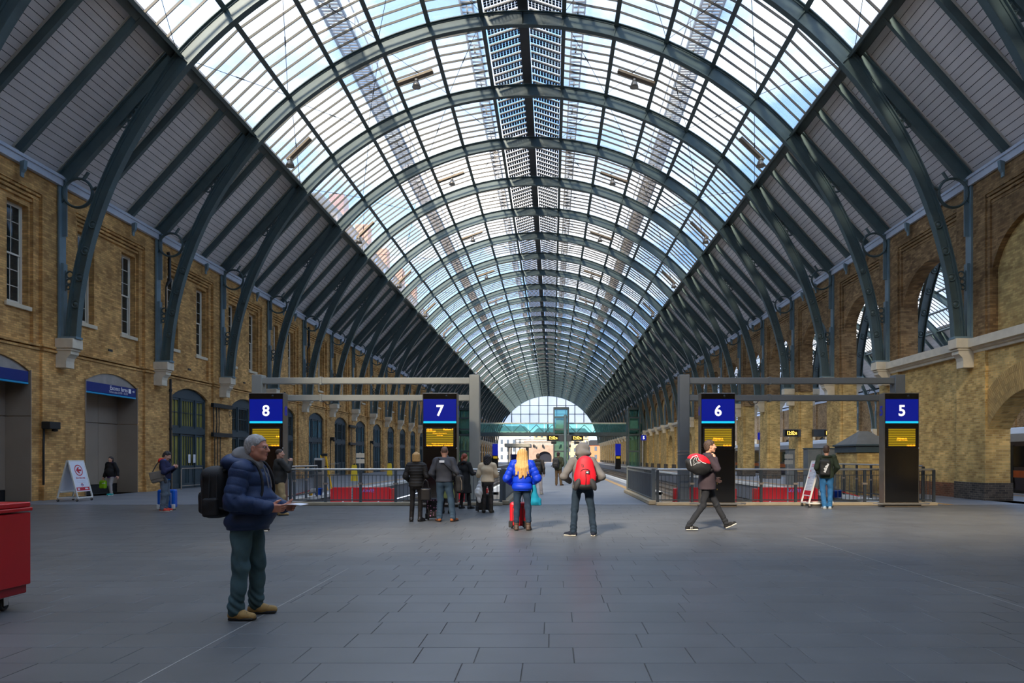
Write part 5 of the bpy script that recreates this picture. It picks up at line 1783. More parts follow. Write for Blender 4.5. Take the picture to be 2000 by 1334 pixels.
_C = np.array([(i, j, k) for i in (0, 1) for j in (0, 1) for k in (0, 1)])
_E = [(a, b) for a in range(8) for b in range(a + 1, 8) if np.abs(_C[a] - _C[b]).sum() == 1]
def nets(D, lo, h):
    I = D < 0
    sh = tuple(x - 1 for x in D.shape)
    cnt = np.zeros(sh, np.int8)
    for c in _C: cnt += I[c[0]:c[0]+sh[0], c[1]:c[1]+sh[1], c[2]:c[2]+sh[2]]
    act = (cnt > 0) & (cnt < 8)
    ii = np.stack(np.nonzero(act), 1)
    if len(ii) == 0: return np.zeros((0, 3)), np.zeros((0, 4), int)
    idx = np.full(sh, -1, np.int32); idx[act] = np.arange(len(ii))
    val = np.stack([D[ii[:,0]+c[0], ii[:,1]+c[1], ii[:,2]+c[2]] for c in _C], 1)
    pos = np.zeros((len(ii), 3)); num = np.zeros(len(ii))
    for a, b in _E:
        m = (val[:,a] < 0) != (val[:,b] < 0)
        t = np.where(m, val[:,a] / (val[:,a] - val[:,b] + 1e-12), 0)
        pos += np.where(m[:,None], _C[a] + (_C[b] - _C[a]) * t[:,None], 0); num += m
    pos = (pos / num[:,None] + ii) * h + lo
    quads = []
    for ax_ in range(3):
        o1, o2 = [(1, 2), (2, 0), (0, 1)][ax_]
        s0 = [slice(None)] * 3; s1 = [slice(None)] * 3
        s0[ax_] = slice(0, -1); s1[ax_] = slice(1, None)
        A, B = I[tuple(s0)], I[tuple(s1)]
        e = np.stack(np.nonzero(A != B), 1)
        e = e[(e[:,o1] > 0) & (e[:,o2] > 0) & (e[:,o1] < D.shape[o1] - 1) & (e[:,o2] < D.shape[o2] - 1)]
        fl = A[e[:,0], e[:,1], e[:,2]]
        q = []
        for d1, d2 in ((-1, -1), (0, -1), (0, 0), (-1, 0)):
            c = e.copy(); c[:,o1] += d1; c[:,o2] += d2
            q.append(idx[c[:,0], c[:,1], c[:,2]])
        q = np.stack(q, 1)
        q[~fl] = q[~fl][:, ::-1]
        quads.append(q)
    return pos, np.concatenate(quads)

def soft(name, parts, mat, parent, res=None):
    """parts: list of (Sdf, res) joined into one mesh object"""
    if isinstance(parts, Sdf): parts = [(parts, res)]
    vs, qs, o = [], [], 0
    for s, r in parts:
        v, q = s.mesh(r)
        vs.append(v); qs.append(q + o); o += len(v)
    v, q = np.concatenate(vs), np.concatenate(qs)
    me = bpy.data.meshes.new(name)
    me.vertices.add(len(v)); me.vertices.foreach_set('co', v.astype(np.float32).ravel())
    me.loops.add(q.size); me.loops.foreach_set('vertex_index', q.astype(np.int32).ravel())
    me.polygons.add(len(q)); me.polygons.foreach_set('loop_start', np.arange(0, q.size, 4, dtype=np.int32))
    me.polygons.foreach_set('use_smooth', np.ones(len(q), bool))
    me.update(calc_edges=True); me.validate()
    me.materials.append(mat)
    return link(name, me, parent)

def folds(amp, f=1.0, seed=0.0):
    def fn(x, y, z):
        a = np.sin(23*f*x + 9*f*z + seed + 3*np.sin(7*z + seed)) * np.sin(17*f*y + 5*f*z + 1.7*seed)
        b = np.sin(31*f*z + 11*f*x + 2*np.sin(13*f*y + seed))
        return (amp * (.6*a + .5*b)).astype(np.float32)
    return fn
def puffs(amp, pitch, z0=0.0):
    """horizontal quilting: deep seams every pitch metres"""
    def fn(x, y, z):
        t = np.abs(np.sin(PI * (z - z0) / pitch))
        return (amp * (1 - t)**2 * 2.0 - amp * .4 * t).astype(np.float32)
    return fn

def along(a, b, c, amp, pitch):
    """quilting seams across a sleeve"""
    a, b, c = (np.array(q) for q in (a, b, c))
    def fn(x, y, z):
        P_ = np.stack([x, y, z], 1)
        d1, d2 = b - a, c - b
        L1, L2 = np.linalg.norm(d1), np.linalg.norm(d2)
        t1 = np.clip((P_ - a) @ d1 / L1**2, 0, 1); t2 = np.clip((P_ - b) @ d2 / L2**2, 0, 1)
        q1 = np.linalg.norm(P_ - a - t1[:,None]*d1, axis=1); q2 = np.linalg.norm(P_ - b - t2[:,None]*d2, axis=1)
        u = np.where(q1 < q2, t1*L1, L1 + t2*L2)
        w = np.abs(np.sin(PI * u / pitch))
        return (amp * (1 - w)**2 * 2 - amp*.4*w).astype(np.float32)
    return fn
def wrinkle(c, amp, f, sig=.09):
    """bunched creases around a joint"""
    c = np.array(c)
    def fn(x, y, z):
        d2 = (x - c[0])**2 + (y - c[1])**2 + (z - c[2])**2
        return (amp * np.exp(-d2 / sig**2) * np.sin(f*(z - c[2]) + 14*x + 9*np.sin(11*y))).astype(np.float32)
    return fn
def cloth(name, rgb, rough=.8, bump=.25, bs=220): return M(name, srgb(*rgb), rough, 0, .08, 6, bump, bs, spec=.25)
mat_skin = M('skin', srgb(214, 160, 132), .5, 0, .06, 12, .05, 200, spec=.35)
mat_skin_ruddy = M('skin_ruddy', srgb(212, 148, 122), .5, 0, .08, 14, .08, 200, spec=.35)
mat_eye = M('eye_white', srgb(230, 225, 220), .2, 0, 0); mat_iris = M('iris', srgb(50, 40, 34), .2)
mat_lip = M('lips', srgb(176, 96, 88), .5)
mat_sole_w = M('sole_pale', srgb(220, 212, 196), .7); mat_sole_d = M('sole_dark', srgb(40, 38, 36), .7)

J0 = dict(head=(0, .02, 1.635), neck=(0, -.01, 1.47), shL=(-.18, 0, 1.42), shR=(.18, 0, 1.42), elL=(-.24, -.03, 1.14), elR=(.24, -.03, 1.14),
          wrL=(-.25, .06, .90), wrR=(.25, .06, .90), hipL=(-.09, 0, .93), hipR=(.09, 0, .93), knL=(-.10, .02, .50), knR=(.10, .02, .50),
          anL=(-.105, -.03, .085), anR=(.105, -.03, .085), ftL=(-.15, 1, 0), ftR=(.15, 1, 0), lean=0.0)

def hand_sdf(wr, f, n, side, curl=.5, grip=False):
    """palm and five fingers; f: finger direction, n: the way the palm faces, side: +1 right hand / -1 left hand"""
    f = Vector(f).normalized(); n = Vector(n); n = (n - f * n.dot(f)).normalized(); s = f.cross(n) * side
    w = Vector(wr); S = Sdf()
    rot = Matrix((s, f, n)).transposed()
    S.cone(w - f*.02, w + f*.02, .028, .028, .02)
    S.box(w + f*.055, (.040, .045, .015), .013, .02, rot)
    S.ell(w + f*.035 + s*.026 + n*.008, (.02, .03, .017), .02, rot)
    for i, (o, L) in enumerate(((.030, .070), (.010, .078), (-.010, .072), (-.029, .056))):
        b = w + f*(.096 - .004*abs(i - 1)) + s*o
        a1 = curl * .8; a2 = curl * 1.9
        d1 = f*cos(a1) + n*sin(a1); d2 = f*cos(a2) + n*sin(a2); d3 = f*cos(a2 + curl*.7) + n*sin(a2 + curl*.7)
        p1 = b + d1*L*.45; p2 = p1 + d2*L*.33; p3 = p2 + d3*L*.25
        S.chain([b, p1, p2, p3], [.0092, .0086, .008, .0068], .004)
    b = w + f*.03 + s*.036 + n*.006
    p1 = b + (f*.72 + s*.55 + n*.25).normalized()*.042; p2 = p1 + (f*.85 + s*(.0 if grip else .3) + n*.45).normalized()*.034
    S.chain([b, p1, p2], [.0125, .0105, .008], .008)
    return S

def head_sdf(c, yaw, pitch, k=1.0, S=None, jowl=0.0):
    """skull, face, ears and neck stub, in the frame of the person"""
    rot = Matrix.Rotation(yaw, 3, 'Z') @ Matrix.Rotation(pitch, 3, 'X')
    S = S or Sdf()
    def P(x, y, z): return Vector(c) + rot @ (Vector((x, y, z)) * k)
    E = lambda p, r, kk=.02: S.ell(P(*p), [q*k for q in r], kk, rot)
    E((0, -.014, .030), (.074, .095, .086))
    E((0, .022, -.028), (.060 + jowl*.5, .074, .086), .03)
    S.cone(P(-.045 - jowl*.4, .0, -.060), P(-.016, .058, -.098), .026*k + jowl*.4, .020*k, .03)
    S.cone(P(.045 + jowl*.4, .0, -.060), P(.016, .058, -.098), .026*k + jowl*.4, .020*k, .03)
    E((0, .070, -.098), (.024, .022, .020), .02)
    S.cone(P(-.034, .078, .020), P(.034, .078, .020), .013*k, .013*k, .015)
    for s in (-1, 1): S.sub(P(s*.031, .100, .002), (.017*k, .014*k, .011*k), .012, rot)
    for s in (-1, 1): E((s*.040, .058, -.028), (.024, .026, .024), .02)
    S.cone(P(0, .088, .012), P(0, .112, -.026), .009*k, .0135*k, .010)
    for s in (-1, 1): E((s*.011, .100, -.032), (.0095, .011, .009), .006)
    E((0, .086, -.058), (.024, .014, .008), .006); E((0, .084, -.070), (.022, .013, .009), .006)
    for s in (-1, 1): S.ell(P(s*.079, -.006, -.010), (.011*k, .020*k, .032*k), .008, rot).sub(P(s*.090, -.002, -.010), (.007*k, .011*k, .019*k), .006, rot)
    S.cone(P(0, -.026, -.06), Vector((c[0]*.3, c[1]*.3 - .005, c[2] - .22*k)), .052*k, .055*k, .03)
    return S, P, rot

def person(label, loc, rz, H=1.75, J=None, top=None, legs=None, shoes=None, hair=None, skin=None, hands=None, head=None, res=.013, group='people in the station'):
    k = H / 1.75
    j = dict(J0); j.update(J or {})
    g = {a: (Vector(b) * k if isinstance(b, tuple) and not a.startswith('ft') else b) for a, b in j.items()}
    t = empty('person', loc, R(rz), label, 'person', group)
    skin = skin or mat_skin
    hd = dict(yaw=0, pitch=0, jowl=0.0); hd.update(head or {})
    hres = min(.0065, res * .55)
    hs, P, rot = head_sdf(g['head'], R(hd['yaw']), R(hd['pitch']), k, None, hd['jowl'])
    B = Sdf()
    B.cone(Vector((0, .0, 1.34))*k, Vector((0, 0, 1.0))*k, .07*k, .07*k).cone(g['head'] + Vector((0, -.03, -.08)), Vector((0, .0, 1.38))*k, .045*k, .045*k)
    for s in 'LR':
        B.cone(Vector((0, .0, 1.36))*k, g['sh'+s], .045*k, .035*k).cone(g['sh'+s], g['el'+s], .038*k, .032*k).cone(g['el'+s], g['wr'+s], .03*k, .024*k)
        B.cone(Vector((0, 0, .98))*k, g['hip'+s], .08*k, .06*k).cone(g['hip'+s], g['kn'+s], .06*k, .045*k).cone(g['kn'+s], g['an'+s], .042*k, .034*k)
    hh = dict(L=None, R=None); hh.update(hands or {})
    parts = [(B, .022), (hs, hres)]
    for s in 'LR':
        if hh[s] == 'hide': continue
        d = (g['wr'+s] - g['el'+s]).normalized()
        f, n, cu = hh[s] if hh[s] else (d, (1 if s == 'L' else -1, 0, 0), .45)
        parts.append((hand_sdf(g['wr'+s], f, n, 1 if s == 'R' else -1, cu), hres * .9))
    soft('body', parts, skin, t)
    if hd.get('face'):
        for s in (-1, 1):
            c = P(s*.031, .083, .003)
            e = MB().lathe([(0, -.0115*k)] + [(.0115*k*sin(R(a)), -.0115*k*cos(R(a))) for a in range(20, 180, 20)] + [(0, .0115*k)], c=c, n=12).build('eye', mat_eye, t)
            f = rot @ Vector((0, 1, 0))
            MB().tube([c + f*.0085*k, c + f*.0122*k], .0052*k, 10).build('iris', mat_iris, e)
        soft('lips', Sdf().ell(P(0, .0935, -.0575), (.021*k, .009*k, .0050*k), .003, rot).ell(P(0, .0915, -.0695), (.019*k, .009*k, .0055*k), .003, rot), mat_lip, t, .004)
        for s in (-1, 1):
            soft('eyebrow', Sdf().cone(P(s*.014, .0905, .024), P(s*.046, .078, .026), .0042*k, .003*k, .003), hair['mat'] if hair else mat_iris, t, .0035)
    # ---- legs
    if legs:
        S = Sdf(); w = legs.get('w', 0)
        fl = legs.get('flare', 0)
        S.ell(Vector((0, -.005, .94))*k, Vector((.155 + w, .115 + w, .12))*k, .04)
        for s, sg in (('L', -1), ('R', 1)):
            S.ell(Vector((sg*.07, -.055, .90))*k, Vector((.085, .075, .10))*k, .04)
            S.cone(g['hip'+s], g['kn'+s], (.085 + w)*k, (.060 + w*.8)*k, .035)
            cf = (.055 + w*.7 + fl)*k if not legs.get('tight') else .040*k
            S.cone(g['kn'+s], g['an'+s] + Vector((0, 0, legs.get('up', 0.0))), (.058 + w*.8)*k, cf, .03)
            if legs.get('tight'): S.cone(g['kn'+s] + Vector((0, -.02, -.08))*k, g['kn'+s].lerp(g['an'+s], .5) + Vector((0, -.02, 0)), .052*k, .045*k, .04)
        S.ripple(folds(legs.get('fold', .005), 1.0, legs.get('seed', 1.0)))
        if not legs.get('tight'):
            for s in 'LR':
                S.ripple(wrinkle(g['kn'+s], .006, 55)).ripple(wrinkle(g['an'+s] + Vector((0, 0, .06)), .009, 80, .11)).ripple(wrinkle(g['hip'+s], .005, 45))
        S.cut((0, 0, legs.get('waist', 1.06)*k), (0, 0, 1))
        if legs.get('hem'): S.cut((0, 0, legs['hem']*k), (0, 0, -1))
        soft('trousers' if not legs.get('name') else legs['name'], S, legs['mat'], t, res)
    # ---- shoes
    if shoes:
        for s in 'LR':
            an, f = g['an'+s], Vector(g['ft'+s]).normalized()
            u = Vector(j.get('up'+s, (0, 0, 1))).normalized()
            f = (f - u * f.dot(u)).normalized()
            sd = f.cross(u)
            base = an - u * .085 * k
            r0 = Matrix((sd, f, u)).transposed()
            S = Sdf()
            S.cone(base - f*.035 + u*.045, base + f*.06 + u*.05, .043, .046, .03).cone(base + f*.06 + u*.045, base + f*.165 + u*.035, .044, .036, .03)
            if shoes.get('boot'):
                S.cone(base + u*.05, base + u*.05 + (g['kn'+s] - an).normalized() * shoes['boot'], .050, shoes.get('bw', .056), .03)
                if shoes['boot'] < .27: S.ripple(puffs(.004, .06))
                top_ = base + u*.05 + (g['kn'+s] - an).normalized() * shoes['boot']
                S.cut(top_, (g['kn'+s] - an).normalized())
            else:
                S.cone(base - f*.01 + u*.06, base + u*.10, .042, .040, .03)
            S.cut(base + u*.012, -u)
            o = soft('boot' if shoes.get('boot') else 'shoe', S, shoes['mat'], t, min(res, .010))
            Q = Sdf().box(base + f*.065 + u*.014, (.044, .125, .014), .012, .01, r0)
            soft('sole', Q, shoes.get('sole', mat_sole_d), o, .008)
            if shoes.get('laces'):
                for q in range(4):
                    c0 = base + f*(.055 + .022*q) + u*(.096 - .008*q)
                    MB().tube([c0 - sd*.022, c0 + u*.004, c0 + sd*.022], .004, 5).build('lace', shoes['laces'], o)
            if shoes.get('mark'):
                q = base + f*.05 + u*.05 + sd*(.046 if s == 'R' else -.046)
                fo = fit_text(shoes['mark'], .045, (0, 0, 0), (0, 0, 0), mat_signwhite, o, bold=.02)
                nd = sd if s == 'R' else -sd
                ux = f if s == 'L' else -f
                # letter reads from outside
                xx = u.cross(nd)
                fo.matrix_local = Matrix.Translation(q + nd*.004) @ Matrix(((xx.x, u.x, nd.x, 0), (xx.y, u.y, nd.y, 0), (xx.z, u.z, nd.z, 0), (0, 0, 0, 1)))
    # ---- upper garment
    for gi, G in enumerate(top if isinstance(top, list) else [top] if top else []):
        b, fat = G.get('b', .02), G.get('fat', 0.0)
        S = Sdf()
        if not G.get('only_arms'):
            S.ell(Vector((0, .005, 1.28))*k, Vector((.165 + b, .115 + b, .19))*k, .04)
            S.ell(Vector((0, .02 + fat*.6, 1.06))*k, Vector((.150 + b + fat*.6, .110 + b + fat, .20))*k, .05)
            S.ell(Vector((0, -.005, .92))*k, Vector((.160 + b + fat*.4, .120 + b + fat*.5, .16))*k, .05)
            for s, sg in (('L', -1), ('R', 1)):
                S.cone(Vector((sg*.05, -.015, 1.445))*k, g['sh'+s], (.055 + b*.5)*k, (.056 + b*.7)*k, .04)
        if G.get('skirt'):
            zt, zb, r = G['skirt']
            for sx in (-1, 1): S.cone(Vector((sx*.055, -.005, zt))*k, Vector((sx*.06, -.01, zb))*k, (.095 + b)*k, (r - .06)*k, .06)
        AS = S
        sleeves = []
        if not G.get('sleeveless'):
            for s in 'LR':
                A = Sdf()
                A.cone(g['sh'+s], g['el'+s], (.058 + b*.65)*k, (.048 + b*.6)*k, .03)
                e = g['wr'+s].lerp(g['el'+s], .06)
                A.cone(g['el'+s], e, (.046 + b*.6)*k, (.036 + b*.5)*k, .03)
                pf = G.get('puff')
                if pf: A.ripple(along(g['sh'+s], g['el'+s], e, pf[0]*.5, pf[1]*.62*k))
                A.ripple(wrinkle(g['el'+s], .006, 60)).ripple(folds(G.get('fold', .006), 1.2, G.get('seed', 2.0) + 3))
                sleeves.append(A)
        if G.get('collar'):
            S.cone(Vector((0, -.015, 1.44))*k, Vector((0, 0, 1.44 + G['collar']))*k, .072*k, .075*k, .03)
        if G.get('hood'):
            S.ell(Vector((0, -.10, 1.47))*k, Vector((.12, .075, .07))*k, .05).ell(Vector((0, -.03, 1.50))*k, Vector((.105, .10, .045))*k, .03)
        if G.get('puff'): S.ripple(puffs(G['puff'][0], G['puff'][1] * k, .87 * k))
        S.ripple(folds(G.get('fold', .006), .8, G.get('seed', 2.0)))
        S.cut((0, 0, G.get('hem', .86)*k), (0, -G.get('tilt', 0), -1))
        if G.get('collar'): S.cut((0, 0, (1.44 + G['collar'])*k), (0, -.15, 1))
        o = soft(G.get('name', 'jacket'), S, G['mat'], t, G.get('res', res))
        for A in sleeves: soft('sleeve', A, G['mat'], o, G.get('res', res))
    # ---- hair
    if hair:
        S = Sdf(); st = hair.get('style', 'short'); th = hair.get('th', .010)
        S.ell(P(0, -.016, .034), [(q + th)*k for q in (.074, .095, .086)], .02, rot)
        if st == 'short':
            S.ell(P(0, -.045, -.03), [(q + th)*k for q in (.064, .058, .07)], .03, rot)
        n_ = rot @ Vector((0, .155, -.14))
        if st in ('short', 'crop'):
            S.cut(P(0, .075, .072), n_)
            for s in (-1, 1): S.sub(P(s*.090, .028, -.040), (.034*k, .058*k, .058*k), .01, rot)
        elif st == 'bob':
            for i in range(9):
                a = R(-70 + 140*i/8) + PI
                x, y = .072*sin(a), -.072*abs(cos(a)) - .012
                S.cone(P(x, y, .05), P(x*1.15, y*1.15, -.10 - hair.get('len', 0)), (.034)*k, .030*k, .02)
            S.ripple(lambda x, y, z: (.0025*np.sin(160*x + 20*y)).astype(np.float32))
            S.cut(P(0, .070, .06), rot @ Vector((0, 1, -.35)))
            S.cut(P(0, 0, -.115 - hair.get('len', 0)), rot @ Vector((0, 0, -1)))
        elif st == 'long':
            for i in range(13):
                a = R(-85 + 170*i/12) + PI
                x, y = .078*sin(a), -.070*abs(cos(a)) - .010
                L = hair.get('len', .42) * (1 - .16*abs(sin(i*2.3)) - .25*abs(i - 6)/6)
                m1 = P(x*1.25, y*1.2 - .01, -.10); e = Vector((m1.x*1.55 + .012*sin(i*4.1), m1.y - .075, m1.z - L))
                S.cone(P(x, y, .05), m1, .028*k, .026*k, .02); S.cone(m1, m1.lerp(e, .5) + Vector((0, -.035, 0)), .026*k, .026*k, .02); S.cone(m1.lerp(e, .5) + Vector((0, -.035, 0)), e, .028*k, .014*k, .025)
            S.cut(P(0, .075, .06), rot @ Vector((0, 1, -.25)))
            S.ripple(lambda x, y, z: (.0035*np.sin(170*x + 30*y) ).astype(np.float32))
        elif st == 'wavy':
            for i in range(9):
                a = R(-80 + 160*i/8) + PI
                x, y = .08*sin(a), -.08*abs(cos(a)) - .01
                S.cone(P(x, y, .04), P(x*1.2, y*1.25, -.10), .034*k, .034*k, .02); S.ell(P(x*1.25, y*1.3, -.15), (.035*k, .035*k, .045*k), .02)
            S.cut(P(0, .06, .06), rot @ Vector((0, 1, -.35)))
            S.ripple(lambda x, y, z: (.006*np.sin(90*x + 40*z)*np.sin(80*z + 30*y)).astype(np.float32))
        elif st == 'tail':
            S.cut(P(0, .072, .068), n_)
            S.chain([P(0, -.10, .03), P(0.01, -.14, -.03), P(.015, -.12, -.13), P(.02, -.11, -.24)], [.03*k, .034*k, .028*k, .014*k], .02)
        if st in ('short', 'crop'): S.ripple(lambda x, y, z, am=hair.get('tousle', .0025): (am*np.sin(110*x + 60*z + 20*y)*np.sin(120*y + 40*z)).astype(np.float32))
        soft('hair', S, hair['mat'], t, max(.006, res * .6))
    if hd.get('hood_up'):
        S = Sdf().ell(P(0, -.03, .02), (.135*k, .125*k, .118*k), .03, rot).ell(P(0, -.055, -.075), (.155*k, .12*k, .075*k), .05, rot).cone(P(0, -.04, -.06), Vector((0, -.02, 1.45))*k, .11*k, .10*k, .04)
        S.sub(P(0, .13, .0), (.075*k, .10*k, .10*k), .02, rot).ripple(folds(.009, 1.3, 3.0))
        soft('hood', S, hd['hood_up'], t, res * .8)
    if hd.get('hat'):
        S = Sdf().ell(P(0, -.012, .055), (.088*k, .106*k, .082*k), .02, rot).cut(P(0, 0, .03), rot @ Vector((0, -.25, -1)))
        soft('knit_hat', S, hd['hat'], t, res * .8)
    return t, g, P

def strap(par, pts, w, th, mt, name='strap'):
    """flat band through points"""
    m = MB(); pts = [Vector(p) for p in pts]
    # smooth the path
    for _ in range(2):
        q = [pts[0]]
        for a, b in zip(pts, pts[1:]): q += [a.lerp(b, .25), a.lerp(b, .75)]
        pts = q + [pts[-1]]
    m.tube(pts, w * .36, 6)
    return m.build(name, mt, par)

def backpack(label, owner, c, half, mt, mt2, rot=None, pocket=True, res=.012, extra=None, name='backpack', shoulder=None, fy=.165):
    """worn pack, placed in the wearer's frame but a thing of its own"""
    t = empty(name, owner.location, owner.rotation_euler.z, label, 'backpack', 'bags carried by people')
    S = Sdf().box(c, half, min(half) * .7, .03, rot)
    S.ell((c[0], c[1] - half[1]*.15, c[2] + half[2]*.75), (half[0]*.9, half[1]*.9, half[2]*.35), .05)
    S.ripple(folds(.004, 1.0, 4.0))
    soft('main_compartment', S, mt, t, res)
    if pocket:
        S = Sdf().box((c[0], c[1] - half[1]*.85, c[2] - half[2]*.38), (half[0]*.78, half[1]*.42, half[2]*.46), half[1]*.38, .02, rot).ripple(folds(.003, 1.2, 5.0))
        soft('front_pocket', S, mt2, t, res)
        MB().tube([(c[0] - half[0]*.6, c[1] - half[1]*1.18, c[2] + half[2]*.02), (c[0], c[1] - half[1]*1.24, c[2] + half[2]*.08), (c[0] + half[0]*.6, c[1] - half[1]*1.18, c[2] + half[2]*.02)], .005, 5).build('zip', mat_steel, t)
    MB().torus((c[0], c[1] + half[1]*.3, c[2] + half[2]*1.02), .035, .010, 'Y', 12, 6).build('grab_loop', mt2, t)
    for s in (-1, 1):
        x = c[0] + s*min(half[0]*.62, .10)
        sh = shoulder or 1.50
        strap(t, [(x, c[1] + half[1]*.6, c[2] + half[2]*.8), (x*1.1, -.05, sh), (x*1.15, fy*.55, sh + .0), (x*1.25, fy, sh - .16), (x*1.4, fy, sh - .36), (x*1.9, fy*.3, sh - .48), (x*1.5, c[1] + half[1]*.7, c[2] - half[2]*.6)], .035, .01, mt2)
    return t

def suitcase(label, loc, rz, w, d, h, mt, trim, handle=0.0, wheels=True, extra=None):
    t = empty('suitcase', loc, R(rz), label, 'suitcase', 'suitcases')
    S = Sdf().box((0, 0, h/2 + .035), (w/2, d/2, h/2 - .02), .05, .02)
    soft('shell', S, mt, t, .012)
    MB().torus((0, 0, 0), .0001, .00005, 'Z', 3, 3) if False else None
    for z0 in (.3, .7):
        pass
    for x in (-w*.38, w*.38):
        for y in (-d*.3, d*.3):
            c = empty('wheel', (x, y, 0)); c.parent = t
            MB().torus((0, 0, .026), .017, .010, 'X', 12, 6).build('tyre', mat_black, c)
            MB().bbox(-.018, .018, -.022, .022, .026, .06, .004).build('bracket', trim, c)
    MB().tube([(-.05, 0, h + .012), (-.045, 0, h + .04), (.045, 0, h + .04), (.05, 0, h + .012)], .010, 6).build('carry_handle', trim, t)
    for s in (-1, 1):
        MB().bbox(s*w*.42 - .045, s*w*.42 + .045, -d/2 - .012, -d/2 + .05, .03, .17, .012).build('corner_guard', trim, t)
    MB().tube([(-w*.3, -d/2 - .004, h*.25), (-w*.3, -d/2 - .004, h*.85), (w*.3, -d/2 - .004, h*.85), (w*.3, -d/2 - .004, h*.25)], .006, 5).build('zip', trim, t)
    if handle:
        for s in (-1, 1): MB().tube([(s*.07, d*.35, h), (s*.07, d*.35, h + handle)], .008, 6).build('telescopic_tube', mat_steel, t)
        MB().tube([(-.08, d*.35, h + handle), (.08, d*.35, h + handle)], .014, 6).build('pull_handle', mat_black, t)
    return t
# ================================================================== PEOPLE AND WHAT THEY CARRY
mat_blk = cloth('cloth_black', (38, 36, 36)); mat_blk_lth = M('black_leather', srgb(34, 32, 32), .35, 0, .1, 8, .1, 60)
mat_bag_blk = M('bag_black', srgb(26, 26, 27), .7, 0, .1, 8, .25, 160); mat_bag_dk = M('bag_charcoal', srgb(48, 48, 50), .7, 0, .1, 8, .25, 160)
hair_brown = M('hair_brown', srgb(72, 54, 42), .55, 0, .25, 60, .4, 180); hair_dark = M('hair_dark', srgb(46, 38, 34), .5, 0, .25, 60, .4, 180)
hair_blond = M('hair_blond', srgb(206, 160, 96), .5, 0, .22, 50, .4, 160); hair_grey = M('hair_grey', srgb(170, 168, 164), .6, 0, .3, 70, .4, 200)
hair_red = M('hair_auburn', srgb(146, 62, 34), .5, 0, .25, 60, .4, 180)

# --- the man in the foreground, in profile
mat_navy = cloth('navy_quilt', (44, 60, 92), .55, .12, 60); mat_jean_g = M('jeans_worn', srgb(78, 104, 110), .85, 0, .30, 5, .3, 260, spec=.2)
mat_tan = M('shoe_tan', srgb(176, 142, 84), .75, 0, .2, 20, .2, 120)
p1, g1, P1 = person('man in navy quilted jacket and worn jeans holding a paper, standing in profile in front', (PX(487, 6.55), 6.55, 0), -90, 1.75,
    J=dict(head=(0, .075, 1.622), shR=(.185, .0, 1.40), shL=(-.185, .0, 1.40), elR=(.285, -.03, 1.12), elL=(-.27, .02, 1.12), wrR=(.185, .27, 1.055), wrL=(-.10, .30, 1.05),
           hipR=(.095, -.03, .93), hipL=(-.095, -.02, .93), knR=(.11, -.03, .50), knL=(-.11, .03, .50), anR=(.12, -.075, .085), anL=(-.14, .0, .085), ftR=(.12, 1, 0), ftL=(-.2, 1, 0)),
    top=[dict(mat=mat_navy, b=.058, fat=.052, hem=.845, puff=(.0055, .13), fold=.009, hood=False, res=.008)],
    legs=dict(mat=mat_jean_g, w=.022, fold=.009, seed=.5), shoes=dict(mat=mat_tan, sole=mat_sole_d, laces=mat_sole_d),
    hair=dict(mat=hair_grey, style='short', th=.009), skin=mat_skin_ruddy, head=dict(face=True, jowl=.010, pitch=-2),
    hands=dict(R=((-.25, 1, -.05), (-1, 0, .3), .55), L=((.3, 1, -.05), (1, 0, .3), .55)), res=.009)
mat_hoodie = cloth('hoodie_grey', (132, 130, 128), .9)
S = Sdf().cone((0, -.075, 1.545), (0, .055, 1.455), .088, .075, .03).ell((0, -.085, 1.535), (.10, .062, .062), .03)
S.sub((0, .085, 1.60), (.070, .085, .12), .02).ripple(folds(.004, 1.4, 2.0))
soft('hoodie_collar', S, mat_hoodie, p1, .008)
S = Sdf().ell((0, -.15, 1.475), (.16, .10, .085), .04).ell((.10, -.03, 1.47), (.07, .12, .05), .04).ell((-.10, -.03, 1.47), (.07, .12, .05), .04).ripple(folds(.008, 1.3, 1.0))
S.sub((0, .0, 1.55), (.085, .11, .10), .02)
soft('jacket_hood', S, mat_navy, p1, .008)
gl = MB()
for s in (-1, 1):
    c = P1(s*.032, .098, .0); n_ = 18
    gl.tube([c + Vector((.021*cos(2*PI*q/n_), 0, .015*sin(2*PI*q/n_))) for q in range(n_)], .0016, 5, closed=True)
    gl.tube([P1(s*.053, .094, .004), P1(s*.078, .02, .006), P1(s*.080, -.012, .0)], .0016, 5)
gl.tube([P1(-.011, .10, .004), P1(.011, .10, .004)], .0016, 5)
gl.build('glasses', mat_black, p1)
for s in (-1, 1): MB().tube([(s*.03, .15, 1.43), (s*.035, .185, 1.33), (s*.035, .20, 1.24)], .006, 6).build('drawstring', mat_hoodie, p1)
backpack('bulky black backpack worn over the navy quilted jacket', p1, (0, -.295, 1.19), (.165, .115, .235), mat_bag_blk, mat_bag_blk, res=.009, shoulder=1.50, fy=.182)
bp = COL.objects['backpack']
soft('side_pocket', Sdf().box((.165, -.29, 1.06), (.03, .075, .09), .028, .02).ripple(folds(.004, 1.5, 2)), mat_bag_blk, bp, .009)
soft('top_pocket', Sdf().box((0, -.385, 1.30), (.12, .035, .07), .03, .02).ripple(folds(.003, 1.5, 2)), mat_bag_blk, bp, .009)
for dx in (-.07, 0, .07): MB().tube([(.165, -.30 + dx, 1.37), (.172, -.30 + dx, 1.2), (.168, -.30 + dx, 1.02)], .006, 6).build('side_seam', mat_bag_dk, bp)
pp = empty('paper_sheet', p1.matrix_basis @ Vector((.04, .385, 1.065)), R(-90), 'white printed sheet held in both hands by the man in navy', 'paper')
vs, fs = [], []
for i in range(9):
    for jx in range(2):
        u = i / 8
        vs.append(((jx - .5) * .21, u*.22 - .06, .015*sin(u*PI) + .012*u)); vs.append(((jx - .5) * .21, u*.22 - .06, .015*sin(u*PI) + .012*u + .0012))
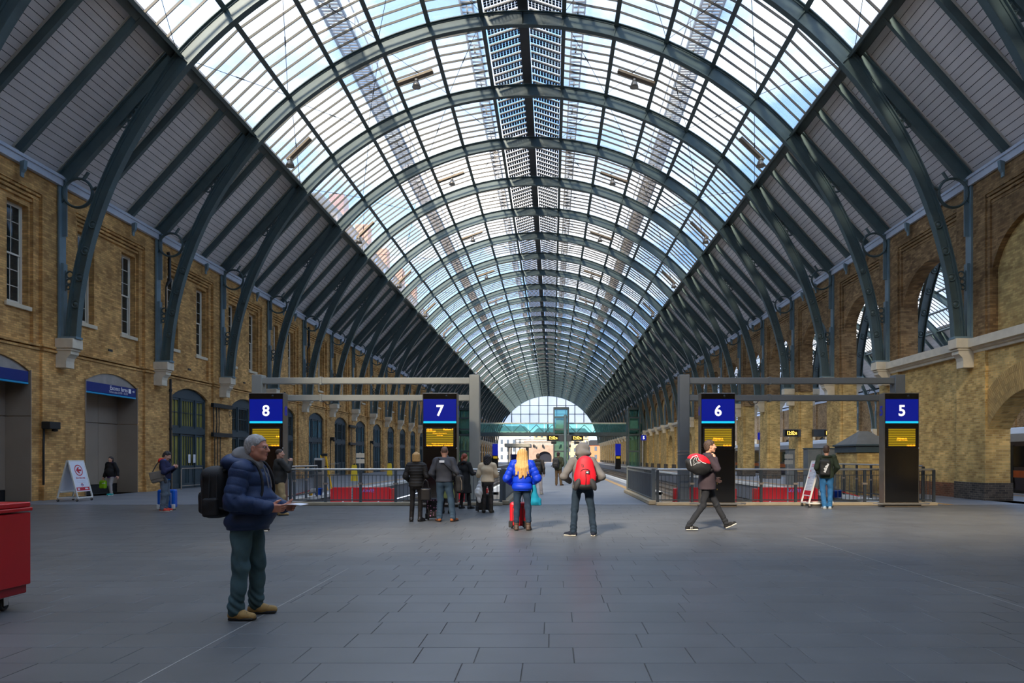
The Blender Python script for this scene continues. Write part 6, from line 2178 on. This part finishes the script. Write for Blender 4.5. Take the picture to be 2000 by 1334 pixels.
for i in range(8):
    a, b = 4*i, 4*(i+1)
    fs += [(a, b, b+2, a+2), (a+1, a+3, b+3, b+1), (a, a+1, b+1, b), (a+2, b+2, b+3, a+3)]
MB().add(vs, fs, True).build('sheet', mat_paper, pp)

# --- man behind him raising a hand
mat_khaki = cloth('khaki', (188, 162, 116)); mat_char = cloth('charcoal_jacket', (58, 56, 52), .7)
p, g, P = person('man in charcoal jacket and khaki trousers raising a hand near sign 8', (PX(545, 18), 18.0, 0), -55, 1.74,
    J=dict(elR=(.26, .17, 1.20), wrR=(.13, .27, 1.40), wrL=(-.2, .10, .92), anR=(.12, .02, .085), knR=(.12, .06, .5)),
    top=dict(mat=mat_char, b=.045, fat=.02, hem=.83, collar=.06), legs=dict(mat=mat_khaki, w=.025, fold=.007), shoes=dict(mat=mat_tan, sole=mat_sole_d),
    hair=dict(mat=hair_brown, style='crop', th=.004), skin=mat_skin, head=dict(face=True, yaw=-18), hands=dict(R=((-.2, .1, 1), (-1, .2, .2), 1.0)))
# --- person hidden behind the man in front, one shoe showing
person('person in dark clothes almost wholly hidden behind the man in navy, black shoe showing', (PX(500, 14.2), 14.2, 0), -90, 1.64,
    J=dict(anR=(.10, .14, .085), knR=(.1, .12, .5)), top=dict(mat=mat_blk, b=.02), legs=dict(mat=mat_blk, w=.0), shoes=dict(mat=mat_blk, sole=mat_sole_w), hair=dict(mat=hair_dark), res=.016)
# --- woman by the steel recess
mat_leg = cloth('leggings_grey', (170, 164, 160)); mat_purple = cloth('purple_top', (92, 40, 130)); mat_teal = cloth('teal_shoe', (30, 150, 146))
p, g, P = person('woman in black jacket and pale leggings carrying a green carrier bag by the steel recess', (-17.55, 27.2, 0), 165, 1.55,
    J=dict(wrR=(.30, .08, .84), elR=(.29, -.03, 1.12), wrL=(-.36, -.02, .90), elL=(-.30, -.05, 1.14), anL=(-.08, .06, .085), knL=(-.08, .1, .5), anR=(.08, -.1, .10)),
    top=[dict(mat=mat_purple, b=.035, fat=.03, hem=.80, name='top', sleeveless=True), dict(mat=mat_blk, b=.055, fat=.045, hem=.86, collar=.05)],
    legs=dict(mat=mat_leg, w=.01, flare=-.005, fold=.004), shoes=dict(mat=mat_teal, sole=mat_sole_w), hair=dict(mat=hair_dark, style='bob', len=.10), head=dict(face=True, yaw=12), res=.014)
bagc = p.matrix_basis @ (g['wrR'] + Vector((.02, .02, -.10)))
t = empty('carrier_bag', (bagc.x, bagc.y, bagc.z - .36), R(165), 'bright green and white carrier bag held by the woman in black', 'bag', 'bags carried by people')
S = Sdf().box((0, 0, .15), (.15, .07, .15), .05, .03).box((0, 0, .27), (.12, .05, .06), .03, .04).ripple(folds(.008, 1.4, 2.0)); soft('bag', S, M('carrier_green', srgb(150, 205, 30), .5), t, .012)
soft('printed_band', Sdf().box((0, 0, .22), (.142, .068, .05), .03, .03), M('carrier_pale', srgb(206, 222, 180), .5), t, .012)
for s in (-1, 1): MB().tube([(s*.05, s*.02, .30), (s*.035, s*.015, .38), (0, 0, .42)], .008, 6).build('handle', M('carrier_handle', srgb(150, 205, 30), .5), t)
# --- man on the phone with the blue suitcase
mat_hnavy = cloth('fleece_navy', (44, 46, 76)); mat_redh = cloth('hood_red', (220, 50, 38)); mat_bpan = cloth('panel_blue', (20, 120, 215)); mat_cargo = cloth('cargo_grey', (98, 110, 122))
p, g, P = person('man in navy fleece with red hood looking down at his phone beside a blue suitcase', (PX(322, 19.3), 19.3, 0), -78, 1.72,
    J=dict(head=(0, .06, 1.60), elR=(.25, .05, 1.13), wrR=(.07, .25, 1.27), elL=(-.24, .08, 1.15), wrL=(-.05, .26, 1.26)),
    top=[dict(mat=mat_bpan, b=.022, hem=.90, name='blue_lining', sleeveless=True), dict(mat=mat_hnavy, b=.032, hem=.98, tilt=.35, collar=.03)],
    legs=dict(mat=mat_cargo, w=.025, fold=.008), shoes=dict(mat=cloth('shoe_red', (206, 70, 52)), sole=mat_sole_w), hair=dict(mat=hair_dark, style='short', th=.012, tousle=.005), head=dict(face=True, pitch=-28))
soft('red_hood', Sdf().ell((0, -.10, 1.43), (.12, .07, .075), .03).ell((0, -.04, 1.465), (.10, .08, .035), .03).sub((0, .02, 1.52), (.07, .08, .08), .02), mat_redh, p, .012)
t = empty('phone', p.matrix_basis @ Vector((.01, .33, 1.32)), R(-78), 'black mobile phone held up by the man in the red hood', 'phone')
MB().bbox(-.036, .036, -.005, .005, 0, .14, .003).build('case', mat_black, t); MB().bbox(-.032, .032, -.0062, -.004, .008, .132, .001).build('screen', mat_tblack, t)
t = empty('messenger_bag', p.location, R(-78), 'taupe messenger bag slung behind the man in the red hood', 'bag', 'bags carried by people')
mat_taupe = M('canvas_taupe', srgb(126, 116, 104), .8, 0, .1, 10, .3, 160)
rt = Matrix.Rotation(R(14), 3, 'X')
soft('body', Sdf().box((.15, -.13, .98), (.06, .19, .15), .03, .02, rt).ripple(folds(.004, 1, 1)), mat_taupe, t, .012)
soft('flap', Sdf().box((.205, -.135, 1.03), (.02, .195, .11), .015, .01, rt), mat_taupe, t, .010)
soft('dark_end', Sdf().box((.15, .045, .94), (.062, .03, .14), .02, .01, rt), mat_bag_dk, t, .012)
strap(t, [(.14, -.28, 1.10), (.0, -.18, 1.40), (-.13, -.02, 1.505), (-.10, .15, 1.36), (.12, .16, 1.05), (.16, -.05, 1.02)], .04, .01, mat_bag_dk)
suitcase('bright blue hard suitcase with pale corner guards behind the man in the red hood', (PX(327, 19.85), 19.85, 0), 8, .48, .24, .58, M('suitcase_blue', srgb(14, 96, 200), .35), mat_white)
# --- couple at sign 7
mat_puffb = cloth('puffer_black', (44, 42, 40), .55)
p, g, P = person('blonde woman in black quilted jacket and tall black boots watching sign 7', (PX(813, 16.3), 16.3, 0), 6, 1.64,
    J=dict(elL=(-.27, -.03, 1.14), wrL=(-.16, .16, 1.0), elR=(.27, -.03, 1.14), wrR=(.17, .15, 1.0), anL=(-.12, -.02, .085), anR=(.10, -.03, .085), ftR=(.5, 1, 0)),
    top=dict(mat=mat_puffb, b=.035, hem=.88, tilt=.0, puff=(.006, .075), collar=.085, res=.011), legs=dict(mat=mat_blk, w=-.008, tight=True, fold=.003), shoes=dict(mat=mat_blk_lth, boot=.37, bw=.06),
    hair=dict(mat=hair_blond, style='bob', th=.016), hands=dict(L='hide', R='hide'))
mat_cj = cloth('jacket_slate', (68, 70, 76), .65, .15); mat_jb = M('jeans_blue', srgb(66, 86, 104), .85, 0, .2, 6, .3, 260, spec=.2)
p, g, P = person('man in slate grey jacket and blue jeans watching sign 7', (PX(868, 16.3), 16.3, 0), 0, 1.78,
    J=dict(elL=(-.29, -.04, 1.13), wrL=(-.20, .16, 1.0), elR=(.29, -.04, 1.13), wrR=(.2, .16, 1.0), anL=(-.12, -.03, .085), anR=(.20, -.03, .085), knR=(.15, .02, .5), ftL=(-.5, 1, 0), ftR=(.55, 1, 0)),
    top=dict(mat=mat_cj, b=.048, hem=.93, collar=.07, fold=.008), legs=dict(mat=mat_jb, w=.02, fold=.008), shoes=dict(mat=M('shoe_russet', srgb(168, 96, 48), .6), sole=mat_sole_d),
    hair=dict(mat=M('hair_cropped', srgb(120, 92, 76), .7), style='crop', th=.004), hands=dict(L='hide', R='hide'))
gm = p
t = empty('shoulder_bag', p.location, 0, 'black shoulder bag hanging at the hip of the man in slate grey', 'bag', 'bags carried by people')
soft('body', Sdf().box((.37, -.05, .90), (.085, .14, .21), .06, .03).ripple(folds(.006, 1, 3)), mat_bag_blk, t, .012)
strap(t, [(.34, -.12, 1.10), (.20, -.20, 1.22), (0, -.19, 1.40), (-.12, -.12, 1.51), (-.16, .05, 1.49)], .05, .01, mat_bag_blk)
MB().bbox(-.09, .03, -.215, -.20, 1.40, 1.455, .004).build('printed_patch', mat_signwhite, t).rotation_euler = (0, 0, 0)
MB().tube([(.40, -.19, 1.05), (.44, -.19, .95), (.44, -.19, .76)], .007, 5).build('zip', mat_steel, t)
t = empty('handbag', (PX(832, 16.25), 16.2, .5), 0, 'black handbag held between the blonde woman and the man in slate grey', 'bag', 'bags carried by people')
soft('body', Sdf().box((0, 0, .15), (.13, .07, .15), .05, .03).ripple(folds(.005, 1.2, 1)), mat_blk_lth, t, .012)
for y in (-.03, .03): MB().tube([(-.08, y, .28), (-.05, y, .45), (.0, y, .50), (.05, y, .45), (.08, y, .28)], .009, 6).build('handle', mat_blk_lth, t)
mat_dotbase = M('suitcase_black', srgb(30, 24, 30), .7); mat_dot = M('dots_pink', srgb(216, 150, 190), .6, 0, .3, 40)
t = suitcase('black cabin case with pink and white spots beside the man in slate grey', (PX(848, 16.7), 16.7, 0), 4, .38, .24, .52, mat_dotbase, mat_bag_blk)
rnd = random.Random(3); dm = MB()
for i in range(7):
    for jx in range(5):
        if rnd.random() < .8:
            x, z, q = -.14 + .07*jx + rnd.uniform(-.01, .01), .12 + .06*i + rnd.uniform(-.01, .01), rnd.uniform(.008, .014)
            dm.box(x - q, x + q, -.1235, -.118, z - q, z + q)
tag(dm.build('printed_spots', mat_dot, t), kind='stuff')
mat_olive = cloth('olive_coat', (150, 150, 84))
person('person in an olive coat hidden behind the man in slate grey', (PX(872, 18.6), 18.6, 0), 0, 1.58, top=dict(mat=mat_olive, b=.03, hem=.46, skirt=(1.0, .45, .26)), J=dict(wrL=(-.15, .15, 1.0), wrR=(.15, .15, 1.0)),
    legs=dict(mat=mat_blk, w=-.01, tight=True), shoes=dict(mat=mat_blk), hair=dict(mat=hair_dark), hands=dict(L='hide', R='hide'), res=.016)
# --- woman with red hair
mat_coat = cloth('coat_black', (46, 44, 42), .9)
p, g, P = person('woman with auburn ponytail in long black coat and black boots at the railing', (PX(907, 20.3), 20.3, 0), -32, 1.63,
    J=dict(elR=(.28, .05, 1.12), wrR=(.20, .28, 1.13), elL=(-.27, -.02, 1.13), wrL=(-.18, .2, 1.02), anL=(-.13, -.02, .085), anR=(.16, .06, .085), knR=(.12, .06, .5)),
    top=dict(mat=mat_coat, b=.03, hem=.50, skirt=(1.02, .48, .26), fold=.005), legs=dict(mat=mat_blk, w=-.01, tight=True), shoes=dict(mat=mat_blk_lth, boot=.38, bw=.062),
    hair=dict(mat=hair_red, style='tail', th=.012), head=dict(yaw=-8))
soft('fur_collar', Sdf().ell((0, -.06, 1.38), (.13, .075, .05), .03).ell((.07, .03, 1.36), (.07, .09, .045), .03).ell((-.07, .03, 1.36), (.07, .09, .045), .03).ripple(folds(.008, 4, 1)), mat_blk, p, .012)
t = empty('shoulder_bag', p.location, p.rotation_euler.z, 'blue and black panelled shoulder bag on the back of the woman in black coat', 'bag', 'bags carried by people')
rt = Matrix.Rotation(R(-22), 3, 'Y')
mat_bagblue = M('bag_blue', srgb(64, 84, 120), .4); 
soft('body', Sdf().box((-.08, -.25, .98), (.19, .05, .12), .035, .02, rt), mat_bag_blk, t, .012)
soft('blue_panel', Sdf().box((-.10, -.285, 1.01), (.15, .025, .085), .02, .02, rt), mat_bagblue, t, .010)
soft('grey_panel', Sdf().box((.05, -.287, .97), (.05, .025, .09), .02, .02, rt), M('bag_grey', srgb(150, 160, 170), .4), t, .010)
strap(t, [(-.20, -.24, 1.08), (-.12, -.20, 1.25), (.05, -.15, 1.40), (.13, -.02, 1.40)], .022, .01, mat_bag_blk)
# --- woman in the cream jumper
mat_cream = cloth('knit_cream', (230, 202, 162), .95, .15, 120)
p, g, P = person('woman in cream jumper with dark wavy hair leaning at the railing', (PX(952, 18.8), 18.8, 0), 0, 1.60,
    J=dict(elL=(-.26, .0, 1.14), wrL=(-.14, .22, 1.10), elR=(.26, .0, 1.14), wrR=(.14, .22, 1.10), anL=(-.11, -.03, .085), anR=(.12, -.03, .085)),
    top=[dict(mat=cloth('tunic_grey', (78, 74, 72)), b=.03, hem=.80, name='tunic', sleeveless=True), dict(mat=mat_cream, b=.055, hem=.93, fold=.007)],
    legs=dict(mat=cloth('leggings_dark', (58, 52, 50)), w=-.005, tight=True), shoes=dict(mat=cloth('suede_boot', (50, 46, 40), .95), boot=.44, bw=.066), hair=dict(mat=hair_dark, style='wavy', th=.02), hands=dict(L='hide', R='hide'))
t = empty('plastic_bag', (PX(935, 18.7), 18.7, .27), 0, 'white plastic bag hanging beside the woman in cream', 'bag', 'bags carried by people')
S = Sdf().cone((.03, 0, .58), (.0, 0, .30), .045, .10, .05).cone((0, 0, .30), (.02, 0, .06), .10, .05, .05).ripple(folds(.012, 1.6, 1.0)); soft('bag', S, M('plastic_white', srgb(226, 222, 214), .35), t, .012)
MB().tube([(.03, 0, .6), (.06, .03, .72), (.10, .06, .80)], .010, 6).build('handle', mat_white, t)
suitcase('black upright suitcase behind the woman in cream', (PX(945, 19.2), 19.2, 0), 0, .42, .22, .50, M('suitcase_charcoal', srgb(46, 44, 42), .6), mat_bag_dk)
# --- woman in the blue jacket
mat_blue = cloth('puffer_blue', (14, 56, 188), .5, .1, 60); mat_jt = M('jeans_dark', srgb(36, 52, 70), .85, 0, .2, 6, .3, 260, spec=.2)
mat_bootbr = M('boot_brown', srgb(70, 54, 44), .6, 0, .15, 12, .2, 80)
p, g, P = person('woman with long blonde hair in bright blue quilted jacket beside a red suitcase', (PX(1020, 14.3), 14.3, 0), 0, 1.70,
    J=dict(elL=(-.33, -.03, 1.12), wrL=(-.20, .14, .99), elR=(.33, -.03, 1.12), wrR=(.2, .14, .99), anL=(-.125, -.03, .085), anR=(.135, -.03, .085), knL=(-.12, .02, .5), knR=(.12, .02, .5)),
    top=dict(mat=mat_blue, b=.062, hem=.855, puff=(.008, .145), fold=.006, res=.010), legs=dict(mat=mat_jt, w=.012, fold=.007, up=.12), shoes=dict(mat=mat_bootbr, boot=.20, bw=.062),
    hair=dict(mat=hair_blond, style='long', len=.44, th=.013), hands=dict(L='hide', R='hide'), res=.011)
mat_rsuit = M('suitcase_red', srgb(196, 14, 34), .4)
suitcase('red cabin suitcase standing before the brown boots of the woman in blue', (PX(1013, 14.75), 14.72, 0), -6, .36, .24, .55, mat_rsuit, mat_bag_blk, handle=.30)
t = empty('tote_bag', (PX(1045, 14.35), 14.35, .50), 0, 'teal cloth tote bag hanging beside the blue quilted jacket', 'bag', 'bags carried by people')
S = Sdf().cone((-.02, 0, .42), (0, 0, .10), .04, .10, .04).box((0, 0, .08), (.13, .05, .08), .03, .05).ripple(folds(.008, 1.3, 2)); S.cut((0, 0, .02), (0, 0, -1)); soft('bag', S, cloth('tote_teal', (16, 122, 150)), t, .012)
MB().tube([(-.04, 0, .42), (-.06, .02, .60), (-.03, .05, .78), (-.02, .05, .95)], .010, 6).build('handle', cloth('tote_handle', (16, 122, 150)), t)
# --- two men further along the platform
mat_hg = cloth('sweat_charcoal', (70, 64, 60)); mat_bei = cloth('trousers_stone', (186, 176, 172))
p, g, P = person('man in charcoal top with backpack and stone trousers walking along the platform', (PX(1051, 28), 28.0, 0), -8, 1.67,
    J=dict(anL=(-.16, -.12, .085), knL=(-.13, .0, .5), anR=(.13, .06, .085)), top=dict(mat=mat_hg, b=.04, hem=.86, hood=True), legs=dict(mat=mat_bei, w=.02, fold=.007), shoes=dict(mat=cloth('shoe_cream', (220, 210, 180)), sole=mat_sole_w),
    hair=dict(mat=hair_brown, th=.014), res=.016)
backpack('dark grey backpack of the man in stone trousers', p, (.03, -.24, 1.12), (.13, .08, .19), mat_bag_dk, mat_bag_dk, res=.016, shoulder=1.42)
mat_olv = cloth('parka_olive', (66, 70, 54)); mat_brn = cloth('trousers_brown', (92, 74, 54))
p, g, P = person('man in olive parka and burgundy knit hat standing by the clock pole', (PX(1090.5, 37), 37.0, 0), -6, 1.78, J=dict(anR=(.15, -.02, .085), ftR=(.7, 1, 0), wrR=(.2, .2, 1.05), wrL=(-.2, .2, 1.05)),
    top=dict(mat=mat_olv, b=.055, hem=.84, fold=.007), legs=dict(mat=mat_brn, w=.02), shoes=dict(mat=cloth('shoe_brown', (96, 68, 48))), hair=dict(mat=hair_dark), head=dict(hat=cloth('hat_burgundy', (84, 34, 52)), yaw=-15), res=.018)
backpack('large green-black backpack of the man in the burgundy hat', p, (-.12, -.26, 1.20), (.17, .12, .25), mat_bag_dk, mat_bag_blk, res=.018)
t = empty('shopping_bag', (PX(1105.5, 37), 37.2, .62), 0, 'small orange bag hanging beside the man in olive parka', 'bag', 'bags carried by people')
soft('bag', Sdf().box((0, 0, .16), (.08, .05, .16), .04, .03).ripple(folds(.006, 1.5, 1)), cloth('bag_orange', (232, 140, 40)), t, .016)
MB().tube([(-.05, 0, .31), (-.05, 0, .42), (.05, 0, .42), (.05, 0, .31)], .008, 5).build('handle', mat_bag_dk, t)
# --- man with the red backpack
mat_shell = cloth('shell_grey', (108, 106, 104), .7, .1); mat_jn = M('jeans_navy', srgb(40, 54, 68), .85, 0, .18, 6, .3, 260, spec=.2)
p, g, P = person('man in grey hooded jacket with red backpack standing with feet apart', (PX(1138, 13.3), 13.3, 0), 0, 1.79,
    J=dict(elL=(-.36, -.05, 1.13), wrL=(-.24, .16, 1.04), elR=(.36, -.05, 1.13), wrR=(.24, .16, 1.04), hipL=(-.10, 0, .93), hipR=(.10, 0, .93), knL=(-.155, .02, .50), knR=(.165, .02, .50), anL=(-.175, -.02, .085), anR=(.205, -.03, .085), ftL=(-1.0, .35, 0), ftR=(.25, 1, 0)),
    top=dict(mat=mat_shell, b=.042, hem=.90, fold=.006, collar=.06), legs=dict(mat=mat_jn, w=.010, fold=.007), shoes=dict(mat=cloth('canvas_navy', (36, 40, 52)), sole=mat_sole_w),
    head=dict(hood_up=mat_shell, pitch=-6), hair=dict(mat=hair_brown), hands=dict(L='hide', R='hide'), res=.011)
mat_rpack = M('pack_red', srgb(214, 16, 38), .6, 0, .06, 10, .15, 200)
t = empty('backpack', p.location, 0, 'red backpack with black base worn over the grey hooded jacket', 'backpack', 'bags carried by people')
cx = .035
soft('main_compartment', Sdf().ell((cx, -.25, 1.36), (.17, .10, .20), .04).ell((cx, -.26, 1.16), (.215, .115, .25), .06), mat_rpack, t, .010)
soft('front_pocket', Sdf().ell((cx, -.315, 1.16), (.13, .075, .21), .03), mat_rpack, t, .010)
for s in (-1, 1):
    soft('side_panel', Sdf().ell((cx + s*.135, -.29, 1.04), (.065, .085, .16), .03, Matrix.Rotation(R(-24*s), 3, 'Y')), mat_bag_dk, t, .010)
    strap(t, [(cx + s*.09, -.18, 1.46), (s*.14, -.03, 1.545), (s*.17, .14, 1.38), (s*.19, .12, 1.15), (s*.17, -.16, 1.0)], .045, .01, mat_bag_blk)
soft('base', Sdf().ell((cx, -.265, .98), (.165, .11, .075), .03), mat_bag_blk, t, .010)
arc = [(cx + .115*cos(a), -.385 + .05*abs(cos(a))**2, 1.17 + .14*sin(a)) for a in [R(20 + 140*q/12) for q in range(13)]]
MB().tube(arc, .006, 6).build('zip', mat_black, t)
MB().tube([(cx + .005, -.392, 1.22), (cx + .01, -.394, 1.10), (cx + .005, -.37, .98)], .007, 6).build('front_seam', mat_black, t)
MB().bbox(cx + .0, cx + .075, -.398, -.386, 1.215, 1.275, .003).build('logo_patch', mat_black, t)
MB().bbox(cx + .018, cx + .055, -.400, -.396, 1.23, 1.258, .001).build('logo_mark', mat_signwhite, t)
for dx in (-.07, -.045): MB().tube([(cx + dx, -.345, 1.40), (cx + dx + .012, -.36, 1.34)], .007, 5).build('zip_pull', mat_bag_dk, t)
# --- man walking past sign 6
mat_plum = cloth('coat_plum', (62, 52, 58), .85); mat_jk = M('jeans_black', srgb(44, 46, 50), .85, 0, .15, 6, .3, 260, spec=.2)
p, g, P = person('man striding past sign 6 in dark plum coat and black jeans, hand at his shoulder', (PX(1381, 14.3), 14.3, 0), -90, 1.88,
    J=dict(head=(0, .06, 1.635), hipR=(.085, -.01, .91), hipL=(-.085, .01, .91), knR=(.09, -.10, .49), anR=(.09, -.375, .10), knL=(-.09, .20, .50), anL=(-.09, .40, .125), ftR=(0, 1, 0), ftL=(0, 1, .42), upL=(0, -.42, 1),
           shR=(.175, .0, 1.42), elR=(.25, .13, 1.20), wrR=(.16, .12, 1.40), elL=(-.24, -.02, 1.14), wrL=(-.22, .2, 1.0)),
    top=dict(mat=mat_plum, b=.03, hem=.80, skirt=(1.1, .80, .22), collar=.075, fold=.006), legs=dict(mat=mat_jk, w=.0, fold=.006, seed=3.0), shoes=dict(mat=cloth('shoe_black', (34, 34, 34)), sole=mat_sole_w, laces=mat_sole_w, mark='N'),
    hair=dict(mat=hair_brown, style='short', th=.011, tousle=.005), head=dict(face=True, pitch=2), hands=dict(R=((-.35, -.25, 1), (-.6, -.8, 0), 1.0)), res=.011)
for z in (.86, .98, 1.1): MB().lathe([(0, .008), (.012, .005), (.014, 0)], n=8, fn=lambda a, b, h, z=z: (.10 + a, .185 + h, z + b)).build('button', M('brass', srgb(170, 140, 70), .4, .6), p)
t = empty('holdall', p.location, R(-90), 'red and black sports holdall slung over the shoulder of the striding man', 'bag', 'bags carried by people')
rt = Matrix.Rotation(R(-20), 3, 'X')
soft('body', Sdf().ell((.27, -.25, 1.36), (.15, .27, .19), .04, rt).ripple(folds(.006, 1.1, 2)), mat_bag_blk, t, .011)
soft('red_top', Sdf().ell((.26, -.23, 1.43), (.145, .25, .165), .04, rt).cut((.26, -.23, 1.44), (0, -.25, -1)), M('holdall_red', srgb(226, 24, 40), .5), t, .010)
pan = empty('emblem_panel', (.40, -.28, 1.45), 0); pan.parent = t
lo = [(-.13, -.10), (-.155, .02), (-.10, .09), (-.02, .12), (.02, .03), (.10, -.03), (.17, -.05)]
MB().tube([(.0, y, z) for y, z in lo], .006, 6).build('white_piping', mat_signwhite, pan)
cat = [(-.10, -.09), (-.075, -.03), (-.085, .02), (-.05, .085), (-.03, .07), (-.035, .03), (-.01, -.01), (.06, -.03), (.02, -.035), (-.04, -.04), (-.06, -.07)]
MB().tube([(.012, y, z) for y, z in cat], .0042, 5, closed=True).build('leaping_emblem', mat_signwhite, pan)
MB().bbox(-.02, .0, -.10, .03, -.08, .08, .005).build('panel', mat_bag_blk, pan)
strap(t, [(.24, -.05, 1.50), (.20, .04, 1.58), (.17, .12, 1.50), (.22, .10, 1.30), (.30, -.05, 1.22)], .04, .01, mat_bag_blk)
# --- man in the green jacket at the notice board
mat_grn = cloth('jacket_green', (44, 54, 42), .75); mat_jbl = M('jeans_bright', srgb(52, 106, 152), .85, 0, .2, 6, .3, 260, spec=.2)
p, g, P = person('man in dark green jacket and blue jeans reading the notice board', (PX(1613, 20.4), 20.35, 0), -14, 1.88,
    J=dict(elR=(.28, .0, 1.14), wrR=(.2, .16, .98), elL=(-.26, .0, 1.14), wrL=(-.2, .16, 1.0), anL=(-.06, -.02, .085), anR=(.09, .02, .085)),
    top=dict(mat=mat_grn, b=.038, hem=.84, hood=True, collar=.04), legs=dict(mat=mat_jbl, w=.015, fold=.009), shoes=dict(mat=cloth('shoe_pale_blue', (170, 190, 206)), sole=mat_sole_w),
    hair=dict(mat=hair_brown, style='short', th=.010), head=dict(yaw=-14), res=.013)
bk = backpack('black sports backpack with white lettering on the dark green jacket', p, (-.07, -.235, 1.22), (.145, .07, .225), mat_bag_blk, mat_bag_blk, pocket=False, res=.013, shoulder=1.58)
fo = fit_text('adidas', .085, (0, 0, 0), (0, 0, 0), mat_signwhite, bk, w=.28, bold=.03)
fo.matrix_local = Matrix.Translation(Vector((-.06, -.315, 1.22))) @ Matrix.Rotation(R(68), 4, 'Y').inverted() @ Matrix.Rotation(R(90), 4, 'X')
# --- small distant figures
person('distant person in dark clothes crossing the footbridge', (PX(1070, 116), 116.2, PZ(844.5, 115)), -90, 1.75, J=dict(anR=(.1, .3, .1), anL=(-.1, -.3, .1)), top=dict(mat=mat_blk), legs=dict(mat=mat_blk), shoes=dict(mat=mat_blk), hair=dict(mat=hair_red), res=.03)
person('distant person in dark coat standing by the far totem', (PX(963, 120), 120.0, 0), 160, 1.75, top=dict(mat=mat_blk), legs=dict(mat=mat_blk), shoes=dict(mat=mat_blk), hair=dict(mat=hair_dark), res=.03)
person('distant person in dark coat just ahead of the one by the far totem', (PX(971.5, 118), 118.0, 0), 190, 1.75, top=dict(mat=mat_blk), legs=dict(mat=mat_blk), shoes=dict(mat=mat_blk), hair=dict(mat=hair_brown), res=.03)
